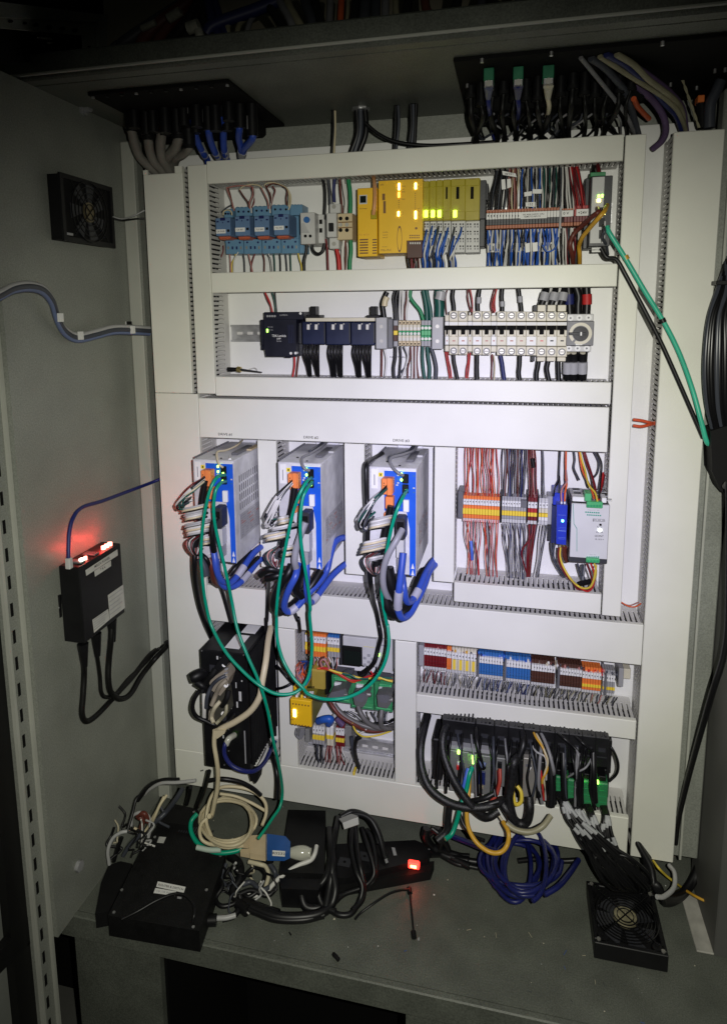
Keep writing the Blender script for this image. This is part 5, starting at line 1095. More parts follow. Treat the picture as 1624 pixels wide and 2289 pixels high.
# upper compartment cables
UC = [('E2', [(20, 480), (120, 380), (300, 260), (500, 130), (700, 0)], .016, 'slate'), ('E2', [(220, 470), (300, 330), (450, 200), (640, 60), (760, -60)], .016, 'brown'), ('E2', [(380, 460), (450, 330), (560, 200), (720, 40)], .013, 'brown'), ('E2', [(520, 450), (600, 330), (720, 180), (840, -20)], .015, 'black'), ('E2', [(640, 440), (720, 330), (790, 180), (850, -40)], .013, 'black'),
      ('E2', [(960, 400), (900, 300), (860, 150), (840, -40)], .012, 'black'), ('E2', [(1020, 390), (960, 260), (930, 120), (900, -40)], .013, 'navy'), ('E2', [(1100, 380), (1050, 260), (1000, 100), (960, -40)], .010, 'navy'), ('E2', [(950, 260), (1150, 180), (1380, 100), (1624, 0)], .016, 'navy'), ('E2', [(1110, 380), (1110, 250), (1200, 170), (1360, 90)], .008, 'khaki'), ('E2', [(1200, 370), (1230, 240), (1320, 160)], .007, 'khaki'), ('E2', [(1300, 370), (1330, 230), (1380, 150)], .007, 'grey'),
      ('E3', [(330, 370), (290, 240), (200, 120), (120, 40)], .011, 'black'), ('E3', [(440, 360), (390, 200), (320, 80), (260, -40)], .010, 'grey'), ('E3', [(540, 350), (470, 200), (400, 80), (360, -40)], .010, 'khaki'), ('E3', [(660, 340), (640, 200), (600, 80), (560, -40)], .013, 'slate'), ('E3', [(760, 330), (730, 180), (690, 60), (680, -40)], .012, 'black'), ('E3', [(850, 330), (850, 180), (860, -40)], .009, 'grey'),
      ('E3', [(970, 320), (975, 160), (985, -40)], .0080, 'orange'), ('E3', [(1040, 300), (1055, 150), (1060, -40)], .0050, 'khaki'), ('E3', [(1120, 290), (1140, 120), (1160, -40)], .013, 'black'), ('E3', [(1240, 280), (1250, 120), (1260, -40)], .014, 'slate'), ('E3', [(1370, 270), (1370, 120), (1370, -40)], .012, 'slate'), ('E3', [(1480, 260), (1480, 120), (1480, -40)], .010, 'grey'), ('E3', [(1610, 240), (1600, 100), (1600, -40)], .008, 'khaki'),
      ('E2', [(-60, 500), (60, 430), (200, 370), (330, 260), (420, 180)], .012, 'slate'), ('A2', [(200, 95), (215, 40), (220, -40)], .012, 'black'), ('A2', [(330, 85), (300, 40), (290, -40)], .011, 'brown'), ('A2', [(400, 80), (430, 30), (440, -40)], .012, 'black'), ('A2', [(520, 65), (540, 20), (560, -40)], .010, 'slate'), ('A2', [(650, 55), (600, 20), (560, -30)], .012, 'black'), ('A2', [(760, 45), (720, 10), (700, -40)], .012, 'navy'), ('A2', [(880, 40), (870, 10), (860, -40)], .010, 'black'), ('A2', [(960, 35), (980, 0), (1000, -40)], .012, 'slate')]
for z, pts, r, c in UC:
    n = len(pts); P = [p(z, a, b, -.15 + .03 * (k / (n - 1))) for k, (a, b) in enumerate(pts)]
    P.insert(0, P[0] + Vector((0, 0, -.045)) if P[0].z < .5 else P[0] + Vector((-.01, 0, -.01)))
    P[0].z = max(P[0].z, ZC + .03)
    o = MB().tube(P, r * .62, mat('sheath_' + c, tuple(x * .85 + .006 for x in wm(c).node_tree.nodes['Principled BSDF'].inputs['Base Color'].default_value[:3]), .5, nscale=70, namt=.15), 9).build('sheathed_cable')
    tag(o, '%s sheathed cable behind the roof beam in the upper compartment' % CN[c], 'cable', '%s cables above the roof beam' % CN[c])
for i, (a, b) in enumerate((((230, 290), (370, 225)), ((500, 190), (625, 110)), ((700, 290), (810, 250)), ((800, 300), (830, 390)))):
    P = [p('E2', *a, -.165), p('E2', *b, -.165)]; tag(MB().tube(P, (.0052, .0075, .0095, .007)[i], mat('sleeve_pale', (.36, .36, .30), .5, nscale=90, namt=.3), 8).build('cable_label'), 'pale label sleeve on a dark cable above the roof beam, %s' % ['leftmost', 'second from left', 'third, widest', 'rightmost, hanging down'][i], 'label', 'label sleeves above the beam')
# ================================================================== FLOOR THINGS
def fl_(z, x, y, h=0): return p(z, x, y, ZF + h, 2)
def slab(z, pts, h, m, name, parent=None, h0=.0005, c=0):
    A = [fl_(z, x, y, h) for x, y in pts]
    return MB().prism([(v.x, v.y, ZF + h0) for v in A], (0, 0, h - h0), m).build(name, parent)
# flat black unit at front left
H1 = .042
t = T('flat_computer', 'flat black computer box lying on the cabinet floor at front left', 'computer', fl_('D2', 700, 1000))
slab('D2', [(335, 1150), (1025, 1270), (1225, 690), (1010, 345), (830, 305), (600, 620)], H1, mat('black_cast', (.006, .006, .0065), .6, spec=.3, nscale=50, namt=.3, bump=.3), 'case', t)
def decal(z, pts, h, m, nme, par, th=.0006): return MB().prism([fl_(z, x, y, h) for x, y in pts], (0, 0, th), m).build(nme, par)
l = decal('D2', [(712, 895), (922, 937), (908, 980), (700, 935)], H1 + .0002, PAPER, 'marking_label', t); l2 = decal('D2', [(694, 945), (852, 972), (842, 1003), (680, 982)], H1 + .0002, PAPER, 'marking_label', t)
A = [fl_('D2', *q, H1 + .0010) for q in ((712, 895), (922, 937), (908, 980), (700, 935))]; text('ROUTER & SWITCH', (A[0] + A[1] + A[2] + A[3]) / 4, .0048, INK, l, A[1] - A[0], A[0] - A[3], w=.050)
A = [fl_('D2', *q, H1 + .0010) for q in ((694, 945), (852, 972), (842, 1003), (680, 982))]; text('10.10 NET', (A[0] + A[1] + A[2] + A[3]) / 4, .0040, INKG, l2, A[1] - A[0], A[0] - A[3], w=.034)
decal('D2', [(722, 556), (775, 560), (755, 605), (706, 600)], H1 + .0002, mat('old_paper', (.55, .55, .52), .6), 'small_label', t); decal('D2', [(860, 1010), (892, 1014), (890, 1027), (858, 1023)], H1 + .0002, GREYP, 'small_label', t)
slab('D2', [(700, 440), (770, 340), (980, 380), (960, 470)], H1 + .014, BLKM, 'cable_cover', t, H1 + .0005)
slab('D2', [(340, 770), (430, 740), (520, 760), (340, 1120), (240, 1140), (285, 900)], .030, BLKM, 'side_bracket', t)
for i, (x, y) in enumerate(((1085, 1190), (1320, 1060))):
    q = fl_('D2', x, y, .012); q2 = fl_('D2', x + 70, y - 4 if i == 0 else y + 60, .012); tag(MB().tube([q, q2], .010, BLK, 10).build('cable_plug'), ['black plug at the front right corner of the flat computer', 'black inline cable joint right of the flat computer'][i], 'plug')
sc_ = MB()
for x, y in ((380, 1130), (980, 1240), (1185, 700), (985, 370), (690, 560), (1080, 960), (440, 960)): q = fl_('D2', x, y, H1); sc_.cyl((q.x, q.y, ZF + H1 + .0001), (q.x, q.y, ZF + H1 + .0012), .0028, METAL, 8)
sc_.build('case_screw', t, kind='stuff')
vt = MB()
for k in range(14): a = fl_('D2', 900 + k * 18, 470 + k * 3, H1); vt.box((a.x - .0012, a.y - .018, ZF + H1 + .0001), (a.x + .0012, a.y, ZF + H1 + .0009), SLATE)
vt.build('vent_rib', t, kind='stuff')
# power brick
t = T('power_brick', 'black rectangular power brick lying under the bottom duct', 'power adapter', fl_('D3', 470, 400))
slab('D3', [(352, 158), (612, 165), (600, 610), (285, 600)], .045, mat('brick_black', (.007, .007, .0075), .55, spec=.3, nscale=30, namt=.2, bump=.15), 'case', t); slab('D3', [(285, 640), (600, 650), (560, 725), (300, 715)], .040, BLK, 'end_cap', t)
# power strip
t = T('power_strip', 'long black power strip with a lit red rocker switch on the cabinet floor', 'power strip', fl_('D3', 1000, 560))
slab('D3', [(640, 470), (690, 400), (1240, 372), (1325, 405), (1345, 470), (1330, 500), (760, 640), (640, 640)], .034, BLK, 'body', t)
slab('D3', [(640, 660), (760, 660), (1330, 525), (1375, 520), (1350, 590), (760, 700), (640, 700)], .020, BLKM, 'base', t)
q = fl_('D3', 1232, 545, .030); m = MB().box((q.x - .011, q.y - .005, q.z - .007), (q.x + .011, q.y + .006, q.z + .006), LR, .002); m.build('rocker_switch', t)
MB().box((q.x - .006, q.y - .0062, q.z - .003), (q.x + .006, q.y - .0051, q.z + .003), mat('led_hot', (1, .8, .4), .4, emit=(1, .35, .12), estr=7), .001).build('switch_lamp', t)
l = bpy.data.lights.new('lamp_glow', 'POINT'); l.energy = .012; l.color = (1, .05, .03); l.shadow_soft_size = .006
o = bpy.data.objects.new('lamp_glow', l); COL.objects.link(o); o.location = (q.x, q.y - .022, q.z - .006)
for i, (x, y) in enumerate(((745, 530), (885, 490))):
    A = fl_('D3', x, y, .034); MB().box((A.x - .012, A.y - .010, A.z + .0002), (A.x + .012, A.y + .010, A.z + .0012), SLATE).cyl((A.x, A.y, A.z + .0013), (A.x, A.y, A.z + .0016), .003, DARK, 8).build('outlet', t)
for pts in (((1075, 425), (1098, 428), (1112, 480), (1090, 482)), ((1005, 448), (1025, 445), (1052, 530), (1035, 538))): decal('D3', pts, .0345, GREYP, 'marking_plate', t)
# floor fan
t = T('cooling_fan', 'square black fan with wire guard lying at the right front of the cabinet floor', 'fan', (.332, -.085, ZF))
fx0, fx1, fy0, fy1 = .2725, .3885, -.150, -.022; fh = .032
m = MB()
for a, b in (((fx0, fy0), (fx1, fy0 + .008)), ((fx0, fy1 - .008), (fx1, fy1)), ((fx0, fy0 + .0081), (fx0 + .008, fy1 - .0081)), ((fx1 - .008, fy0 + .0081), (fx1, fy1 - .0081))): m.box((*a, ZF + .0005), (*b, ZF + fh), BLK, .001)
for cx in (fx0 + .014, fx1 - .014):
    for cy in (fy0 + .014, fy1 - .014): m.cyl((cx, cy, ZF + fh - .006), (cx, cy, ZF + fh), .009, BLK, 12)
m.build('frame', t); MB().box((fx0 + .004, fy0 + .004, ZF + .0006), (fx1 - .004, fy1 - .004, ZF + .004), BLKM).build('bottom', t)
cx, cy = (fx0 + fx1) / 2, (fy0 + fy1) / 2; zt = ZF + fh
GUARD = mat('guard_black_gloss', (.02, .02, .022), .16, .6); r = MB()
for k in range(8): r.ring((cx, cy, zt + .0006), (0, 0, 1), .0145 + k * .0058, .0131 + k * .0058, .0016, GUARD, 40)
for s in (1, -1): r.tube([(cx - .046, cy - .05 * s, zt + .0028), (cx + .046, cy + .05 * s, zt + .0028)], .0012, GUARD, 6)
r.build('finger_guard', t)
MB().cyl((cx, cy, zt - .006), (cx, cy, zt - .001), .0200, mat('hub_foil', (.42, .38, .24), .35, .5, nscale=60, namt=.5), 24).build('hub', t)
bl = MB()
for k in range(7):
    A = k * 2 * math.pi / 7; bl.prism([(cx + rr * math.cos(A + o_), cy + rr * math.sin(A + o_), zt - .010 - o_ * .006) for rr, o_ in ((.020, 0), (.050, .2), (.050, .8), (.020, .7))], (0, 0, .0015), SLATE)
bl.build('blade', t)
sw = MB()
for a in (fx0 + .007, fx1 - .007):
    for b in (fy0 + .007, fy1 - .007): sw.cyl((a, b, zt + .0001), (a, b, zt + .002), .0034, SCREW, 10)
sw.build('screw', t, kind='stuff')
# small litter
def crumb(z, x, y, s, c, lab, n=5):
    q = fl_(z, x, y, 0) if z != 'W' else None; m = MB(); random.seed(int(x * 7 + y))
    m.prism([(q.x + s * math.cos(k * 1.25) * U(.5, 1.2), q.y + s * math.sin(k * 1.25) * U(.5, 1.2), ZF + .0005) for k in range(n)], (0, 0, s * .3), c); tag(m.build('debris'), lab, 'debris')
crumb('D3', 1375, 762, .0022, WHITE, 'tiny white crumb right of the cut cable tie'); crumb('D3', 1265, 1075, .0035, GREYP, 'pale crumb at the foot of the thin black stick'); crumb('D3', 672, 932, .0025, CREAM, 'small cream crumb below the black cable loops')
crumb('D3', 160, 938, .0018, GREYP, 'grey crumb in front of the thick black cable'); crumb('D2', 1495, 1188, .0018, GREYP, 'grey crumb right of the inline cable joint')
tag(MB().tube([fl_('D3', 665, 1175, .003), fl_('D3', 685, 1195, .004), fl_('D3', 705, 1218, .003)], .0035, BLKM, 6).build('debris'), 'short black scrap near the front edge of the floor', 'debris')
tag(MB().tube([fl_('D3', 355, 1022, .002), fl_('D3', 368, 1042, .002)], .0013, BLKM, 5).build('debris'), 'tiny dark sliver on the floor left of the black scrap', 'debris')
q = p('D2', 105, 775, XL, 0); tag(MB().cyl((XL, q.y, q.z), (XL + .007, q.y, q.z), .010, GREYP, 6).box((XL, q.y - .004, q.z - .012), (XL + .004, q.y + .012, q.z - .003), GREYP, .001).build('bolt'), 'grey bolt with a tab low on the left side panel', 'bolt')
tag(MB().box((.4445, -.100, ZF + .0005), (.472, .0195, ZF + .004), mat('dirty_white', (.42, .41, .37), .6, nscale=40, namt=.2), .001).build('paper_strip'), 'dirty white strip lying along the right edge of the floor', 'strip')
# cut strap: thin black stick with heads
def fpts(z, L, r, c, lab, cat='cable', name='cable', n=8, group=None, rough=.42, bands=None):
    P = [p(z, a, b, ZF + h, 2) for a, b, h in L]; return wirew(P, r, c, lab, cat, group, name, rough, n, bands)
fpts('D3', [(818, 930, .003), (860, 885, .004), (950, 820, .012), (1050, 755, .014), (1130, 728, .012), (1200, 722, .008)], .0022, 'black', 'thin black strap arching on the floor below the red switch', 'strap', 'strap')
t = T('stick', 'thin black stick with thick ends lying on the floor in the middle', 'stick', fl_('D3', 1215, 880))
MB().tube([fl_('D3', 1204, 740, .004), fl_('D3', 1232, 1040, .003)], .0018, BLK, 7).build('rod', t)
for (a, b, c, d) in ((1198, 712, 1204, 748), (1228, 1018, 1234, 1062)): MB().tube([fl_('D3', a, b, .005), fl_('D3', c, d, .004)], .0048, BLK, 8).build('end_cap', t)
# serial adapter chain: beige connector, blue converter, clear plug
h = .055
t = T('serial_adapter', 'beige serial connector plugged to a blue converter with clear plug lying on the cables', 'adapter', fl_('D3', 180, 440, .03))
def pf(pts, z0, th, m, nme, par, z='D3'):
    A = [p(z, x, y, ZF + z0, 2) for x, y in pts]; return MB().prism(A, (0, 0, th), m).build(nme, par)
TB = mat('connector_tan', (.62, .50, .32), .45, nscale=40, namt=.06)
pf([(70, 380), (195, 370), (190, 522), (80, 505)], h, .012, TB, 'beige_hood', t); pf([(20, 375), (88, 372), (88, 395), (40, 408), (88, 415), (86, 432), (20, 428)], h + .002, .008, TB, 'thumb_screw', t); pf([(10, 462), (78, 458), (78, 500), (12, 488)], h + .002, .008, TB, 'thumb_screw', t)
b_ = pf([(200, 372), (330, 390), (365, 430), (362, 500), (320, 520), (200, 518)], h, .014, mat('converter_blue', (.02, .10, .35), .35, nscale=40, namt=.1), 'blue_body', t)
l = pf([(238, 446), (328, 452), (325, 490), (236, 484)], h + .0142, .0005, PAPER, 'marking_label', t); A = [p('D3', x, y, ZF + h + .0152, 2) for x, y in ((238, 446), (328, 452), (236, 484))]; text('RS232', p('D3', 282, 468, ZF + h + .0150, 2), .0055, INK, l, A[1] - A[0], A[0] - A[2], w=.024)
pf([(192, 380), (200, 380), (200, 515), (190, 512)], h - .001, .015, METAL, 'metal_shell', t)
MB().tube([p('D3', 366, 462, ZF + h + .006, 2), p('D3', 420, 462, ZF + h + .006, 2), p('D3', 470, 462, ZF + h + .006, 2), p('D3', 510, 466, ZF + h + .006, 2)], .0115, mat('clear_plug', (.50, .50, .42), .15, spec=.7), 10, rr=lambda s: .009 + .004 * math.sin(min(1, s * 1.1) * 3.1)).build('clear_plug', t)
rw = lambda L, r, c, lab, **k: fpts('D3', L, r, c, lab, **k)
rw([(548, 415, .060), (535, 470, .058), (505, 515, .050), (420, 550, .045), (340, 600, .040), (270, 655, .030), (200, 730, .015), (140, 765, .010), (60, 750, .010)], .0042, 'white', 'flat white cord leaving the clear plug towards lower left', name='cord')
rw([(70, 525, .05), (150, 545, .050), (190, 560, .045), (210, 620, .030), (190, 700, .012)], .0040, 'tan', 'short cream cord hanging below the beige connector', name='cord')
# black power cables on the floor
BC = [([(700, 215, .07), (685, 300, .07), (660, 440, .06), (620, 620, .045), (560, 720, .03), (590, 830, .015), (680, 880, .012)], .0062), ([(640, 300, .06), (650, 420, .06), (660, 560, .05), (640, 700, .03), (610, 860, .012)], .0085), ([(800, 270, .07), (790, 380, .065), (800, 480, .055), (830, 600, .045), (870, 700, .03), (850, 800, .015), (790, 890, .010), (710, 900, .010), (650, 870, .010)], .0052),
      ([(820, 280, .07), (830, 420, .062), (855, 560, .05), (880, 680, .03), (870, 790, .015), (800, 870, .012)], .0050), ([(870, 290, .065), (900, 400, .06), (940, 520, .045), (950, 620, .03), (880, 700, .015), (750, 750, .012), (680, 810, .010), (630, 870, .010)], .0048), ([(900, 300, .065), (930, 350, .06), (960, 480, .045), (965, 600, .03), (930, 680, .015), (800, 730, .012), (700, 770, .012)], .0048),
      ([(750, 200, .08), (850, 190, .085), (930, 230, .08), (980, 320, .065), (1010, 420, .05), (1030, 500, .04)], .0062), ([(720, 210, .08), (800, 175, .085), (900, 210, .08), (960, 300, .065), (985, 400, .05)], .0062), ([(440, 640, .03), (440, 740, .025), (470, 840, .012), (560, 850, .010), (620, 800, .012)], .0080),
      ([(20, 810, .012), (130, 860, .012), (270, 910, .012), (440, 915, .012), (570, 890, .012), (650, 830, .014), (680, 720, .03), (660, 600, .045)], .0085), ([(0, 830, .010), (120, 880, .010), (260, 930, .010), (450, 935, .010), (600, 900, .010)], .0062)]
for i, (L, r) in enumerate(BC): rw(L, r, 'black', 'black power cable in the heap left of the power strip', group='black power cables left of the strip', name='power_cable')
l = MB().prism([p('D3', x, y, ZF + .094, 2) for x, y in ((730, 255), (840, 212), (845, 262), (742, 298))], (0, 0, .001), mat('tag_white', (.6, .6, .57), .55)).build('cable_flag'); tag(l, 'white folded label on the black cable bundle by the power strip', 'label')
tag(MB().prism([p('D3', x, y, ZF + .093, 2) for x, y in ((705, 225), (790, 190), (840, 205), (735, 262))], (0, 0, .0008), mat('tag_grey', (.25, .25, .24), .6)).build('cable_flag'), 'greyish curled label behind the white folded label', 'label')
for L, r in (([(1340, 470, .03), (1440, 470, .012), (1520, 510, .010), (1624, 560, .010)], .0075), ([(1330, 440, .03), (1400, 430, .03), (1480, 470, .012), (1624, 530, .010)], .0075), ([(1380, 300, .08), (1330, 350, .06), (1370, 420, .03), (1470, 490, .012), (1624, 510, .010)], .0062), ([(1400, 290, .09), (1430, 360, .07), (1420, 430, .03), (1540, 480, .012), (1624, 490, .01)], .0062), ([(1320, 290, .09), (1310, 350, .07), (1350, 410, .04), (1390, 440, .03)], .0070), ([(1360, 290, .09), (1420, 340, .08), (1460, 400, .05), (1480, 450, .02)], .0055)):
    rw(L, r, 'black', 'black cable behind the right end of the power strip', group='black cables behind the power strip', name='power_cable')
# small cables right of flat computer
d2 = lambda L, r, c, lab, **k: fpts('D2', L, r, c, lab, **k)
for L, r, c in (([(1170, 870, .02), (1200, 930, .02), (1150, 1020, .012), (1190, 1080, .012), (1290, 1060, .012), (1330, 1000, .015)], .0042, 'black'), ([(1250, 700, .03), (1330, 760, .03), (1330, 880, .02), (1280, 950, .015), (1290, 1010, .012), (1340, 1040, .012)], .0075, 'black'), ([(1340, 900, .02), (1400, 820, .02), (1470, 790, .02), (1520, 850, .02), (1480, 950, .02), (1400, 1010, .015), (1350, 980, .015)], .0040, 'black'),
                ([(1350, 920, .02), (1420, 900, .02), (1500, 960, .02), (1600, 900, .02), (1624, 850, .02)], .0045, 'slate'), ([(1330, 990, .015), (1420, 960, .02), (1540, 1000, .015), (1610, 940, .02)], .0045, 'black'), ([(1540, 740, .04), (1600, 830, .02), (1580, 930, .015), (1480, 1000, .012)], .0045, 'slate'), ([(1200, 1180, .01), (1290, 1150, .01), (1340, 1070, .012), (1330, 1000, .02)], .0055, 'black'), ([(1380, 1060, .01), (1500, 1110, .01), (1624, 1150, .01)], .010, 'black'), ([(1350, 880, .02), (1420, 800, .04), (1500, 760, .04), (1580, 740, .05)], .0035, 'black'), ([(1230, 760, .03), (1190, 860, .02), (1220, 920, .02)], .0035, 'slate')):
    d2(L, r, c, '%s cable in the small tangle right of the flat computer' % CN[c], group='%s cables right of the flat computer' % CN[c], name='cable')
d2([(1160, 1172, .014), (1230, 1168, .014), (1300, 1150, .014)], .0045, 'lgrey', 'pale braided cable end at the plug of the flat computer')
for L, r, c, lab in (([(345, 765, .04), (335, 660, .07), (370, 570, .09), (430, 525, .10), (480, 515, .10)], .0034, 'lgrey', 'pale cable loop left of the flat computer'), ([(380, 740, .04), (410, 640, .07), (440, 560, .09)], .0040, 'black', 'black cable beside the pale loop at left'),
        ([(610, 235, .13), (660, 190, .15), (740, 150, .17), (860, 145, .18), (1000, 130, .19)], .0034, 'lgrey', 'pale cable arching up over the black computer foot'), ([(560, 280, .12), (640, 180, .15), (740, 130, .17), (870, 125, .18)], .0045, 'black', 'black cable following the pale arch'),
        ([(485, 500, .09), (520, 380, .11), (550, 270, .13), (600, 235, .13)], .0030, 'black', 'thin black cable rising at far left of the heap'), ([(510, 470, .08), (520, 400, .10), (580, 372, .11), (640, 400, .10), (655, 480, .08), (640, 560, .06)], .0034, 'lgrey', 'small pale cable ring at the left of the heap'),
        ([(530, 490, .07), (600, 520, .06), (640, 480, .07), (670, 420, .09), (710, 350, .11), (760, 250, .13)], .0030, 'beige', 'thin cream cable crossing the small pale ring'), ([(655, 480, .07), (690, 400, .10), (730, 310, .12), (780, 240, .13)], .0030, 'beige', 'second thin cream cable next to the first'),
        ([(580, 500, .06), (600, 430, .09), (560, 400, .10), (610, 380, .11), (640, 440, .09)], .0050, 'brown', 'brown wire inside the small pale ring'), ([(450, 700, .03), (500, 620, .05), (580, 540, .07), (600, 500, .08)], .0040, 'slate', 'slate cable under the small pale ring'),
        ([(650, 470, .07), (720, 420, .09), (780, 360, .10), (850, 270, .13), (900, 190, .15)], .0050, 'slate', 'slate cable rising towards the black computer'), ([(930, 310, .09), (950, 240, .12), (960, 180, .15)], .0040, 'black', 'first black lead below the black computer'), ([(1010, 330, .09), (1040, 260, .12), (1070, 180, .15), (1100, 60, .2)], .0045, 'black', 'second black lead below the black computer'),
        ([(440, 1180, .044), (560, 1120, .05), (700, 1040, .055), (830, 990, .06), (920, 1000, .06), (980, 1070, .055), (985, 1160, .05), (940, 1250, .03), (880, 1290, .012)], .0026, 'black', 'thin dark cable looping over the flat computer')):
    d2(L, r, c, lab)
# beige cable coil and its riser
def coil(z, cx, cy, rx, ry, n, h0, r, c, lab, jit=.08, cat='cable', name='cable_coil', ph=0, rot=0):
    P = []
    random.seed(int(cx + cy)); f1 = U(-1, 1)
    for k in range(n * 14 + 1):
        a = ph + 2 * math.pi * k / 14; T_ = k / 14
        j = 1 + jit * math.sin(T_ * 2.1 + f1) + jit * .6 * math.sin(a * .53 + 1); x = rx * j * math.cos(a); y = ry * (2 - j) * math.sin(a)
        P.append(p(z, cx + x * math.cos(rot) - y * math.sin(rot) + 10 * math.sin(T_ * 3), cy + x * math.sin(rot) + y * math.cos(rot) + 8 * math.cos(T_ * 2.3), ZF + h0 + .006 * math.sin(a * .9 + T_) + r * .9 * (T_ % 4), 2))
    return wirew(P, r, c, lab, cat, None, name, .42, 7, sub=2)
coil('D2', 1240, 440, 195, 175, 6, .075, .0030, 'beige', 'beige data cable coiled in several rings in front of the bottom duct', .10, ph=.4)
d2([(1130, 380, .10), (1040, 460, .09), (1035, 560, .08), (1100, 610, .07), (1220, 620, .07), (1310, 630, .065), (1355, 625, .062)], .0034, 'beige', 'beige cable leaving the coil to the beige connector')
d2([(1500, 470, .09), (1530, 380, .10), (1520, 290, .12), (1440, 215, .14), (1320, 180, .15), (1200, 180, .15), (1130, 230, .13), (1090, 330, .11), (1080, 450, .09), (1120, 560, .08)], .0034, 'beige', 'large outer beige loop rising above the coil')
d2([(1540, 370, .09), (1420, 300, .11), (1300, 250, .12), (1180, 230, .13)], .0030, 'beige', 'straight beige strand crossing behind the coil')
d2([(1100, 130, .19), (1200, 118, .20), (1330, 140, .19), (1430, 190, .17), (1490, 240, .15)], .0042, 'black', 'black cable arching above the beige coil')
d2([(1010, 380, .09), (965, 440, .08), (965, 520, .07), (1010, 600, .06), (1080, 650, .055), (1180, 678, .052), (1300, 665, .052), (1345, 640, .055)], .0045, 'teal', 'green network cable half ring left of the beige coil', rough=.35)
d2([(1005, 635, .0625), (1100, 655, .060), (1190, 655, .060)], .0050, mat('sleeve_mint', (.45, .55, .48), .5), 'pale sleeve on the green half ring', cat='label', name='cable_label')
# ================================================================== BIG FREE CABLES
GT = mat('cable_green', (.0, .30, .175), .35, spec=.5, nscale=30, namt=.1)
G2_ = mat('cable_mint', (.05, .50, .33), .35, spec=.5, nscale=30, namt=.1)
def free(L, r, m, lab, n=10, name='network_cable', bands=None, group=None): # L: (window,x,y,depth)
    return wirew([p(z, x, y, d) for z, x, y, d in L], r, m, lab, 'cable', group, name, n=n, bands=bands)
free([('B1', 790, 640, -.118), ('B1', 700, 665, -.15), ('B1', 620, 800, -.165), ('B1', 565, 1000, -.165), ('B1', 530, 1200, -.16), ('B1', 508, 1450, -.155), ('B1', 505, 1700, -.15), ('B1', 525, 1950, -.14), ('B1', 560, 2190, -.13), ('B6', 560, 200, -.13), ('B6', 690, 440, -.15), ('B6', 860, 630, -.16), ('B6', 1010, 755, -.165), ('B6', 1150, 828, -.16), ('B6', 1290, 832, -.15), ('B6', 1390, 780, -.14), ('B6', 1465, 650, -.13), ('B6', 1492, 400, -.12), ('B6', 1470, 100, -.13), ('B2', 640, 2150, -.135), ('B2', 620, 1950, -.14), ('B2', 580, 1700, -.15), ('B2', 535, 1400, -.16), ('B2', 525, 1150, -.165), ('B2', 550, 900, -.16), ('B2', 600, 780, -.15), ('B2', 660, 700, -.118)], .0030, GT, 'green network cable hanging in a deep arc from first drive to second drive')
free([('B1', 800, 720, -.118), ('B1', 740, 740, -.15), ('B1', 680, 830, -.165), ('B1', 655, 1000, -.165), ('B1', 665, 1200, -.16), ('B1', 715, 1450, -.155), ('B1', 775, 1700, -.15), ('B1', 830, 1950, -.14), ('B1', 878, 2190, -.13), ('B6', 800, 230, -.14), ('B6', 890, 470, -.15), ('B6', 1000, 720, -.155), ('B6', 1080, 980, -.15), ('B6', 1130, 1250, -.14), ('B6', 1175, 1450, -.12), ('B6', 1210, 1650, -.09), ('B6', 1215, 1780, -.08), ('B6', 1190, 1890, -.09), ('D3', 240, 215, -.11), ('D3', 190, 290, -.13), ('D3', 135, 365, -.15)], .0030, GT, 'green network cable running from first drive past the black computer to the floor')
free([('B2', 650, 650, -.118), ('B2', 600, 690, -.15), ('B2', 520, 830, -.165), ('B2', 450, 1020, -.165), ('B2', 400, 1230, -.16), ('B2', 345, 1500, -.155), ('B2', 300, 1750, -.15), ('B2', 270, 1970, -.145), ('B2', 250, 2200, -.14), ('B6', 1163, 130, -.135), ('B6', 1170, 320, -.135), ('B6', 1220, 510, -.14), ('B6', 1310, 670, -.15), ('B6', 1410, 780, -.155), ('B7', 450, 885, -.16), ('B7', 600, 940, -.16), ('B7', 760, 950, -.16), ('B7', 930, 925, -.155), ('B7', 1110, 840, -.15), ('B7', 1260, 700, -.145), ('B7', 1370, 510, -.14), ('B7', 1420, 280, -.13), ('B7', 1405, 60, -.12), ('B3', 480, 2180, -.12), ('B3', 440, 1980, -.125), ('B3', 420, 1820, -.13), ('B3', 440, 1600, -.14), ('B3', 480, 1350, -.155), ('B3', 535, 1100, -.165), ('B3', 590, 930, -.165), ('B3', 650, 800, -.15), ('B3', 690, 735, -.118)], .0030, GT, 'green network cable hanging in a wide arc from second drive to third drive')
rb = free([('A5', 1240, 700, -.010), ('A5', 1262, 760, -.015), ('A5', 1400, 980, -.014), ('C7', 560, 590, -.013), ('C7', 680, 785, -.013), ('C7', 780, 985, -.013), ('C7', 865, 1220, -.014), ('C7', 920, 1420, -.02), ('C7', 957, 1555, -.02), ('C7', 985, 1560, -.01), ('C7', 1025, 1530, .0)], .0040, G2_, 'mint green network cable stretched from the switch to the hanging black bundle at right')
for z, x, y, w, m, lab in (('A5', 1412, 988, .006, wm('amber'), 'amber tie on the mint cable'), ('C7', 675, 778, .006, wm('black'), 'black tape on the mint cable')):
    q = p(z, x, y, -.013); d = Vector((.45, 0, -.9)).normalized() * w * .6; MB().tube([q - d, q + d], .0052, m, 8).build('tie_band', rb)
free([('A5', 1180, 895, -.006), ('A5', 1235, 985, -.004), ('A5', 1325, 1005, -.008), ('C7', 440, 490, -.010), ('C7', 560, 715, -.010), ('C7', 665, 920, -.010), ('C7', 760, 1130, -.011), ('C7', 850, 1335, -.012), ('C7', 935, 1530, -.014)], .0036, wm('black'), 'black cable at the switch foot, drawn on as the shadow line of the mint cable')  # upper end a cable; the run below stands in for a cast shadow
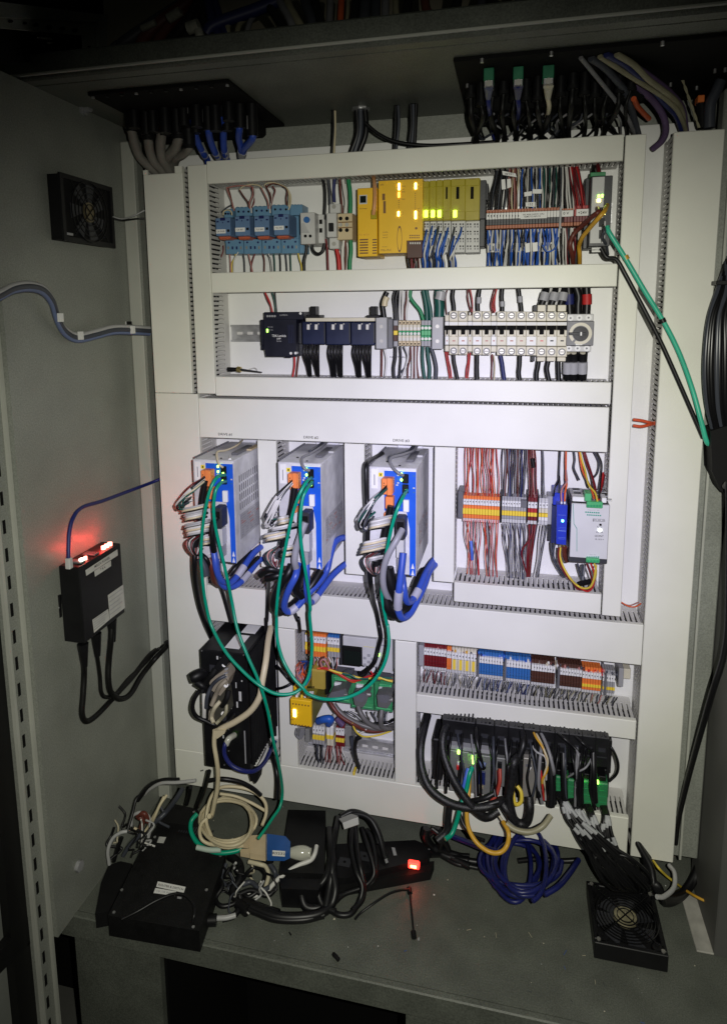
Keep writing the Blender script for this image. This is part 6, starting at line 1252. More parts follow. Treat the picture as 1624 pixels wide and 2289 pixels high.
free([('A5', 1240, 500, -.02), ('A5', 1215, 555, -.05), ('A5', 1150, 630, -.05), ('A5', 1080, 710, -.03), ('A5', 1010, 800, -.01), ('A5', 980, 880, .01), ('A5', 985, 960, .02), ('A5', 985, 1050, .04)], .0036, wm('amber'), 'amber cable bent down from the network switch')
free([('A5', 1150, 530, -.010), ('A5', 1160, 560, -.035), ('A5', 1110, 600, -.03), ('A5', 1010, 690, -.0), ('A5', 930, 770, .01), ('A5', 895, 870, .01), ('A5', 915, 960, .02), ('A5', 925, 1050, .04)], .0040, wm('brown'), 'dark brown cable bent down beside the amber cable')
free([('A5', 1200, 690, -.010), ('A5', 1215, 740, -.03), ('A5', 1195, 800, -.02), ('A5', 1230, 870, .0), ('A5', 1245, 960, .03)], .0026, wm('slate'), 'short slate cable at the foot of the network switch')
free([('A4', 330, 170, .04), ('A4', 345, 250, .005), ('A4', 352, 400, -.012), ('A4', 345, 520, -.015), ('A4', 335, 590, -.010)], .0036, mat('cable_peach', (.66, .33, .14), .45), 'peach coloured cable plugged between the two yellow controller housings')
# black hanging bundle at the far right
rnd = random.Random(5)
for i in range(13):
    o_ = i * 16
    P = [('E5', 470 + o_ * .3, 40 - i * 10, .0), ('E5', 400 + o_, 260 + (i % 3) * 20, -.02), ('E5', 320 + o_ * 1.3, 520, -.03), ('E5', 285 + o_ * 1.6, 800, -.035), ('E5', 275 + o_ * 1.7, 1100, -.035), ('E5', 300 + o_ * 1.5, 1380, -.03), ('E5', 360 + o_ * 1.2, 1620, -.02), ('E5', 420 + o_, 1800, -.01)]
    free(P, .0058 if i % 3 else .0045, wm('black' if i % 4 else 'slate', .3), 'black cable in the bundle hanging at the far right edge', name='hanging_cable', group='black cables hanging at the right edge')
tag(MB().prism([p('E5', x, y, -.035) for x, y in ((330, 1620), (520, 1560), (640, 1700), (640, 2260), (430, 2200), (345, 2010))], (0, .05, 0), BLKM).build('cable_boot'), 'black box shaped boot at the foot of the hanging bundle', 'boot')
tag(MB().zb('E5', 385, 172, 620, 212, -.03, .0, BLK, .001).build('hook'), 'black hook strap holding the hanging bundle', 'hook')
# orange loops at the right duct
for k, (y0, y1) in enumerate(((1412, 1432), (1450, 1442))): wire('C7', [(487, y0, .05), (540, y0 + 6, .045), (600, y1, .035), (632, y1 - 2, .02)], 0, .0030, mat('wire_vermilion', (.62, .09, .03), .4), '%s orange wire bridging into the far right duct' % ['upper', 'lower'][k], 'wire')
wire('C8', [(370, 262, .05), (410, 285, .04), (450, 288, .035), (482, 270, .03)], 0, .0013, 'orange', 'thin orange wire loop at the lower end of the right duct'); wire('C8', [(370, 268, .055), (420, 280, .045), (470, 262, .035)], 0, .0012, 'rose', 'thin pinkish wire loop above the orange one')
# drives: blue motor cables and companions
MC = mat('motor_blue', (.035, .085, .45), .38, nscale=25, namt=.1); MG = mat('shield_grey', (.30, .30, .33), .45)
def mc(L, r, lab, m=MC, bands=None, **k): return free(L, r, m, lab, name='motor_cable', bands=bands, **k)
SV = mat('sleeve_lilac', (.42, .42, .50), .5)
mc([('B1', 640, 1450, -.12), ('B1', 670, 1640, -.13), ('B1', 690, 1780, -.13), ('B1', 740, 1900, -.12), ('B1', 830, 1950, -.10), ('B1', 920, 1880, -.08), ('B1', 1020, 1740, -.06), ('B1', 1120, 1600, -.03), ('B1', 1220, 1510, .0), ('B1', 1300, 1480, .03)], .0060, 'upper thick blue motor cable curving right from the foot of the first drive', bands=[(5, .2, 1, SV)])
mc([('B1', 680, 1560, -.11), ('B1', 700, 1800, -.12), ('B1', 770, 1970, -.11), ('B1', 880, 1985, -.09), ('B1', 980, 1930, -.07), ('B1', 1090, 1800, -.04), ('B1', 1190, 1680, -.01), ('B1', 1290, 1620, .02)], .0060, 'lower thick blue motor cable curving right from the foot of the first drive', bands=[(4, .1, .8, SV)])
mc([('B2', 500, 1640, -.12), ('B2', 470, 1780, -.14), ('B2', 400, 1920, -.14), ('B2', 350, 2060, -.13), ('B2', 345, 2150, -.12), ('B2', 400, 2190, -.11), ('B2', 500, 2120, -.10), ('B2', 620, 1980, -.09), ('B2', 740, 1850, -.07), ('B2', 830, 1720, -.05), ('B2', 870, 1550, -.04), ('B2', 920, 1400, -.02), ('B2', 1000, 1340, .0), ('B2', 1070, 1340, .03)], .0062, 'thick blue motor cable making a deep loop under the second drive', bands=[(5, .0, .9, SV)])
mc([('B2', 590, 1500, -.11), ('B2', 600, 1750, -.12), ('B2', 600, 1950, -.12), ('B2', 640, 2080, -.10), ('B2', 720, 2010, -.08), ('B2', 800, 1900, -.06), ('B2', 900, 1770, -.03), ('B2', 1020, 1660, .0), ('B2', 1080, 1620, .02)], .0060, 'second thick blue motor cable under the second drive', bands=[(3, .3, 1, SV)])
mc([('B3', 650, 1400, -.13), ('B3', 625, 1650, -.14), ('B3', 600, 1850, -.14), ('B3', 595, 2000, -.13), ('B3', 640, 2095, -.12), ('B3', 720, 2050, -.10), ('B3', 790, 1930, -.08), ('B3', 870, 1760, -.05), ('B3', 930, 1600, -.02), ('B3', 1010, 1500, .01)], .0062, 'thick blue motor cable hanging straight then looping under the third drive', bands=[(1, .8, 1, SV), (2, .0, .9, SV)])
mc([('B3', 640, 1640, -.11), ('B3', 660, 1800, -.12), ('B3', 690, 1920, -.11), ('B3', 750, 1900, -.09), ('B3', 820, 1780, -.07), ('B3', 890, 1620, -.04), ('B3', 960, 1500, .0), ('B3', 1010, 1450, .02)], .0060, 'second thick blue motor cable right below the third drive', bands=[(3, .2, .9, SV)])
for L, r, m, lab in (([('B1', 450, 1560, -.12), ('B1', 560, 1640, -.13), ('B1', 620, 1760, -.12), ('B1', 680, 1880, -.10), ('B1', 740, 1980, -.05), ('B1', 790, 2150, -.02), ('B6', 740, 170, -.01)], .0040, wm('black'), 'black cable from the first drive down to the black computer'),
        ([('B1', 430, 1500, -.115), ('B1', 425, 1700, -.12), ('B1', 435, 1900, -.10), ('B1', 480, 2190, -.06), ('B6', 500, 170, -.04), ('B6', 550, 300, .0)], .0048, wm('black'), 'black cable at the left of the first drive going down'),
        ([('B1', 500, 1640, -.13), ('B1', 545, 1760, -.13), ('B1', 560, 1850, -.13)], .0075, wm('slate'), 'short slate cable stub under the first drive'), ([('B1', 600, 1640, -.12), ('B1', 640, 1760, -.12), ('B1', 660, 1900, -.10), ('B1', 720, 1960, -.07)], .0062, wm('brown'), 'dark brown cable under the first drive'),
        ([('B1', 840, 1850, -.09), ('B1', 930, 1740, -.08), ('B1', 1010, 1640, -.05), ('B1', 1100, 1560, -.02)], .0045, wm('black'), 'black cable above the blue motor cables of the first drive'), ([('B1', 950, 1880, -.075), ('B1', 1060, 1760, -.05), ('B1', 1190, 1630, -.01)], .0040, wm('black'), 'black cable between the blue motor cables of the first drive'),
        ([('B2', 150, 1780, -.13), ('B2', 160, 1900, -.06), ('B2', 150, 2050, -.02), ('B2', 140, 2289, -.015), ('B6', 1065, 130, -.015), ('B6', 1070, 250, -.01), ('B6', 1090, 370, .0)], .0038, wm('black'), 'thin black cable hanging left of the second drive'),
        ([('B2', 430, 1650, -.12), ('B2', 380, 1760, -.13), ('B2', 290, 1900, -.13), ('B2', 235, 2030, -.13), ('B2', 225, 2130, -.12), ('B2', 300, 2190, -.10), ('B2', 430, 2120, -.09), ('B2', 560, 2000, -.09), ('B2', 660, 1880, -.08), ('B2', 760, 1720, -.06)], .0075, wm('black'), 'black cable loop around the blue loop of the second drive'),
        ([('B2', 520, 1650, -.12), ('B2', 500, 1800, -.12), ('B2', 480, 1930, -.11), ('B2', 550, 2010, -.10)], .0085, wm('black'), 'thick black cable right under the second drive'), ([('B2', 440, 2150, -.01), ('B2', 495, 2289, -.012), ('B6', 1365, 130, -.012), ('B6', 1378, 240, .0), ('B7', 345, 135, .02)], .0038, wm('black'), 'black cable entering the safety cluster from the second drive'),
        ([('B3', 290, 1560, -.12), ('B3', 305, 1750, -.11), ('B3', 325, 1890, -.05), ('B3', 370, 2060, -.015), ('B3', 410, 2289, -.014), ('B7', 1300, 60, -.014), ('B7', 1322, 200, -.01), ('B7', 1290, 330, -.005), ('B7', 1250, 490, -.01), ('B7', 1170, 590, .0), ('B7', 1090, 640, .01)], .0046, wm('black'), 'black cable from the third drive hanging over the display controller'),
        ([('B3', 430, 340, .0), ('B3', 330, 400, -.05), ('B3', 262, 450, -.10), ('B3', 255, 600, -.11), ('B3', 265, 850, -.11), ('B3', 280, 1000, -.12), ('B3', 270, 1300, -.12), ('B3', 285, 1560, -.12)], .0040, wm('black'), 'black cable hugging the left edge of the third drive'),
        ([('B3', 480, 1560, -.12), ('B3', 520, 1740, -.12), ('B3', 560, 1850, -.11), ('B3', 520, 1900, -.10)], .0110, wm('black'), 'thick black cable under the third drive'), ([('B3', 460, 1870, -.12), ('B3', 490, 1990, -.12), ('B3', 560, 2060, -.11), ('B3', 660, 2030, -.10), ('B3', 740, 1930, -.08), ('B3', 820, 1700, -.05), ('B3', 890, 1590, -.02)], .0090, wm('black'), 'black cable loop beside the blue loop of the third drive'),
        ([('B3', 640, 1150, -.135), ('B3', 580, 1260, -.15), ('B3', 490, 1420, -.155), ('B3', 440, 1580, -.15), ('B3', 440, 1750, -.14), ('B3', 490, 1880, -.12), ('B3', 560, 1890, -.10)], .0055, MG, 'grey shielded cable bending down from the black connector of the third drive'),
        ([('B2', 585, 1160, -.135), ('B2', 530, 1300, -.14), ('B2', 480, 1450, -.14), ('B2', 460, 1600, -.14), ('B2', 480, 1700, -.13)], .0060, MG, 'grey shielded cable bending down from the black connector of the second drive'),
        ([('B1', 690, 1150, -.135), ('B1', 640, 1250, -.14), ('B1', 640, 1400, -.14), ('B1', 660, 1560, -.13)], .0055, wm('black'), 'black cable leaving the black connector of the first drive')):
    free(L, r, m, lab, name='cable')
# top leads of the drives
for L, r, m, lab in (([('B1', 1000, 225, .03), ('B1', 930, 290, -.02), ('B1', 800, 345, -.07), ('B1', 700, 365, -.10), ('B1', 700, 450, -.115), ('B1', 725, 520, -.12), ('B1', 765, 550, -.115)], .0020, wm('beige'), 'cream lead bent over the top of the first drive'), ([('B1', 850, 420, -.06), ('B1', 850, 460, -.09)], .003, WHITE, 'pair of white leads at the top connector of the first drive'),
        ([('B2', 830, 240, .03), ('B2', 740, 310, -.02), ('B2', 640, 370, -.07), ('B2', 550, 415, -.10), ('B2', 545, 480, -.115), ('B2', 575, 540, -.12), ('B2', 630, 565, -.115)], .0026, wm('grey'), 'grey lead bent over the top of the second drive'), ([('B2', 800, 235, .03), ('B2', 700, 300, -.02), ('B2', 640, 340, -.06)], .0026, wm('slate'), 'slate lead lying on the top of the second drive'),
        ([('B3', 800, 255, .03), ('B3', 760, 310, .0), ('B3', 660, 350, -.05), ('B3', 540, 380, -.09), ('B3', 510, 420, -.105), ('B3', 540, 490, -.115), ('B3', 600, 550, -.12), ('B3', 650, 575, -.115)], .0026, wm('grey'), 'grey lead bent over the top of the third drive'), ([('B3', 765, 255, .03), ('B3', 720, 305, .0), ('B3', 610, 340, -.05), ('B3', 510, 370, -.09), ('B3', 495, 420, -.10)], .0026, wm('slate'), 'slate lead lying on the top of the third drive')):
    free(L, r, m, lab, name='lead', n=7)
# looped wire bundles left of each drive
def loops(z, starts, tip, back, cols, where, d=-.13, r=.0016, seed=1):
    rn = random.Random(seed)
    for i, c in enumerate(cols):
        a = starts[i % len(starts)]; t0 = (tip[0] + rn.uniform(-tip[2], tip[2]), tip[1] + rn.uniform(-tip[3], tip[3])); b = (back[0] + rn.uniform(-back[2], back[2]), back[1] + rn.uniform(-back[3], back[3]))
        j = lambda s: rn.uniform(-s, s)
        L = [(z, a[0], a[1] + j(10), d + .012), (z, a[0] + (t0[0] - a[0]) * .45 + j(12) - 20, a[1] + (t0[1] - a[1]) * .38 + j(15), d - .02), (z, t0[0] + 12 + j(8), t0[1] - 60 + j(20), d - .02), (z, t0[0] + j(5), t0[1], d - .015), (z, t0[0] + 25 + j(6), t0[1] + 22 + j(5), d - .01), (z, (t0[0] + b[0]) / 2 + j(10), (t0[1] + b[1]) / 2 + 8 + j(10), d), (z, b[0], b[1], d + .01)]
        free(L, r * rn.uniform(.85, 1.25), wm(c), '%s wire loop %s' % (CN[c], where), name='wire_loop', n=6, group='%s wire loops %s' % (CN[c], where), bands=[(1, .1, .9, 'white')] if i % 3 == 1 and c != 'white' else None)
for k, (z, s_, tp_, w) in enumerate((('B1', [(575, 650), (560, 670), (580, 690), (550, 660)], (235, 1010, 30, 30), 'at the first drive'), ('B2', [(440, 680), (460, 690), (430, 700), (450, 670)], (150, 1150, 30, 50), 'at the second drive'), ('B3', [(490, 670), (500, 690), (480, 690), (495, 680)], (200, 1080, 30, 60), 'at the third drive'))):
    bx_, by_ = tp_[0] + 130, tp_[1] - 40
    loops(z, s_, tp_, (bx_, by_ - 30, 40, 60), (['dred', 'white', 'dkgreen', 'dred', 'slate', 'white', 'beige', 'black', 'black', 'white', 'dkgreen', 'black'], ['grey', 'slate', 'dkgreen', 'white', 'grey', 'white', 'slate', 'black', 'slate', 'white', 'black'], ['black', 'dkgreen', 'white', 'lgrey', 'black', 'dkgreen', 'slate', 'black', 'black', 'slate', 'white'])[k], w, seed=k + 3)
    # sleeved stubs below: rows of white sleeves reaching right to the connectors
    rn = random.Random(20 + k)
    rows = (([(300, 1050, 530), (320, 1110, 510), (340, 1150, 500), (330, 1240, 560), (350, 1290, 600), (360, 1340, 560), (540, 1400, 610), (540, 1450, 600)]), ([(290, 1110, 370), (300, 1150, 380), (220, 1230, 420), (130, 1300, 330), (160, 1340, 330), (350, 1450, 430), (340, 1520, 420)]), ([(350, 1040, 500), (320, 1070, 480), (320, 1110, 470), (250, 1290, 440), (230, 1340, 440), (220, 1370, 420), (300, 1460, 400)]))[k]
    for i, (xa, ya, xb) in enumerate(rows):
        dz = -.14 - .004 * (i % 3); y2 = ya - (xb - xa) * .22
        for e in range(2):
            yy = ya + e * 22; c = ['white', 'beige'][e] if rn.random() < .7 else 'lgrey'
            free([(z, xa - 22, yy + 12, dz + .01), (z, xa, yy, dz), (z, (xa + xb) / 2, yy - (xb - xa) * .10, dz), (z, xb, y2 + e * 22, dz + .01), (z, xb + 60, y2 - 10 + e * 20, -.115)], .0022 if c != 'lgrey' else .0018, wm(c), '%s sleeved wire end stacked below the loops %s' % (CN[c], w), name='sleeved_wire', n=7, group='%s sleeved wires %s' % (CN[c], w))
        free([(z, xa - 30, ya + 40, dz + .015), (z, xa + 20, ya + 30, dz + .012), (z, xb, y2 + 45, dz + .016), (z, xb + 70, y2 + 30, -.112)], .0024, wm('black'), 'black wire between the sleeved ends %s' % w, name='wire', n=6, group='black wires between the sleeves %s' % w)
    o0 = {0: (420, 1480), 1: (230, 1560), 2: (330, 1500)}[k]
    for i in range(17):
        c = ['dred', 'black', 'white', 'dred', 'rose', 'black', 'slate', 'dkgreen', 'black'][i % 9]; q = rn.uniform(-45, 45); s2 = rn.uniform(20, 60)
        free([(z, o0[0] + 90 + q, o0[1] - 130, -.12), (z, o0[0] - s2 + q, o0[1] - 40, -.135), (z, o0[0] - s2 + q * .5, o0[1] + 60, -.14), (z, o0[0] + 30 + q * .3, o0[1] + 130, -.135), (z, o0[0] + 70 + q, o0[1] + 40, -.125)], .0019, wm(c), '%s wire in the lower tangle %s' % (CN[c], w), name='wire', n=6, group='%s wires in the tangle %s' % (CN[c], w))
    # black trunk connecting them
    L = {0: [('B1', 560, 700), ('B1', 520, 900), ('B1', 500, 1100), ('B1', 470, 1300), ('B1', 430, 1500)], 1: [('B2', 460, 760), ('B2', 430, 980), ('B2', 390, 1150), ('B2', 340, 1330), ('B2', 300, 1560)], 2: [('B3', 520, 900), ('B3', 470, 1120), ('B3', 430, 1300), ('B3', 380, 1480), ('B3', 330, 1640)]}[k]
    free([(a, b, c, -.122) for a, b, c in L], .0062, wm('black'), 'thick black trunk cable behind the sleeved wires %s' % w, name='trunk_cable')
    if k == 1: free([('B2', 70, 1765, -.13), ('B2', 160, 1700, -.14), ('B2', 300, 1720, -.13)], .0065, wm('black'), 'black cable stub pointing left under the loops of the second drive', name='cable_stub'); free([('B2', 140, 1810, -.13), ('B2', 240, 1780, -.135), ('B2', 420, 1730, -.12)], .0065, wm('black'), 'second black stub just below the first at the second drive', name='cable_stub')
# ================================================================== COMPUTER CABLES
free([('B6', 1110, 215, -.02), ('B6', 1085, 340, -.06), ('B6', 1065, 520, -.10), ('B6', 1030, 720, -.12), ('B6', 1005, 860, -.125), ('B6', 920, 990, -.125), ('B6', 780, 1090, -.125), ('B6', 660, 1150, -.125), ('B6', 600, 1190, -.125)], .0060, wm('beige'), 'thick beige cable curving over the front of the black computer', name='data_cable')
free([('B6', 590, 1170, -.13), ('B6', 585, 1300, -.13), ('B6', 605, 1430, -.13), ('B6', 620, 1560, -.125), ('B6', 615, 1700, -.12), ('B6', 590, 1830, -.12), ('B6', 560, 1960, -.12), ('D2', 1100, 400, -.13)], .0044, wm('beige'), 'beige cable running straight down from the black computer into the coil', name='data_cable')
tag(MB().prism([p('B6', x, y, -.134) for x, y in ((580, 1175), (690, 1170), (680, 1200), (610, 1250), (590, 1230))], (0, .008, 0), wm('beige')).build('cable_joint'), 'beige cable joint where the thick cable turns down', 'joint')
free([('B6', 735, 1230, -.095), ('B6', 690, 1290, -.12), ('B6', 680, 1390, -.125), ('B6', 740, 1490, -.125), ('B6', 850, 1545, -.12), ('B6', 960, 1545, -.10), ('B6', 1050, 1470, -.06), ('B6', 1110, 1350, -.02), ('B6', 1150, 1270, .0)], .0042, wm('dkblue'), 'dark blue network cable making a half ring at the foot of the black computer')
free([('B6', 770, 1215, -.095), ('B6', 720, 1250, -.115), ('B6', 695, 1300, -.118)], .0058, mat('clear_plug', (.5, .5, .42), .15), 'clear plug on the dark blue cable of the black computer', name='network_plug')
free([('B6', 450, 800, -.13), ('B6', 400, 880, -.135), ('B6', 385, 970, -.135), ('B6', 420, 1040, -.13), ('B6', 500, 1080, -.125), ('B6', 600, 1120, -.12), ('B6', 700, 1100, -.12), ('B6', 770, 1020, -.10)], .0040, wm('black'), 'black cable looping out left of the black computer')
free([('B6', 490, 800, -.12), ('B6', 490, 900, -.125), ('B6', 492, 980, -.125), ('B6', 490, 1070, -.12)], .0040, wm('white'), 'white sleeved cable section left of the computer connectors', name='sleeved_cable')
free([('B6', 1100, 1360, .0), ('B6', 1140, 1450, -.03), ('B6', 1170, 1600, -.05), ('B6', 1165, 1800, -.05)], .0052, wm('black'), 'black cable right below the black computer beside the green one')
free([('B6', 1080, 1340, -.01), ('B6', 1040, 1430, -.04), ('B6', 1000, 1500, -.06)], .0030, wm('white'), 'short white cable at the lower right of the black computer')
tag(MB().prism([p('B6', x, y, -.07) for x, y in ((900, 1560), (1000, 1570), (990, 1640), (965, 1670), (945, 1640), (925, 1645))], (0, .02, 0), BLKM).build('cable_end'), 'frayed black tape end under the black computer', 'tape')
free([('B6', 1165, 570, -.0), ('B6', 1230, 640, -.02), ('B6', 1290, 710, -.02), ('B6', 1330, 760, .01)], .0030, wm('black'), 'upper black cable crossing to the yellow safety relay'); free([('B6', 1170, 785, -.0), ('B6', 1230, 770, -.015), ('B6', 1300, 730, -.01), ('B6', 1345, 640, .02)], .0030, wm('black'), 'lower black cable crossing to the yellow safety relay')
# ================================================================== ROW 1 WIRES
random.seed(11)
W1 = 'wire'
def grp(z, lst, d, r, where):
    for c, pts in lst: wire(z, pts, d, r if not isinstance(c, tuple) else c[1], c if not isinstance(c, tuple) else c[0], '%s wire %s' % (CN[c if not isinstance(c, tuple) else c[0]], where), 'wire', '%s wires %s' % (CN[c if not isinstance(c, tuple) else c[0]], where), sub=5)
grp('A3', [('rose', [(330, 262), (345, 310), (375, 380), (395, 450), (400, 480)]), ('brown', [(345, 262), (365, 330), (380, 400), (385, 450)]), ('beige', [(300, 520), (305, 485), (345, 470), (375, 490), (380, 520)]), ('slate', [(285, 490), (330, 450), (375, 425)]),
           ('rose', [(335, 265), (400, 250), (480, 245), (560, 250)]), ('beige', [(450, 285), (480, 255), (550, 235), (620, 240), (660, 262)]), ('brown', [(450, 285), (490, 345), (530, 400), (540, 450)]), ('rose', [(575, 255), (570, 340), (545, 400), (548, 460)]), ('dred', [(560, 255), (580, 330), (585, 400), (560, 450)]), ('white', [(590, 270), (590, 340), (560, 420), (562, 500)]),
           ('rose', [(650, 262), (690, 340), (715, 400), (718, 460)]), ('brown', [(690, 240), (730, 320), (745, 400), (738, 460)]), ('dred', [(755, 250), (780, 290), (760, 360), (740, 440)]), ('beige', [(680, 250), (700, 225), (760, 218), (820, 232), (880, 262), (905, 300), (912, 360), (905, 440)]), ('brown', [(700, 255), (760, 225), (830, 240), (890, 280), (885, 360), (890, 430)]), ('white', [(740, 300), (755, 370), (735, 440), (735, 500)]), ('beige', [(905, 290), (925, 340), (925, 410), (905, 470)])], .030, .0014, 'above the blue relays')
grp('A3', [('rose', [(360, 870), (365, 950), (370, 1080)]), ('yellow', [(415, 860), (410, 910), (380, 970), (385, 1080)]), ('slate', [(480, 860), (495, 940), (500, 1080)]), ('rose', [(530, 860), (550, 950), (580, 1080)]), ('dred', [(600, 860), (575, 930), (560, 1000), (565, 1080)]), ('brown', [(655, 850), (680, 930), (680, 1080)]),
           ('slate', [(700, 855), (735, 930), (755, 1080)]), ('dkgreen', [(765, 860), (775, 940), (780, 1080)]), ('black', [(820, 850), (830, 940), (832, 1080)]), ('slate', [(875, 850), (885, 940), (895, 1080)]), ('dkgreen', [(920, 850), (925, 940), (930, 1080)]), ('yellow', [(990, 850), (1005, 920), (1025, 990), (1028, 1080)]), ('white', [(715, 860), (740, 960), (750, 1080)])], .040, .0014, 'below the blue relays')
grp('A3', [('dred', [(300, 800), (300, 850), (280, 910)]), ('white', [(440, 860), (400, 940), (395, 1080)])], .035, .0012, 'at the left duct of the relay row')
grp('A3', [(('black', .0032), [(1075, 780), (1070, 860), (1050, 950), (1052, 1080)]), (('black', .0030), [(1120, 780), (1135, 850), (1180, 880), (1225, 850), (1240, 780)])], .035, .003, 'under the grey time relay')
grp('A3', [(('black', .0030), [(1210, 170), (1240, 250), (1245, 380), (1240, 500), (1235, 560)]), (('slate', .0026), [(1270, 180), (1285, 300), (1290, 420)]), (('navy', .0034), [(1335, 170), (1325, 280), (1330, 400)]), (('brown', .0022), [(1380, 170), (1385, 280), (1395, 380), (1405, 500)]), (('white', .0032), [(1410, 190), (1425, 300), (1440, 400), (1430, 510)]), (('white', .0020), [(1300, 180), (1305, 260), (1320, 340), (1325, 410)])], .038, .003, 'above the fuse switch')
wire('A3', [(1460, 190), (1475, 290), (1480, 400), (1478, 510)], .038, .0042, 'green', 'thick green earth wire above the beige terminal'); wire('A3', [(1480, 745), (1485, 850), (1475, 960), (1475, 1080)], .038, .0040, 'green', 'thick green earth wire below the beige terminal')
grp('A3', [(('dred', .0022), [(1250, 740), (1265, 840), (1270, 960), (1275, 1080)]), (('red', .0042), [(1350, 830), (1370, 930), (1378, 1080)]), (('brown', .0022), [(1430, 750), (1440, 850), (1435, 960), (1425, 1080)]), (('white', .0030), [(1420, 750), (1405, 880), (1415, 1080)])], .038, .003, 'below the fuse switch')
# under the yellow controller
grp('A4', [(('black', .0022), [(705, 1000), (705, 1080), (725, 1190)]), (('dred', .0022), [(730, 1000), (745, 1080), (748, 1190)]), (('black', .0022), [(770, 1000), (780, 1080), (790, 1190)]), (('dred', .0020), [(790, 1010), (785, 1090), (765, 1190)]), (('brown', .0022), [(815, 1000), (825, 1080), (830, 1190)]), (('white', .0022), [(850, 880), (840, 960), (830, 1080), (845, 1190)])], .022, .002, 'at the supply plug of the yellow controller')
for i, (x, y) in enumerate(((900, 760), (925, 800), (960, 720), (985, 820), (1000, 760), (1030, 720), (1050, 800), (1090, 730), (1110, 780), (1140, 860), (1130, 740), (1200, 735), (1195, 830), (1215, 900), (1275, 735), (1250, 800), (930, 900), (980, 920), (1070, 900))):
    c = ['blue', 'white', 'blue', 'white', 'blue', 'slate'][i % 6]; xe = 850 + (x - 880) * .95 + U(-15, 15)
    wire('A4', [(x + 6, y, .024), (x - 8, y + 70, .010), (xe - 10 + U(-12, 12), (y + 1190) / 2 + 20, .010), (xe, 1100, .02), (xe + U(-8, 8), 1200, .04)], 0, .0018, c, '%s wire hanging from the grey terminals of the I/O modules' % CN[c], 'wire', '%s wires under the I/O modules' % CN[c], bands=[(2, .1, .6, 'white')] if c == 'blue' and i % 2 else None, sub=4)
# above / below three level terminals
TPC = [((205, 330), 8, ['black', 'slate', 'black'], (130, 290)), ((330, 420), 6, ['rose', 'brown', 'beige'], (310, 420)), ((450, 640), 12, ['blue', 'white', 'black', 'white', 'slate'], (440, 640)), ((650, 815), 12, ['dkgreen', 'white', 'black', 'slate'], (640, 800)), ((820, 900), 6, ['white', 'black', 'white'], (815, 950)), ((880, 980), 6, ['dred', 'red', 'dred'], (940, 1050))]
for (a, b), n, cols_, (A_, B_) in TPC:
    fan('A5', a, b, 150, A_, B_, 545, n, cols_, .040, .028, 'above the terminal strips of the top row', r=.0015, jit=9, ytilt=-8)
fan('A5', 128, 480, 735, 110, 470, 1062, 30, ['blue', 'white', 'blue', 'black', 'white', 'slate'], .024, .04, 'below the white terminal strip', r=.0017, jit=12, ytilt=-8, tags=.5)
fan('A5', 470, 800, 725, 460, 800, 1055, 30, ['blue', 'blue', 'white', 'lblue', 'black', 'white'], .024, .04, 'below the white terminal strip', r=.0018, jit=16, ytilt=-8, tags=.55)
fan('A5', 810, 1000, 715, 810, 1000, 1050, 13, ['black', 'white', 'white', 'dred', 'slate'], .024, .04, 'below the 0 V terminals', r=.0017, jit=9)
wire('A5', [(640, 870, -.0), (680, 930, .0), (740, 915, .0), (770, 870, .0), (785, 800, .01)], 0, .0014, 'blue', 'thin blue wire looped in front of the lower bundle')
for i, (q4, tx, dd) in enumerate((([(265, 180), (390, 205), (400, 240), (270, 218)], 'W101', -.0), ([(258, 262), (292, 258), (300, 350), (262, 355)], '', .012), ([(310, 258), (345, 254), (350, 330), (312, 345)], '', .012), ([(548, 352), (635, 352), (630, 392), (545, 392)], '', .010), ([(470, 380), (540, 370), (540, 410), (472, 420)], '', .008), ([(482, 475), (572, 470), (572, 515), (484, 512)], '152', .006), ([(478, 860), (520, 850), (520, 935), (482, 940)], '', .006), ([(545, 850), (590, 845), (595, 925), (550, 932)], '', .006))):
    o = MB().prism([p('A5', x, y, dd) for x, y in q4], (0, .0006, 0), PAPER).build('wire_flag'); tag(o, 'white flag on the top right terminal wires, %s' % ['topmost and tilted', 'upper left one, narrow', 'narrow one right of the upper left', 'wider one in the middle', 'greyish one left of the middle', 'with 152 printed, just above the strip', 'left one under the strip', 'right one under the strip'][i], 'label', 'paper flags at the top right terminals')
    if tx: ztext(tx, 'A5', sum(a for a, _ in q4) / 4, sum(b for _, b in q4) / 4, 24, dd - .0004, INK, o)
grp('A5', [(('black', .0030), [(1120, 130, .04), (1110, 170, .02), (1115, 205, .01)]), (('dred', .0036), [(1150, 120, .04), (1160, 160, .02), (1165, 200, .01)])], .02, .003, 'at the top of the network switch')
fan('A5', 815, 840, 500, 810, 830, 740, 2, ['black'], .03, .03, 'between white strip and 0 V terminals', r=.0012)
# ================================================================== ROW 2 WIRES
grp('A6', [('dred', [(600, 175), (625, 240), (650, 290), (660, 345)]), ('red', [(605, 178), (640, 250), (655, 300), (668, 345)]), ('dkgreen', [(660, 175), (680, 240), (690, 300), (690, 345)]), ('black', [(685, 175), (690, 240), (700, 340)]), (('red', .0022), [(845, 700), (845, 780), (830, 870)]), (('brown', .0020), [(880, 700), (870, 780), (860, 870)])], .045, .0017, 'at the black power supply')
k = 0
for cx, n, sp, s2 in ((945, 3, 20, 8), (1010, 3, 26, 6), (1150, 3, 20, 14), (1205, 3, 22, 10), (1355, 3, 24, 12), (1435, 3, 26, 12)):
    for i in range(n):
        x = cx + (i - 1) * sp; e = cx + 25 + (i - 1) * s2 if cx < 1100 else cx + 15 + (i - 1) * s2
        wire('A6', [(x + 4, 590, .030), (x - 6 + i * 4, 680, .025), (x + (e - x) * .6, 780, .035), (e, 865, .05), (e, 885, .06)], 0, .0026, 'black', 'black cable hanging from the navy blue modules', 'cable', 'black cables below the navy blue modules', n=7)
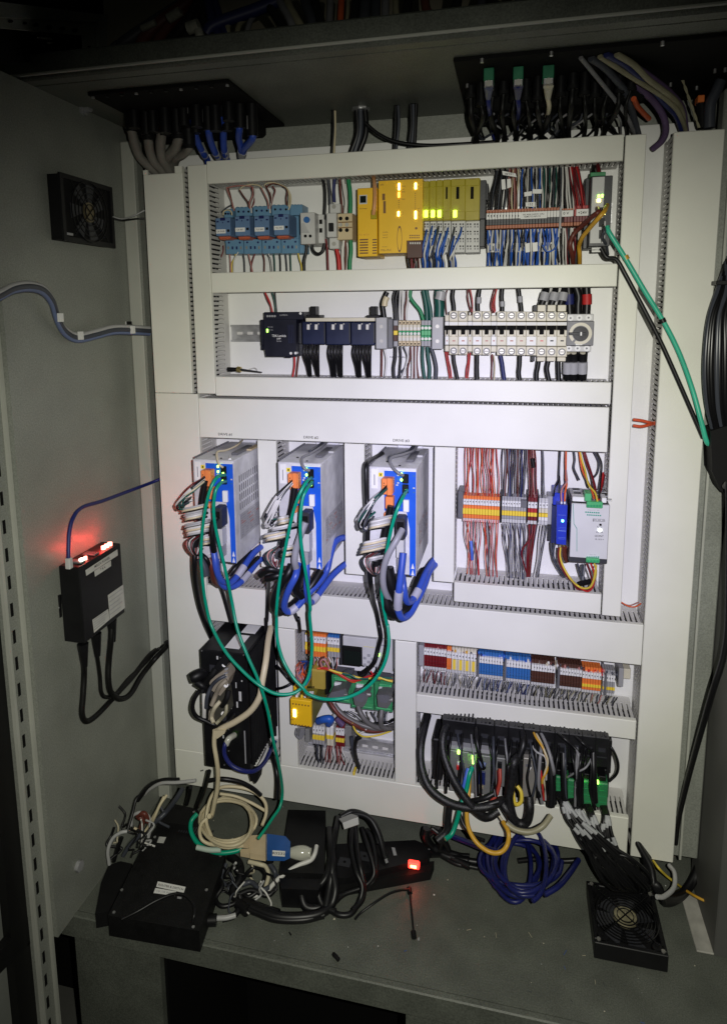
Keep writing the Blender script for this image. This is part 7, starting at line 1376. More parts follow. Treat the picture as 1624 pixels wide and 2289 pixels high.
grp('A6', [(('black', .0052), [(1600, 175), (1565, 260), (1570, 330), (1580, 400)])], .035, .003, 'above the left grey end block'); wire('A6', [(1600, 215, .028), (1585, 250, .028), (1580, 290, .028)], 0, .0062, 'beige', 'cream sleeve on the black cable above the left grey end block', name='cable_sleeve', cat='sleeve')
tag(MB().tube([p('A6', 300, 808, .03), p('A6', 380, 808, .03), p('A6', 410, 810, .03), p('A6', 580, 832, .04)], .0042, BLK, 8, rr=lambda s: .0048 * (1 - .75 * s)).build('loose_plug'), 'loose black plug with brass ring lying in the lower left corner of the breaker row', 'plug')
tag(MB().tube([p('A6', 378, 806, .03), p('A6', 408, 811, .03)], .0058, BRASS, 10).build('brass_ring'), 'brass ring of the loose black plug', 'ring')
wire('A6', [(480, 805, .05), (520, 795, .05), (540, 810, .05), (535, 830, .05)], 0, .0008, 'white', 'thin white wire loop behind the loose plug')
grp('A7', [(('black', .0022), [(330, 260), (305, 360), (320, 500), (330, 660)]), (('black', .0030), [(365, 260), (340, 380), (345, 520), (350, 660)]), (('black', .0028), [(385, 260), (380, 400), (370, 520), (360, 660)]), ('white', [(400, 260), (390, 420), (395, 650)]), ('white', [(430, 260), (430, 420), (425, 650)]), (('brown', .0016), [(485, 265), (480, 380), (460, 500), (455, 650)]), ('white', [(500, 265), (500, 400), (480, 520), (480, 650)]),
           (('green', .0036), [(535, 262), (530, 350), (580, 430), (660, 530), (700, 650)]), (('dkgreen', .0042), [(700, 262), (725, 380), (745, 520), (750, 660)]), (('dkgreen', .0038), [(745, 262), (765, 380), (795, 520), (805, 660)]), ('white', [(520, 262), (515, 380)])], .040, .0022, 'above the cream and green terminals')
grp('A7', [(('dkgreen', .0095), [(915, 262), (905, 350), (915, 470), (912, 610)])], .040, .003, 'above the right grey end block'); wire('A7', [(935, 275, .030), (930, 330, .030), (915, 385, .030)], 0, .0100, 'lgrey', 'grey sleeve on the thick dark green cable', name='cable_sleeve', cat='sleeve')
grp('A7', [(('brown', .0020), [(155, 1040), (155, 1200), (150, 1400)]), (('white', .0018), [(190, 1040), (215, 1180), (200, 1390)]), (('black', .0034), [(335, 1010), (330, 1150), (310, 1280), (315, 1430)]), (('black', .0024), [(395, 1000), (405, 1150), (395, 1280), (385, 1420)]), (('slate', .0018), [(440, 1000), (490, 1120), (480, 1250), (400, 1350), (350, 1420)]), (('white', .0022), [(465, 1000), (500, 1130), (470, 1270), (420, 1420)]), (('brown', .0016), [(535, 1000), (530, 1150), (500, 1280), (495, 1420)]), (('white', .0022), [(555, 1000), (560, 1150), (555, 1420)]),
           (('brown', .0018), [(580, 1000), (570, 1150), (575, 1280), (570, 1420)]), (('white', .0022), [(605, 1000), (600, 1200), (605, 1420)]), (('brown', .0018), [(625, 1000), (615, 1150), (620, 1280), (640, 1420)]), (('dkgreen', .0032), [(695, 1000), (690, 1130), (700, 1280), (720, 1430)]), (('dkgreen', .0036), [(755, 1005), (765, 1130), (785, 1280), (780, 1430)]), (('slate', .0038), [(800, 1005), (840, 1130), (870, 1280), (865, 1430)])], .042, .002, 'below the cream and green terminals')
BKW = [('A7', 1000, 1030, 'brown', .0012, .0012, 'red'), ('A7', 1098, 1098, 'black', .0040, .0036, 'black'), ('A7', 1310, 1310, 'brown', .0012, .0012, 'red'), ('A7', 1425, 1410, 'black', .0040, .0040, 'black')]
grp('A7', [(('brown', .0012), [(1015, 260), (995, 350), (1000, 480), (1010, 580)]), (('black', .0040), [(1095, 250), (1085, 350), (1100, 450), (1105, 540)]), (('brown', .0011), [(1280, 250), (1290, 360), (1310, 460), (1345, 540)]), (('red', .0011), [(1320, 250), (1345, 380), (1350, 480), (1340, 550)]), (('dred', .0011), [(1300, 250), (1280, 340), (1300, 450), (1330, 545)]), (('black', .0040), [(1440, 250), (1420, 350), (1415, 450), (1420, 540)]), (('dred', .0012), [(1610, 350), (1590, 440), (1600, 520), (1620, 560)])], .045, .002, 'above the left circuit breakers')
grp('A7', [(('red', .0013), [(990, 1060), (1010, 1180), (1030, 1290), (1050, 1420)]), (('red', .0011), [(1015, 1060), (1035, 1180), (1060, 1290), (1075, 1420)]), (('black', .0036), [(1098, 1105), (1105, 1200), (1125, 1300), (1150, 1430)]), (('red', .0013), [(1290, 1080), (1290, 1200), (1270, 1300), (1262, 1420)]), (('red', .0012), [(1320, 1080), (1310, 1200), (1300, 1300), (1285, 1420)]), (('black', .0040), [(1408, 1105), (1405, 1200), (1408, 1300), (1412, 1430)]), (('dred', .0012), [(1610, 1100), (1605, 1250), (1600, 1420)])], .045, .002, 'below the left circuit breakers')
grp('A8', [(('dred', .0012), [(0, 180), (20, 280), (30, 380), (20, 440)]), (('black', .0040), [(98, 170), (88, 250), (80, 330), (82, 400)]), (('dred', .0012), [(245, 170), (215, 280), (210, 350), (240, 400)]), (('red', .0012), [(270, 170), (235, 280), (225, 350), (245, 410)]), (('red', .0012), [(262, 175), (245, 300), (250, 400)]), (('black', .0040), [(318, 170), (312, 260), (318, 330), (318, 400)]), (('black', .0040), [(475, 170), (485, 250), (498, 330), (505, 400)])], .045, .002, 'above the middle circuit breakers')
for x0, y0, x1, y1 in ((318, 300, 320, 350), (92, 260, 90, 320), (490, 250, 494, 310)): tag(MB().tube([p('A8', x0, y0, .040), p('A8', x1, y1, .040)], .0044, mat('sleeve_grey', (.40, .40, .42), .5), 8).build('cable_sleeve'), 'grey sleeve on the %s black cable above the middle breakers' % {318: 'middle', 92: 'left', 490: 'right'}[x0], 'sleeve')
for i, (a, b) in enumerate((((760, 165), (695, 340)), ((850, 165), (790, 340)), ((930, 165), (880, 340)))):
    x0, x1 = a[0], b[0]; o = wire('A8', [(x0, 150, .045), (x0 - 15, 200, .038), ((x0 + x1) / 2, 260, .034), (x1, 345, .035)], 0, .0072, 'black', 'thick black cable with grey sleeve into the %s tall breaker' % ['first', 'second', 'third'][i], 'cable', name='cable')
    MB().tube([p('A8', (x0 + x1) / 2 + 10, 215, .033), p('A8', x1 + 20, 295, .031)], .0080, mat('sleeve_grey', (.40, .40, .42), .5), 9).build('marker_sleeve', o)
wire('A8', [(885, 160, .04), (850, 260, .035), (830, 330, .035)], 0, .0045, 'white', 'white cable between the thick black cables'); wire('A8', [(790, 170, .04), (750, 270, .035), (735, 330, .035)], 0, .0040, 'white', 'white cable left of the thick black cables')
for i, (c, L, bnd) in enumerate((('black', [(960, 150), (968, 250), (970, 340), (975, 430)], 'blue'), ('black', [(1030, 150), (1060, 250), (1055, 340), (1055, 430)], None), ('black', [(1135, 150), (1140, 250), (1140, 340), (1135, 430)], 'red'))):
    wire('A8', L, .038, .0068, c, 'thick black cable %s entering the rotary switch' % ['with a blue band', 'without band', 'with a red band'][i], 'cable', bands=[(1, -.2, .9, 'navy' if bnd == 'blue' else 'red')] if bnd else None, name='cable', n=8)
grp('A8', [(('black', .0042), [(72, 825), (72, 900), (70, 980), (72, 1080)]), (('dred', .0012), [(215, 820), (218, 920), (212, 1060)]), (('beige', .0012), [(235, 820), (245, 920), (240, 1060)]), (('navy', .0040), [(300, 825), (315, 900), (325, 980), (340, 1080)]), (('black', .0042), [(488, 830), (485, 920), (478, 1000), (490, 1080)]), (('black', .0044), [(670, 880), (660, 950), (650, 1000), (650, 1085)]), (('black', .0044), [(765, 880), (750, 950), (758, 1010), (775, 1085)]), (('black', .0044), [(862, 850), (862, 950), (868, 1085)])], .045, .002, 'below the middle and right circuit breakers')
for i, x in enumerate((955, 1012, 1100)):
    o = wire('A8', [(x + (0 if i < 2 else 5), 800, .03), (x, 870, .035), (x - 6 + i * 4, 960, .04), (x - 2 - i * 4 + (6 if i == 0 else 0), 1090, .055)], 0, .0078, 'black', 'thick black cable under the rotary switch, %s' % ['left', 'middle', 'right'][i], 'cable', name='cable', n=9)
    MB().tube([p('A8', x, 795, .028), p('A8', x, 850, .032)], .0050, CREAM, 8).build('crimp', o); MB().tube([p('A8', x - 1, 890, .030), p('A8', x - 4, 1000, .034)], .0084, mat('sleeve_grey', (.40, .40, .42), .5), 9).build('marker_sleeve', o)
for i, (x0, y0, x1, y1) in enumerate(((620, 335, 660, 400), (600, 828, 632, 886))): tag(MB().zb('A8', x0, y0, x1, y1, .03, .06, BLK, .001).build('blanking_plug'), 'small black plug %s the tall breakers' % ['above left of', 'below left of'][i], 'plug')
# ================================================================== ROW 3 WIRES
fan('B4', 160, 440, 60, 158, 455, 497, 15, ['red', 'orange', 'red', 'rose', 'red', 'orange'], .045, .03, 'above the orange terminals', r=.0010, jit=14, ytilt=8, Ytilt=8)
fan('B4', 480, 700, 70, 478, 680, 508, 14, ['slate', 'grey', 'brown', 'grey', 'navy', 'slate'], .045, .03, 'above the grey terminals', r=.0012, jit=12, ytilt=6, Ytilt=6)
fan('B4', 700, 760, 75, 700, 785, 515, 5, ['dred', 'brown', 'dred', 'rose'], .045, .03, 'above the dark red terminals', r=.0013, jit=8)
wire('B4', [(735, 180, .03), (742, 215, .03), (750, 255, .03)], 0, .0042, 'black', 'black heat shrink on the dark red wires', name='sleeve', cat='sleeve')
fan('B4', 818, 828, 80, 805, 860, 530, 2, ['slate', 'grey'], .045, .03, 'above the white terminals', r=.0012, jit=4)
fan('B4', 150, 455, 705, 175, 445, 1160, 16, ['rose', 'red', 'orange', 'red', 'slate', 'red'], .028, .03, 'below the orange terminals', r=.0010, jit=16, Ytilt=30, perm=.3)
fan('B4', 475, 690, 730, 520, 690, 1190, 16, ['slate', 'grey', 'slate', 'grey', 'lgrey', 'navy'], .028, .03, 'below the grey terminals', r=.0010, jit=16, perm=.3, Ytilt=20)
fan('B4', 700, 785, 740, 690, 720, 1185, 7, ['dred', 'dred', 'slate', 'brown'], .028, .03, 'below the dark red terminals', r=.0014, jit=14)
wire('B4', [(740, 750, .02), (725, 850, .015), (650, 960, .015), (660, 1060, .02), (700, 1180, .03)], 0, .0016, 'dred', 'dark red wire crossing far left below its terminals')
fan('B4', 800, 870, 745, 740, 800, 1190, 3, ['white', 'grey', 'slate'], .028, .03, 'below the white terminals', r=.0012, jit=10)
wire('B4', [(215, 880, .02), (222, 960, .015), (225, 1040, .02)], 0, .0030, 'lblue', 'blue sleeve on the wires below the orange terminals', name='sleeve', cat='sleeve')
for i, (L, c) in enumerate((([(975, 110, .05), (968, 220, .04), (965, 330, .03), (970, 390, .02), (965, 470, .0)], 'slate'), ([(970, 110, .05), (965, 300, .035), (965, 360, .02), (930, 430, .01), (918, 500, .01)], 'black'), ([(1020, 110, .05), (1018, 220, .04), (1028, 330, .02), (1028, 380, .01), (985, 450, .0), (985, 545, -.008)], 'rose'), ([(1024, 110, .05), (1022, 240, .035), (1022, 350, .02), (1030, 400, .01), (1015, 470, .0), (1012, 545, -.008)], 'orange'))):
    wire('B4', L, 0, .0016, c, 'twisted %s wire feeding the royal blue module, %s' % (CN[c], ['left pair front', 'left pair rear', 'right pair front', 'right pair rear'][i]), 'wire')
for i, (L, c) in enumerate((([(1090, 115, .05), (1098, 190, .045), (1090, 260, .04), (1120, 330, .03), (1135, 360, .02)], 'slate'), ([(1135, 115, .05), (1150, 220, .04), (1170, 300, .03), (1230, 420, .0), (1262, 520, -.03)], 'orange'), ([(1140, 115, .05), (1160, 200, .04), (1185, 280, .03), (1215, 400, .0), (1270, 470, -.02), (1290, 545, -.04)], 'yellow'), ([(1170, 115, .05), (1200, 220, .04), (1240, 320, .02), (1265, 420, .0), (1290, 540, -.03)], 'dred'), ([(1180, 115, .05), (1215, 230, .04), (1250, 340, .02), (1275, 440, .0), (1265, 520, -.03)], 'dred'), ([(1255, 115, .06), (1300, 210, .05), (1290, 300, .04), (1250, 350, .02)], 'slate'), ([(1280, 115, .06), (1325, 220, .05), (1320, 330, .04), (1310, 450, .0), (1305, 520, -.02)], 'black'), ([(1340, 300, .05), (1330, 380, .03), (1312, 460, .0), (1300, 530, -.02)], 'red'), ([(1350, 320, .05), (1330, 420, .02), (1300, 500, -.01)], 'dred'))):
    wire('B4', L, 0, .0017, c, '%s wire coming down to the green plug of the silver power supply, %s' % (CN[c], LPOS[i]), 'wire')
for i, (L, c, r) in enumerate((([(895, 890, .03), (905, 980, .02), (940, 1080, .01), (1000, 1180, .02)], 'slate', .0022), ([(930, 890, .03), (915, 970, .02), (925, 1050, .01), (1010, 1190, .02)], 'slate', .0022), ([(965, 935, .0), (960, 1000, .0), (975, 1080, -.0), (1030, 1180, .0), (1080, 1230, .01), (1120, 1290, .02)], 'dred', .0022), ([(975, 935, .0), (972, 1010, .0), (1000, 1100, -.0), (1060, 1200, .0), (1120, 1260, .01), (1180, 1285, .0), (1230, 1270, -.01), (1262, 1200, -.02), (1280, 1090, -.03)], 'yellow', .0020), ([(1010, 935, .0), (1010, 1000, .01), (1030, 1050, .02)], 'brown', .0050),
        ([(1120, 1075, .02), (1140, 1150, .02), (1165, 1230, .02)], 'slate', .0020), ([(1160, 1080, .02), (1165, 1160, .02), (1190, 1230, .02)], 'slate', .0020), ([(1185, 1080, .02), (1175, 1150, .02), (1160, 1230, .02)], 'grey', .0020), ([(1200, 1075, -.03), (1230, 1160, -.02), (1245, 1240, -.01), (1210, 1300, .0), (1120, 1290, .02)], 'dred', .0018), ([(1235, 1075, -.03), (1262, 1160, -.02), (1255, 1260, -.01), (1200, 1310, .0), (1090, 1240, .02)], 'red', .0018), ([(1265, 1078, -.03), (1280, 1140, -.02), (1262, 1230, -.0), (1215, 1280, .01)], 'yellow', .0018))):
    wire('B4', L, 0, r, c, '%s wire leaving the foot of the %s, %s' % (CN[c], 'royal blue module' if i < 5 else 'silver power supply', LPOS[i]), 'wire')
tag(MB().tube([p('B4', 1140, 1245, .01), p('B4', 1235, 1225, .0)], .0050, BLK, 8).build('cable_tie'), 'black tape around the wires under the silver power supply', 'tape')
for (x0, x1, y, n) in ((338, 480, 318, 7), (683, 790, 335, 6)):
    m = MB()
    for i in range(n): xx = x0 + (x1 - x0) * i / n; m.zb('B4', xx, y, xx + 11, y + 3, .0842, .0849, INKG); m.zb('B4', xx + 3, y + 18, xx + 9, y + 21, .0842, .0849, INKG)
    m.build('plate_print', mp, kind='stuff')
# ================================================================== ROW 4 WIRES
for x0, x1, cs, n in ((130, 280, ['dred', 'brown', 'rose'], 10), (285, 470, ['white', 'brown', 'amber', 'white', 'slate'], 12), (475, 650, ['blue', 'navy', 'lblue', 'white'], 13), (655, 840, ['rose', 'blue', 'white', 'navy'], 13), (845, 1005, ['black', 'tan', 'white', 'brown'], 11), (1010, 1180, ['slate', 'brown', 'rose'], 11), (1185, 1310, ['orange', 'red', 'rose'], 9), (1315, 1400, ['slate', 'grey'], 5)):
    fan('B8', x0, x1, 145 + tl(x0), x0, x1, 190 + tl(x0), n, cs, .045, .035, 'above the long terminal row', r=.0022, jit=2, ytilt=(x1 - x0) * .1, Ytilt=(x1 - x0) * .147, perm=.05)
for x0, x1, cs, n in ((122, 270, ['dred', 'slate', 'grey', 'dred'], 12), (275, 470, ['grey', 'tan', 'lgrey', 'slate'], 13), (480, 650, ['slate', 'navy', 'grey', 'steelblue'], 13), (655, 832, ['grey', 'slate', 'steelblue', 'navy'], 13), (838, 1000, ['slate', 'grey', 'khaki', 'black'], 13), (1010, 1175, ['grey', 'khaki', 'slate'], 12), (1180, 1300, ['khaki', 'slate', 'rose'], 6), (1310, 1400, ['slate', 'black', 'khaki'], 5)):
    e0 = 110 + (x0 - 120) * .985; e1 = 110 + (x1 - 120) * .985
    fan('B8', x0, x1, 320 + tl(x0), e0, e1, 408 + (x0 - 120) * .120, n, cs, .030, .028, 'below the long terminal row', r=.0010, jit=5, ytilt=(x1 - x0) * .147, Ytilt=(x1 - x0) * .12, perm=.35)
# safety cluster wiring
rn = random.Random(4)
for i in range(22):
    c = ['rose', 'orange', 'steelblue', 'slate', 'blue', 'rose', 'red'][i % 7]
    free([('B7', 330 + rn.uniform(0, 140), 480 + rn.uniform(0, 50), .03), ('B7', 300 + rn.uniform(0, 110), 570 + rn.uniform(-30, 30), -.0 - rn.uniform(0, .03)), ('B7', 310 + rn.uniform(0, 120), 660 + rn.uniform(-30, 40), -.02 - rn.uniform(0, .02)), ('B7', 330 + rn.uniform(0, 90), 760 + rn.uniform(-20, 40), -.03)], .0017, wm(c), '%s wire in the dense bundle left of the olive relay' % CN[c], name='wire', n=5, group='%s wires in the bundle left of the olive relay' % CN[c])
free([('B7', 370, 500, .02), ('B7', 450, 500, .0), ('B7', 480, 560, -.01), ('B7', 470, 680, -.03), ('B7', 420, 780, -.04)], .0022, wm('blue'), 'blue wire arching over the dense bundle', name='wire')
for i, (c, pts) in enumerate((('orange', [(560, 580), (680, 590), (800, 640), (900, 700), (1000, 740), (1080, 700), (1200, 690), (1330, 700), (1465, 720)]), ('red', [(600, 570), (720, 590), (850, 660), (960, 720), (1060, 720), (1160, 680), (1240, 660)]), ('yellow', [(700, 590), (820, 630), (930, 650), (1020, 680), (1100, 700)]), ('dkgreen', [(860, 640), (960, 660), (1050, 700), (1200, 700), (1330, 690), (1465, 700)]), ('yellow', [(1180, 700), (1300, 690), (1400, 720), (1465, 735)]), ('black', [(1000, 730), (1080, 690), (1150, 640), (1170, 600)]), ('yellow', [(1290, 700), (1380, 700), (1465, 695)]), ('rose', [(620, 560), (600, 500), (640, 470), (690, 540), (705, 590)]), ('slate', [(880, 620), (950, 580), (980, 580)]), ('red', [(1200, 610), (1235, 655), (1255, 640)]), ('black', [(1060, 610), (1070, 650), (1080, 680)]), ('brown', [(590, 560), (580, 500), (610, 450), (650, 440)]))):
    wire('B7', pts, -.004 - .001 * (i % 5), .0022 if i < 8 else .0016, c, '%s wire along the top of the green boards, %s' % (CN[c], LPOS[i]), 'wire')
fan('B7', 420, 830, 440, 380, 830, 580, 14, ['white', 'slate', 'lgrey', 'rose', 'white'], .03, .02, 'below the small orange terminals', r=.0015, jit=18, perm=.3)
KGR = mat('cable_dark_grey', (.13, .125, .12), .45, nscale=40, namt=.15)
for L, r, m, lab in (([('B7', 760, 1010, -.01), ('B7', 830, 1100, -.015), ('B7', 950, 1190, -.015), ('B7', 1100, 1260, -.012), ('B7', 1260, 1300, -.01), ('B7', 1400, 1290, .0), ('B7', 1475, 1260, .02)], .0050, KGR, 'grey cable from the left data connector sweeping right'), ([('B7', 700, 960, -.01), ('B7', 760, 1060, -.018), ('B7', 850, 1160, -.02), ('B7', 1000, 1250, -.018), ('B7', 1150, 1320, -.01), ('B7', 1300, 1330, .0), ('B7', 1440, 1290, .02)], .0042, wm('brown'), 'brown grey cable below the left data connector'),
        ([('B7', 1050, 1030, -.01), ('B7', 1090, 1130, -.018), ('B7', 1170, 1230, -.018), ('B7', 1290, 1290, -.012), ('B7', 1420, 1300, .0), ('B7', 1480, 1290, .02)], .0050, KGR, 'grey cable from the middle data connector'), ([('B7', 1335, 1080, -.01), ('B7', 1325, 1180, -.018), ('B7', 1330, 1270, -.016), ('B7', 1390, 1300, -.006), ('B7', 1470, 1280, .02)], .0050, KGR, 'grey cable from the right data connector'),
        ([('B7', 1200, 1250, -.0), ('B7', 1300, 1235, -.0), ('B7', 1420, 1225, .0), ('B7', 1478, 1190, .02)], .0028, wm('black'), 'thin black cable below the middle green board'), ([('B7', 980, 1230, -.02), ('B7', 1010, 1310, -.02), ('B7', 1060, 1370, -.018), ('B7', 1140, 1400, -.01), ('B7', 1300, 1380, .0), ('B7', 1450, 1330, .02)], .0018, wm('yellow'), 'yellow wire hanging under the grey cables'),
        ([('B7', 1070, 1360, -.01), ('B7', 1130, 1330, -.012), ('B7', 1160, 1270, -.012), ('B7', 1140, 1250, -.01)], .0022, wm('white'), 'short white wire loop under the grey cables'), ([('B7', 1080, 1400, .0), ('B7', 1030, 1440, .0), ('B7', 1010, 1560, .01), ('B7', 1030, 1680, .02), ('B7', 1060, 1780, .03)], .0045, wm('black'), 'black cable dropping into the bottom duct of the safety cluster'),
        ([('B7', 970, 1400, .01), ('B7', 985, 1520, .01), ('B7', 1010, 1640, .02), ('B7', 1060, 1760, .03)], .0045, wm('slate'), 'slate cable dropping beside the black one in the safety cluster'), ([('B7', 580, 1210, .0), ('B7', 640, 1190, -.01), ('B7', 720, 1190, -.01), ('B7', 700, 1240, .0)], .0080, wm('blue'), 'thick blue cable behind the lower white terminals'), ([('B7', 790, 1170, .0), ('B7', 830, 1220, .0), ('B7', 870, 1260, .0)], .0065, wm('purple'), 'purple cable behind the lower red terminals')):
    free(L, r, m, lab, name='cable', n=7)
tag(MB().zb('B7', 705, 1190, 795, 1262, .0, .03, WHITE, .006).build('rounded_plug'), 'white rounded cap above the two white terminals', 'cap')
fan('B7', 730, 1000, 1090, 900, 1250, 1240, 6, ['slate', 'lgrey', 'white'], .02, .01, 'below the green boards', r=.0014, jit=20, perm=.4); fan('B7', 1130, 1440, 1100, 1180, 1400, 1240, 6, ['white', 'slate', 'lgrey'], .02, .01, 'below the green boards', r=.0016, jit=16, perm=.4)
fan('B7', 510, 640, 1485, 560, 640, 1700, 4, ['black', 'slate'], .03, .03, 'below the lower small terminals', r=.0018, jit=14, Ytilt=40); fan('B7', 680, 880, 1505, 660, 900, 1700, 9, ['rose', 'dred', 'rose', 'white', 'dred'], .03, .03, 'below the lower small terminals', r=.0013, jit=18, perm=.5, Ytilt=40)
tag(MB().zb('B7', 985, 1825, 1010, 1870, .002, .02, JYEL, .001).build('yellow_tip'), 'yellow wire tip showing in a slot of the bottom duct', 'wire end')
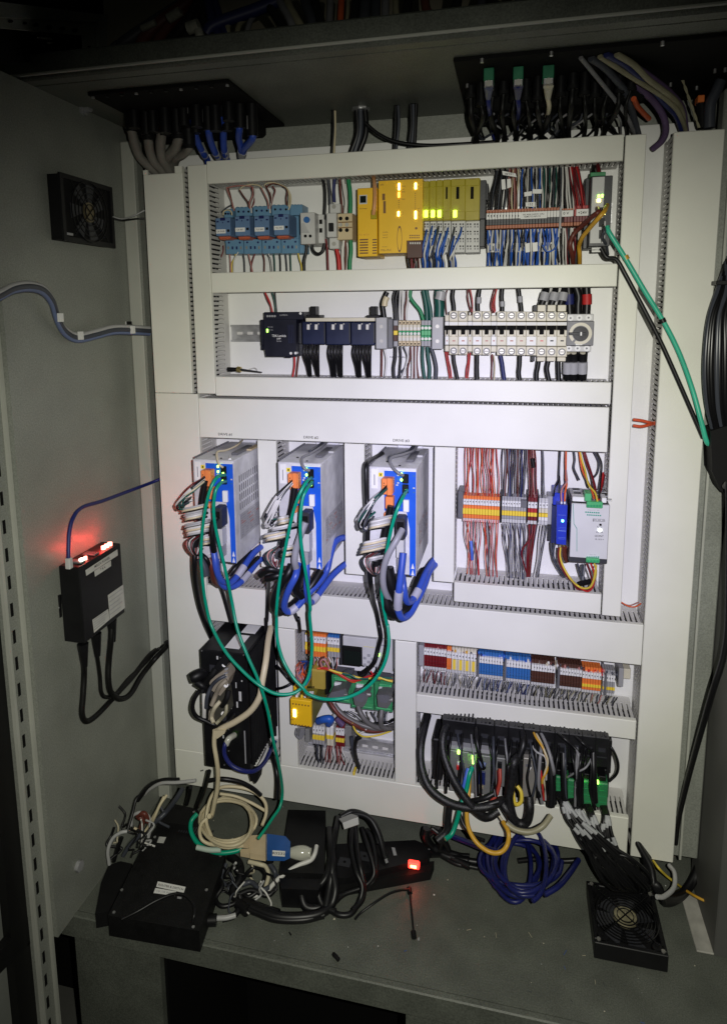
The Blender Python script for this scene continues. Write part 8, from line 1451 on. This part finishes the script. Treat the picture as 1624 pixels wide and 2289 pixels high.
# ================================================================== BLACK CONTROLLER CABLES
BR = mat('braid_black', (.011, .011, .012), .4, nscale=200, namt=.6, bump=.5, bscale=900)
for L, r, m, lab in (([('D1', 140, 95, .03), ('D1', 118, 180, .0), ('D1', 95, 300, -.03), ('D1', 100, 430, -.05), ('D1', 150, 560, -.07), ('D1', 260, 650, -.08), ('D1', 400, 690, -.085), ('D1', 540, 680, -.08), ('D1', 620, 640, -.06)], .0092, BR, 'thick braided black loom curving in front from far left of the black controller'),
        ([('D1', 85, 180, .02), ('D1', 75, 330, .0), ('D1', 90, 480, -.02), ('D1', 130, 560, -.05), ('D1', 230, 640, -.06)], .0050, BR, 'thin braided cable outside the thick loom'), ([('D1', 290, 120, .0), ('D1', 240, 220, -.03), ('D1', 240, 340, -.05), ('D1', 290, 480, -.07), ('D1', 360, 600, -.08), ('D1', 440, 700, -.085), ('D1', 520, 750, -.08), ('D1', 590, 710, -.07)], .0090, BR, 'second thick braided loom hanging over the left end of the black controller'),
        ([('D1', 280, 650, -.075), ('D1', 270, 740, -.075), ('D1', 260, 840, -.08), ('D1', 200, 900, -.09)], .0085, BR, 'braided branch going down from the loom'), ([('D1', 450, 130, .0), ('D1', 450, 240, -.04), ('D1', 470, 350, -.055), ('D1', 490, 430, -.05), ('D1', 500, 430, -.045)], .0048, wm('black'), 'black cable over the top of the black controller'), ([('D1', 470, 340, -.05), ('D1', 475, 390, -.055), ('D1', 490, 430, -.05), ('D1', 505, 400, -.045)], .0040, wm('steelblue'), 'pale blue cable ring at the front of the black controller'),
        ([('D1', 560, 290, -.02), ('D1', 560, 420, -.045), ('D1', 560, 540, -.05), ('D1', 570, 620, -.06)], .0050, wm('black'), 'black cable at the second bay of the controller'), ([('D1', 645, 300, -.02), ('D1', 655, 420, -.05), ('D1', 650, 540, -.055), ('D1', 640, 640, -.06)], .0060, wm('black'), 'black cable at the third bay of the controller'),
        ([('D1', 720, 360, -.04), ('D1', 690, 400, -.055), ('D1', 680, 500, -.06), ('D1', 660, 620, -.065), ('D1', 680, 740, -.07), ('D1', 720, 790, -.07), ('D1', 770, 780, -.07), ('D1', 790, 700, -.07), ('D1', 785, 620, -.06)], .0098, BR, 'very thick braided loom looping below the silver front'), ([('D1', 600, 640, -.06), ('D1', 640, 700, -.07), ('D1', 690, 780, -.072)], .0095, BR, 'thick black loom merging into the loop'),
        ([('D1', 740, 180, -.01), ('D1', 750, 280, -.035), ('D1', 720, 370, -.045)], .0080, wm('black'), 'thick black cable crossing the controller top'), ([('D1', 820, 220, -.01), ('D1', 830, 350, -.04), ('D1', 840, 480, -.05), ('D1', 850, 620, -.055)], .0045, wm('black'), 'black cable right of the silver front'),
        ([('D1', 845, 185, .0), ('D1', 880, 250, -.03), ('D1', 915, 340, -.05), ('D1', 940, 440, -.06), ('D1', 945, 480, -.05)], .0038, wm('grey'), 'pale grey cable crossing the controller top'), ([('D1', 800, 175, .0), ('D1', 830, 240, -.03), ('D1', 870, 300, -.045), ('D1', 895, 370, -.05), ('D1', 900, 450, -.055), ('D1', 870, 520, -.055), ('D1', 880, 620, -.05)], .0026, wm('amber'), 'amber wire running down the controller'), ([('D1', 810, 180, .0), ('D1', 850, 250, -.03), ('D1', 885, 330, -.05), ('D1', 905, 400, -.055), ('D1', 880, 500, -.055), ('D1', 905, 620, -.05)], .0022, wm('beige'), 'cream wire beside the amber wire'),
        ([('D1', 785, 255, -.01), ('D1', 830, 330, -.04), ('D1', 890, 370, -.05), ('D1', 895, 480, -.055), ('D1', 890, 640, -.05)], .0022, wm('lgrey'), 'light grey wire looping beside the amber wire'), ([('D1', 860, 450, -.05), ('D1', 870, 540, -.055), ('D1', 880, 640, -.05)], .0022, wm('red'), 'red wire in the controller bay'), ([('D1', 920, 400, -.04), ('D1', 930, 520, -.05), ('D1', 930, 600, -.055), ('D1', 925, 680, -.06)], .0085, wm('black'), 'thick black cable left of the first green plug'),
        ([('D1', 640, 790, -.085), ('D1', 700, 830, -.09), ('D1', 790, 845, -.09), ('D1', 870, 810, -.085), ('D1', 925, 740, -.07)], .0062, wm('khaki'), 'grey green cable slung under the controller'), ([('D1', 650, 770, -.08), ('D1', 710, 815, -.085), ('D1', 800, 825, -.085), ('D1', 880, 790, -.08)], .0036, wm('black'), 'black cable slung along the grey green one'),
        ([('D1', 585, 730, -.07), ('D1', 620, 780, -.075), ('D1', 640, 820, -.08)], .0026, wm('tan'), 'thin tan wire rising from the yellow loop'), ([('D1', 680, 560, -.06), ('D1', 690, 640, -.065), ('D1', 705, 670, -.065), ('D1', 735, 650, -.065), ('D1', 735, 590, -.06), ('D1', 710, 550, -.055)], .0042, wm('yellow'), 'pale yellow wire ring left of the silver front'),
        ([('D1', 405, 480, -.04), ('D1', 400, 600, -.06), ('D1', 388, 720, -.08), ('D1', 400, 820, -.10), ('D1', 450, 910, -.115), ('D1', 530, 970, -.12), ('D1', 600, 975, -.12), ('D1', 645, 930, -.11), ('D1', 655, 850, -.10), ('D1', 620, 780, -.08)], .0050, wm('amber'), 'yellow network cable hanging in a loop below the controller'),
        ([('D1', 425, 430, -.045), ('D1', 405, 480, -.055), ('D1', 385, 580, -.065), ('D1', 350, 680, -.08), ('D1', 320, 790, -.09), ('D1', 290, 860, -.10), ('D1', 250, 890, -.11)], .0052, GT, 'green network cable dropping from the controller to the floor'), ([('D1', 400, 440, -.045), ('D1', 385, 500, -.055), ('D1', 370, 570, -.06), ('D1', 355, 620, -.065)], .0058, wm('lblue'), 'blue network plug lead beside the green one'), ([('D1', 345, 450, -.04), ('D1', 340, 520, -.05), ('D1', 350, 600, -.055)], .0040, wm('black'), 'black lead under the red plug'),
        ([('D1', 340, 720, -.08), ('D1', 370, 800, -.09), ('D1', 430, 870, -.10), ('D1', 500, 900, -.11)], .0042, wm('black'), 'black cable behind the yellow loop'), ([('D1', 600, 440, -.04), ('D1', 600, 520, -.05), ('D1', 580, 600, -.055), ('D1', 545, 650, -.06)], .0040, mat('wire_brick', (.40, .05, .03), .45), 'brick red wire at the grey bay'), ([('D1', 590, 450, -.04), ('D1', 590, 540, -.05), ('D1', 560, 620, -.055)], .0030, wm('dred'), 'dark red wire at the grey bay'), ([('D1', 605, 470, -.04), ('D1', 575, 600, -.055), ('D1', 530, 660, -.06)], .0026, mat('wire_brick', (.40, .05, .03), .45), 'thin brick red wire at the grey bay'),
        ([('D1', 1270, 260, -.0), ('D1', 1320, 320, -.01), ('D1', 1352, 400, -.01), ('D1', 1345, 470, -.0), ('D1', 1295, 522, .0)], .0030, wm('black'), 'thin black cable looping right of the controller'), ([('D1', 1030, 495, -.04), ('D1', 1080, 465, -.05), ('D1', 1150, 430, -.05), ('D1', 1200, 340, -.03)], .0022, wm('grey'), 'pale cable slanting over the green plugs'), ([('D1', 1075, 300, -.03), ('D1', 1098, 350, -.045), ('D1', 1092, 440, -.05)], .0026, wm('grey'), 'pale cable between second and third green plug'),
        ([('D1', 940, 190, .0), ('D1', 1000, 240, -.03), ('D1', 1070, 300, -.035), ('D1', 1100, 340, -.04)], .0032, wm('black'), 'black cable slanting over the controller modules'), ([('D1', 1040, 200, .0), ('D1', 1120, 270, -.03), ('D1', 1190, 330, -.03)], .0032, wm('black'), 'second black cable slanting over the controller modules'), ([('D1', 410, 650, -.07), ('D1', 500, 630, -.075), ('D1', 560, 600, -.07)], .0060, wm('black'), 'black cable crossing under the front plates'), ([('D1', 430, 690, -.075), ('D1', 520, 670, -.08), ('D1', 590, 650, -.075)], .0062, wm('black'), 'lower black cable crossing under the front plates')):
    free(L, r * .82, m, lab, name='cable', n=9)
for i, x in enumerate((1005, 1105, 1195)): free([('D1', x, 340, -.03), ('D1', x + 2, 450, -.045), ('D1', x + 5, 570, -.05), ('D1', x + 10, 650, -.05)], .0060, wm('black'), 'black cable between the green plugs, %s of three' % ['left', 'middle', 'right'][i], name='cable')
# bundle of tagged black wires from the green plugs down to the floor corner
rn = random.Random(9)
SG = mat('sleeve_white_grey', (.36, .37, .38), .5)
for i in range(34):
    s = i / 33; g_ = i % 4; x0 = (975, 1062, 1160, 1255)[g_] + rn.uniform(-18, 18); y0 = (610, 655, 690, 700)[g_]
    ex = 1200 + 260 * s + rn.uniform(-15, 15); ey = 1060 + rn.uniform(-30, 60)
    L = [('D1', x0, y0 - 20, -.035), ('D1', x0 + 20 + (ex - x0) * .06, y0 + 50, -.055), ('D1', x0 + (ex - x0) * .30 + rn.uniform(-10, 10), y0 + 160, -.07), ('D1', x0 + (ex - x0) * .62 + rn.uniform(-10, 10), y0 + 280, -.08), ('D1', ex, ey - 20, -.085), ('D1', ex + 90 + rn.uniform(-20, 20), ey + 90, -.08), ('D1', ex + 190 - 130 * s, ey + 150, -.06)]
    L = [(a, b, min(c, 1225), d) for a, b, c, d in L]
    sleeves = [(k, q, q + rn.uniform(.3, .6), SG) for k, q in ((1, rn.uniform(-.1, .5)), (2, rn.uniform(0, .5)))]
    free(L, .0029, wm('black', .42), 'black wire with pale sleeves in the bundle from the green plugs to the floor corner', name='sleeved_wire', n=7, bands=sleeves if i % 5 else sleeves[:1], group='black sleeved wires running to the floor corner')
for i in range(10):
    y_ = .0 - i * .006
    free([('C8', 425 + i * 3, 1560 + i * 6, .02), ('C8', 470 + i * 6, 1660 + i * 8, .0), ('C8', 540 - i * 4, 1790 + i * 5, -.03), ('C8', 560 + i * 3, 1900, -.05), ('C8', 620, 1950 + i * 5, -.04), ('C8', 720, 1930 + i * 3, -.0), ('C8', 790 + i * 2, 1830, .03), ('C8', 830, 1700, .06)], .0060, wm('black'), 'black cable in the dark heap at the foot of the right duct', name='power_cable', group='black cables at the foot of the right duct')
free([('D4', 1300, 395, .0), ('D4', 1330, 440, -.02), ('D4', 1325, 520, -.05), ('D4', 1270, 570, -.08), ('D4', 1230, 572, -.09)], .0040, wm('lgrey'), 'pale grey cable hooking at the foot of the right duct', name='cable')
free([('D4', 1210, 370, .0), ('D4', 1240, 410, -.02), ('D4', 1280, 450, -.01), ('D4', 1330, 490, .0), ('D4', 1365, 515, .02)], .0022, wm('yellow'), 'thin yellow wire at the foot of the right duct')
free([('D4', 1400, 540, .0), ('D4', 1450, 570, -.02), ('D4', 1520, 600, -.03), ('D4', 1624, 610, -.04)], .0024, wm('amber'), 'amber wires leading off at the right edge of the floor')
free([('E5', 470, 2150, -.06), ('E5', 500, 2230, -.09), ('C8', 985, 300, -.108), ('C8', 960, 560, -.11), ('C8', 900, 760, -.108), ('C8', 830, 1000, -.08), ('C8', 760, 1250, -.03), ('C8', 700, 1500, .0), ('C8', 680, 1650, .02)], .0048, wm('black'), 'black cable hanging along the right corner post', name='cable')
# thin dark leads criss-crossing the controller front
rn = random.Random(31)
for i in range(26):
    x = 250 + i * 38 + rn.uniform(-12, 12); y = 200 + (x - 230) * .118; c = ['black', 'black', 'slate', 'black', 'grey', 'black'][i % 6]; sx = rn.uniform(-45, 45)
    free([('D1', x, y - 40, .0), ('D1', x + sx * .3, y + 60, -.038), ('D1', x + sx * .7, y + 150 + rn.uniform(-20, 20), -.050), ('D1', x + sx, y + 270 + rn.uniform(-30, 30), -.055), ('D1', x + sx * .5 + rn.uniform(-30, 30), y + 380 + rn.uniform(-20, 30), -.050)], rn.uniform(.0018, .0034), wm(c), '%s lead hanging down over the modules of the black controller' % CN[c], name='lead', n=7, group='%s leads over the black controller' % CN[c])
# blue cable coil on the floor
for k, (cx, cy, rx, ry, n, r, h, lab) in enumerate(((470, 365, 215, 200, 3, .0042, .055, 'largest outer ring set of the dark blue cable coil'), (500, 390, 160, 180, 3, .0042, .085, 'inner ring set of the dark blue cable coil'), (420, 400, 150, 170, 3, .0042, .035, 'left lower ring set of the dark blue cable coil'))):
    coil('D4', cx, cy, rx * .92, ry * .92, n, h, r, mat('coil_blue', (.008, .012, .105), .4, nscale=40, namt=.15), lab, .2, ph=k * 1.3)
free([('D4', 90, 235, -.02), ('D4', 180, 270, -.05), ('D4', 260, 300, -.09), ('D4', 330, 320, -.11)], .0050, mat('coil_blue', (.008, .012, .105), .4), 'blue cable end leaving the coil to the left'); free([('D4', 790, 365, -.0), ('D4', 740, 440, -.05), ('D4', 680, 510, -.09), ('D4', 600, 560, -.11)], .0050, mat('coil_blue', (.008, .012, .105), .4), 'blue cable end leaving the coil to the right')
fpts('D4', [(0, 300, .012), (80, 350, .012), (180, 370, .012), (250, 380, .012)], .0060, 'black', 'black cable on the floor running behind the blue coil', name='power_cable'); fpts('D4', [(0, 330, .008), (100, 385, .008), (180, 400, .008), (250, 415, .008)], .0045, 'black', 'lower black cable on the floor running behind the blue coil', name='power_cable'); fpts('D4', [(450, 370, .01), (560, 360, .01), (700, 370, .01), (790, 365, .015)], .0050, 'black', 'black cable on the floor passing through the blue coil', name='power_cable')

o = THIN.build('thin_wires'); o['kind'] = 'stuff'; tag(o, 'many thin coloured wires between terminal rows and slotted ducts', 'wires')

rn = random.Random(3); m = MB()
for i in range(150):
    x = rn.uniform(-.6, .5); y = rn.uniform(-.25, .08); e = rn.uniform(.0004, .0013)
    m.prism([(x + e * math.cos(a), y + e * math.sin(a) * .7, ZF + .0003) for a in (0, 1.3, 2.6, 3.9, 5.2)], (0, 0, e * .5), (GREYP, WHITE, CREAM, DGREY)[i % 4] if i % 3 else DGREY)
for i in range(14):
    x = rn.uniform(-.1, .4); y = rn.uniform(-.25, -.1); a = rn.uniform(0, 6); L = rn.uniform(.004, .012)
    m.tube([(x, y, ZF + .001), (x + L * math.cos(a), y + L * math.sin(a), ZF + .001)], .0004, (wm('slate'), wm('tan'), wm('blue'))[i % 3], 4)
o = m.build('dust_specks'); o['kind'] = 'stuff'; tag(o, 'tiny dust specks and wire clippings scattered on the cabinet floor', 'dust')

# extra thin leads in the heap on and around the flat computer
rn = random.Random(17)
for i in range(22):
    c = ['black', 'black', 'lgrey', 'slate', 'black', 'white', 'black', 'tan'][i % 8]; x = rn.uniform(380, 720); y = rn.uniform(260, 560)
    L = [(x, y, .10), (x + rn.uniform(-70, 70), y + rn.uniform(30, 90), .085), (x + rn.uniform(-100, 60), y + rn.uniform(90, 160), .075), (x + rn.uniform(-60, 100), y + rn.uniform(130, 220), .062), (x + rn.uniform(-40, 120), y + rn.uniform(150, 240), .055)]
    if i > 9: x = rn.uniform(1180, 1560); y = rn.uniform(720, 900); L = [(x, y, .05), (x + rn.uniform(-60, 60), y + rn.uniform(30, 80), .035), (x + rn.uniform(-90, 90), y + rn.uniform(70, 150), .02), (x + rn.uniform(-130, 130), y + rn.uniform(60, 220), .012), (x + rn.uniform(-150, 150), y + rn.uniform(80, 250), .010)]
    fpts('D2', L, rn.uniform(.0014, .0026), c, 'thin %s lead in the messy heap %s the flat computer' % (CN[c], 'right of' if i > 9 else 'left behind'), name='lead', n=6, group='thin %s leads %s the flat computer' % (CN[c], 'right of' if i > 9 else 'behind'))
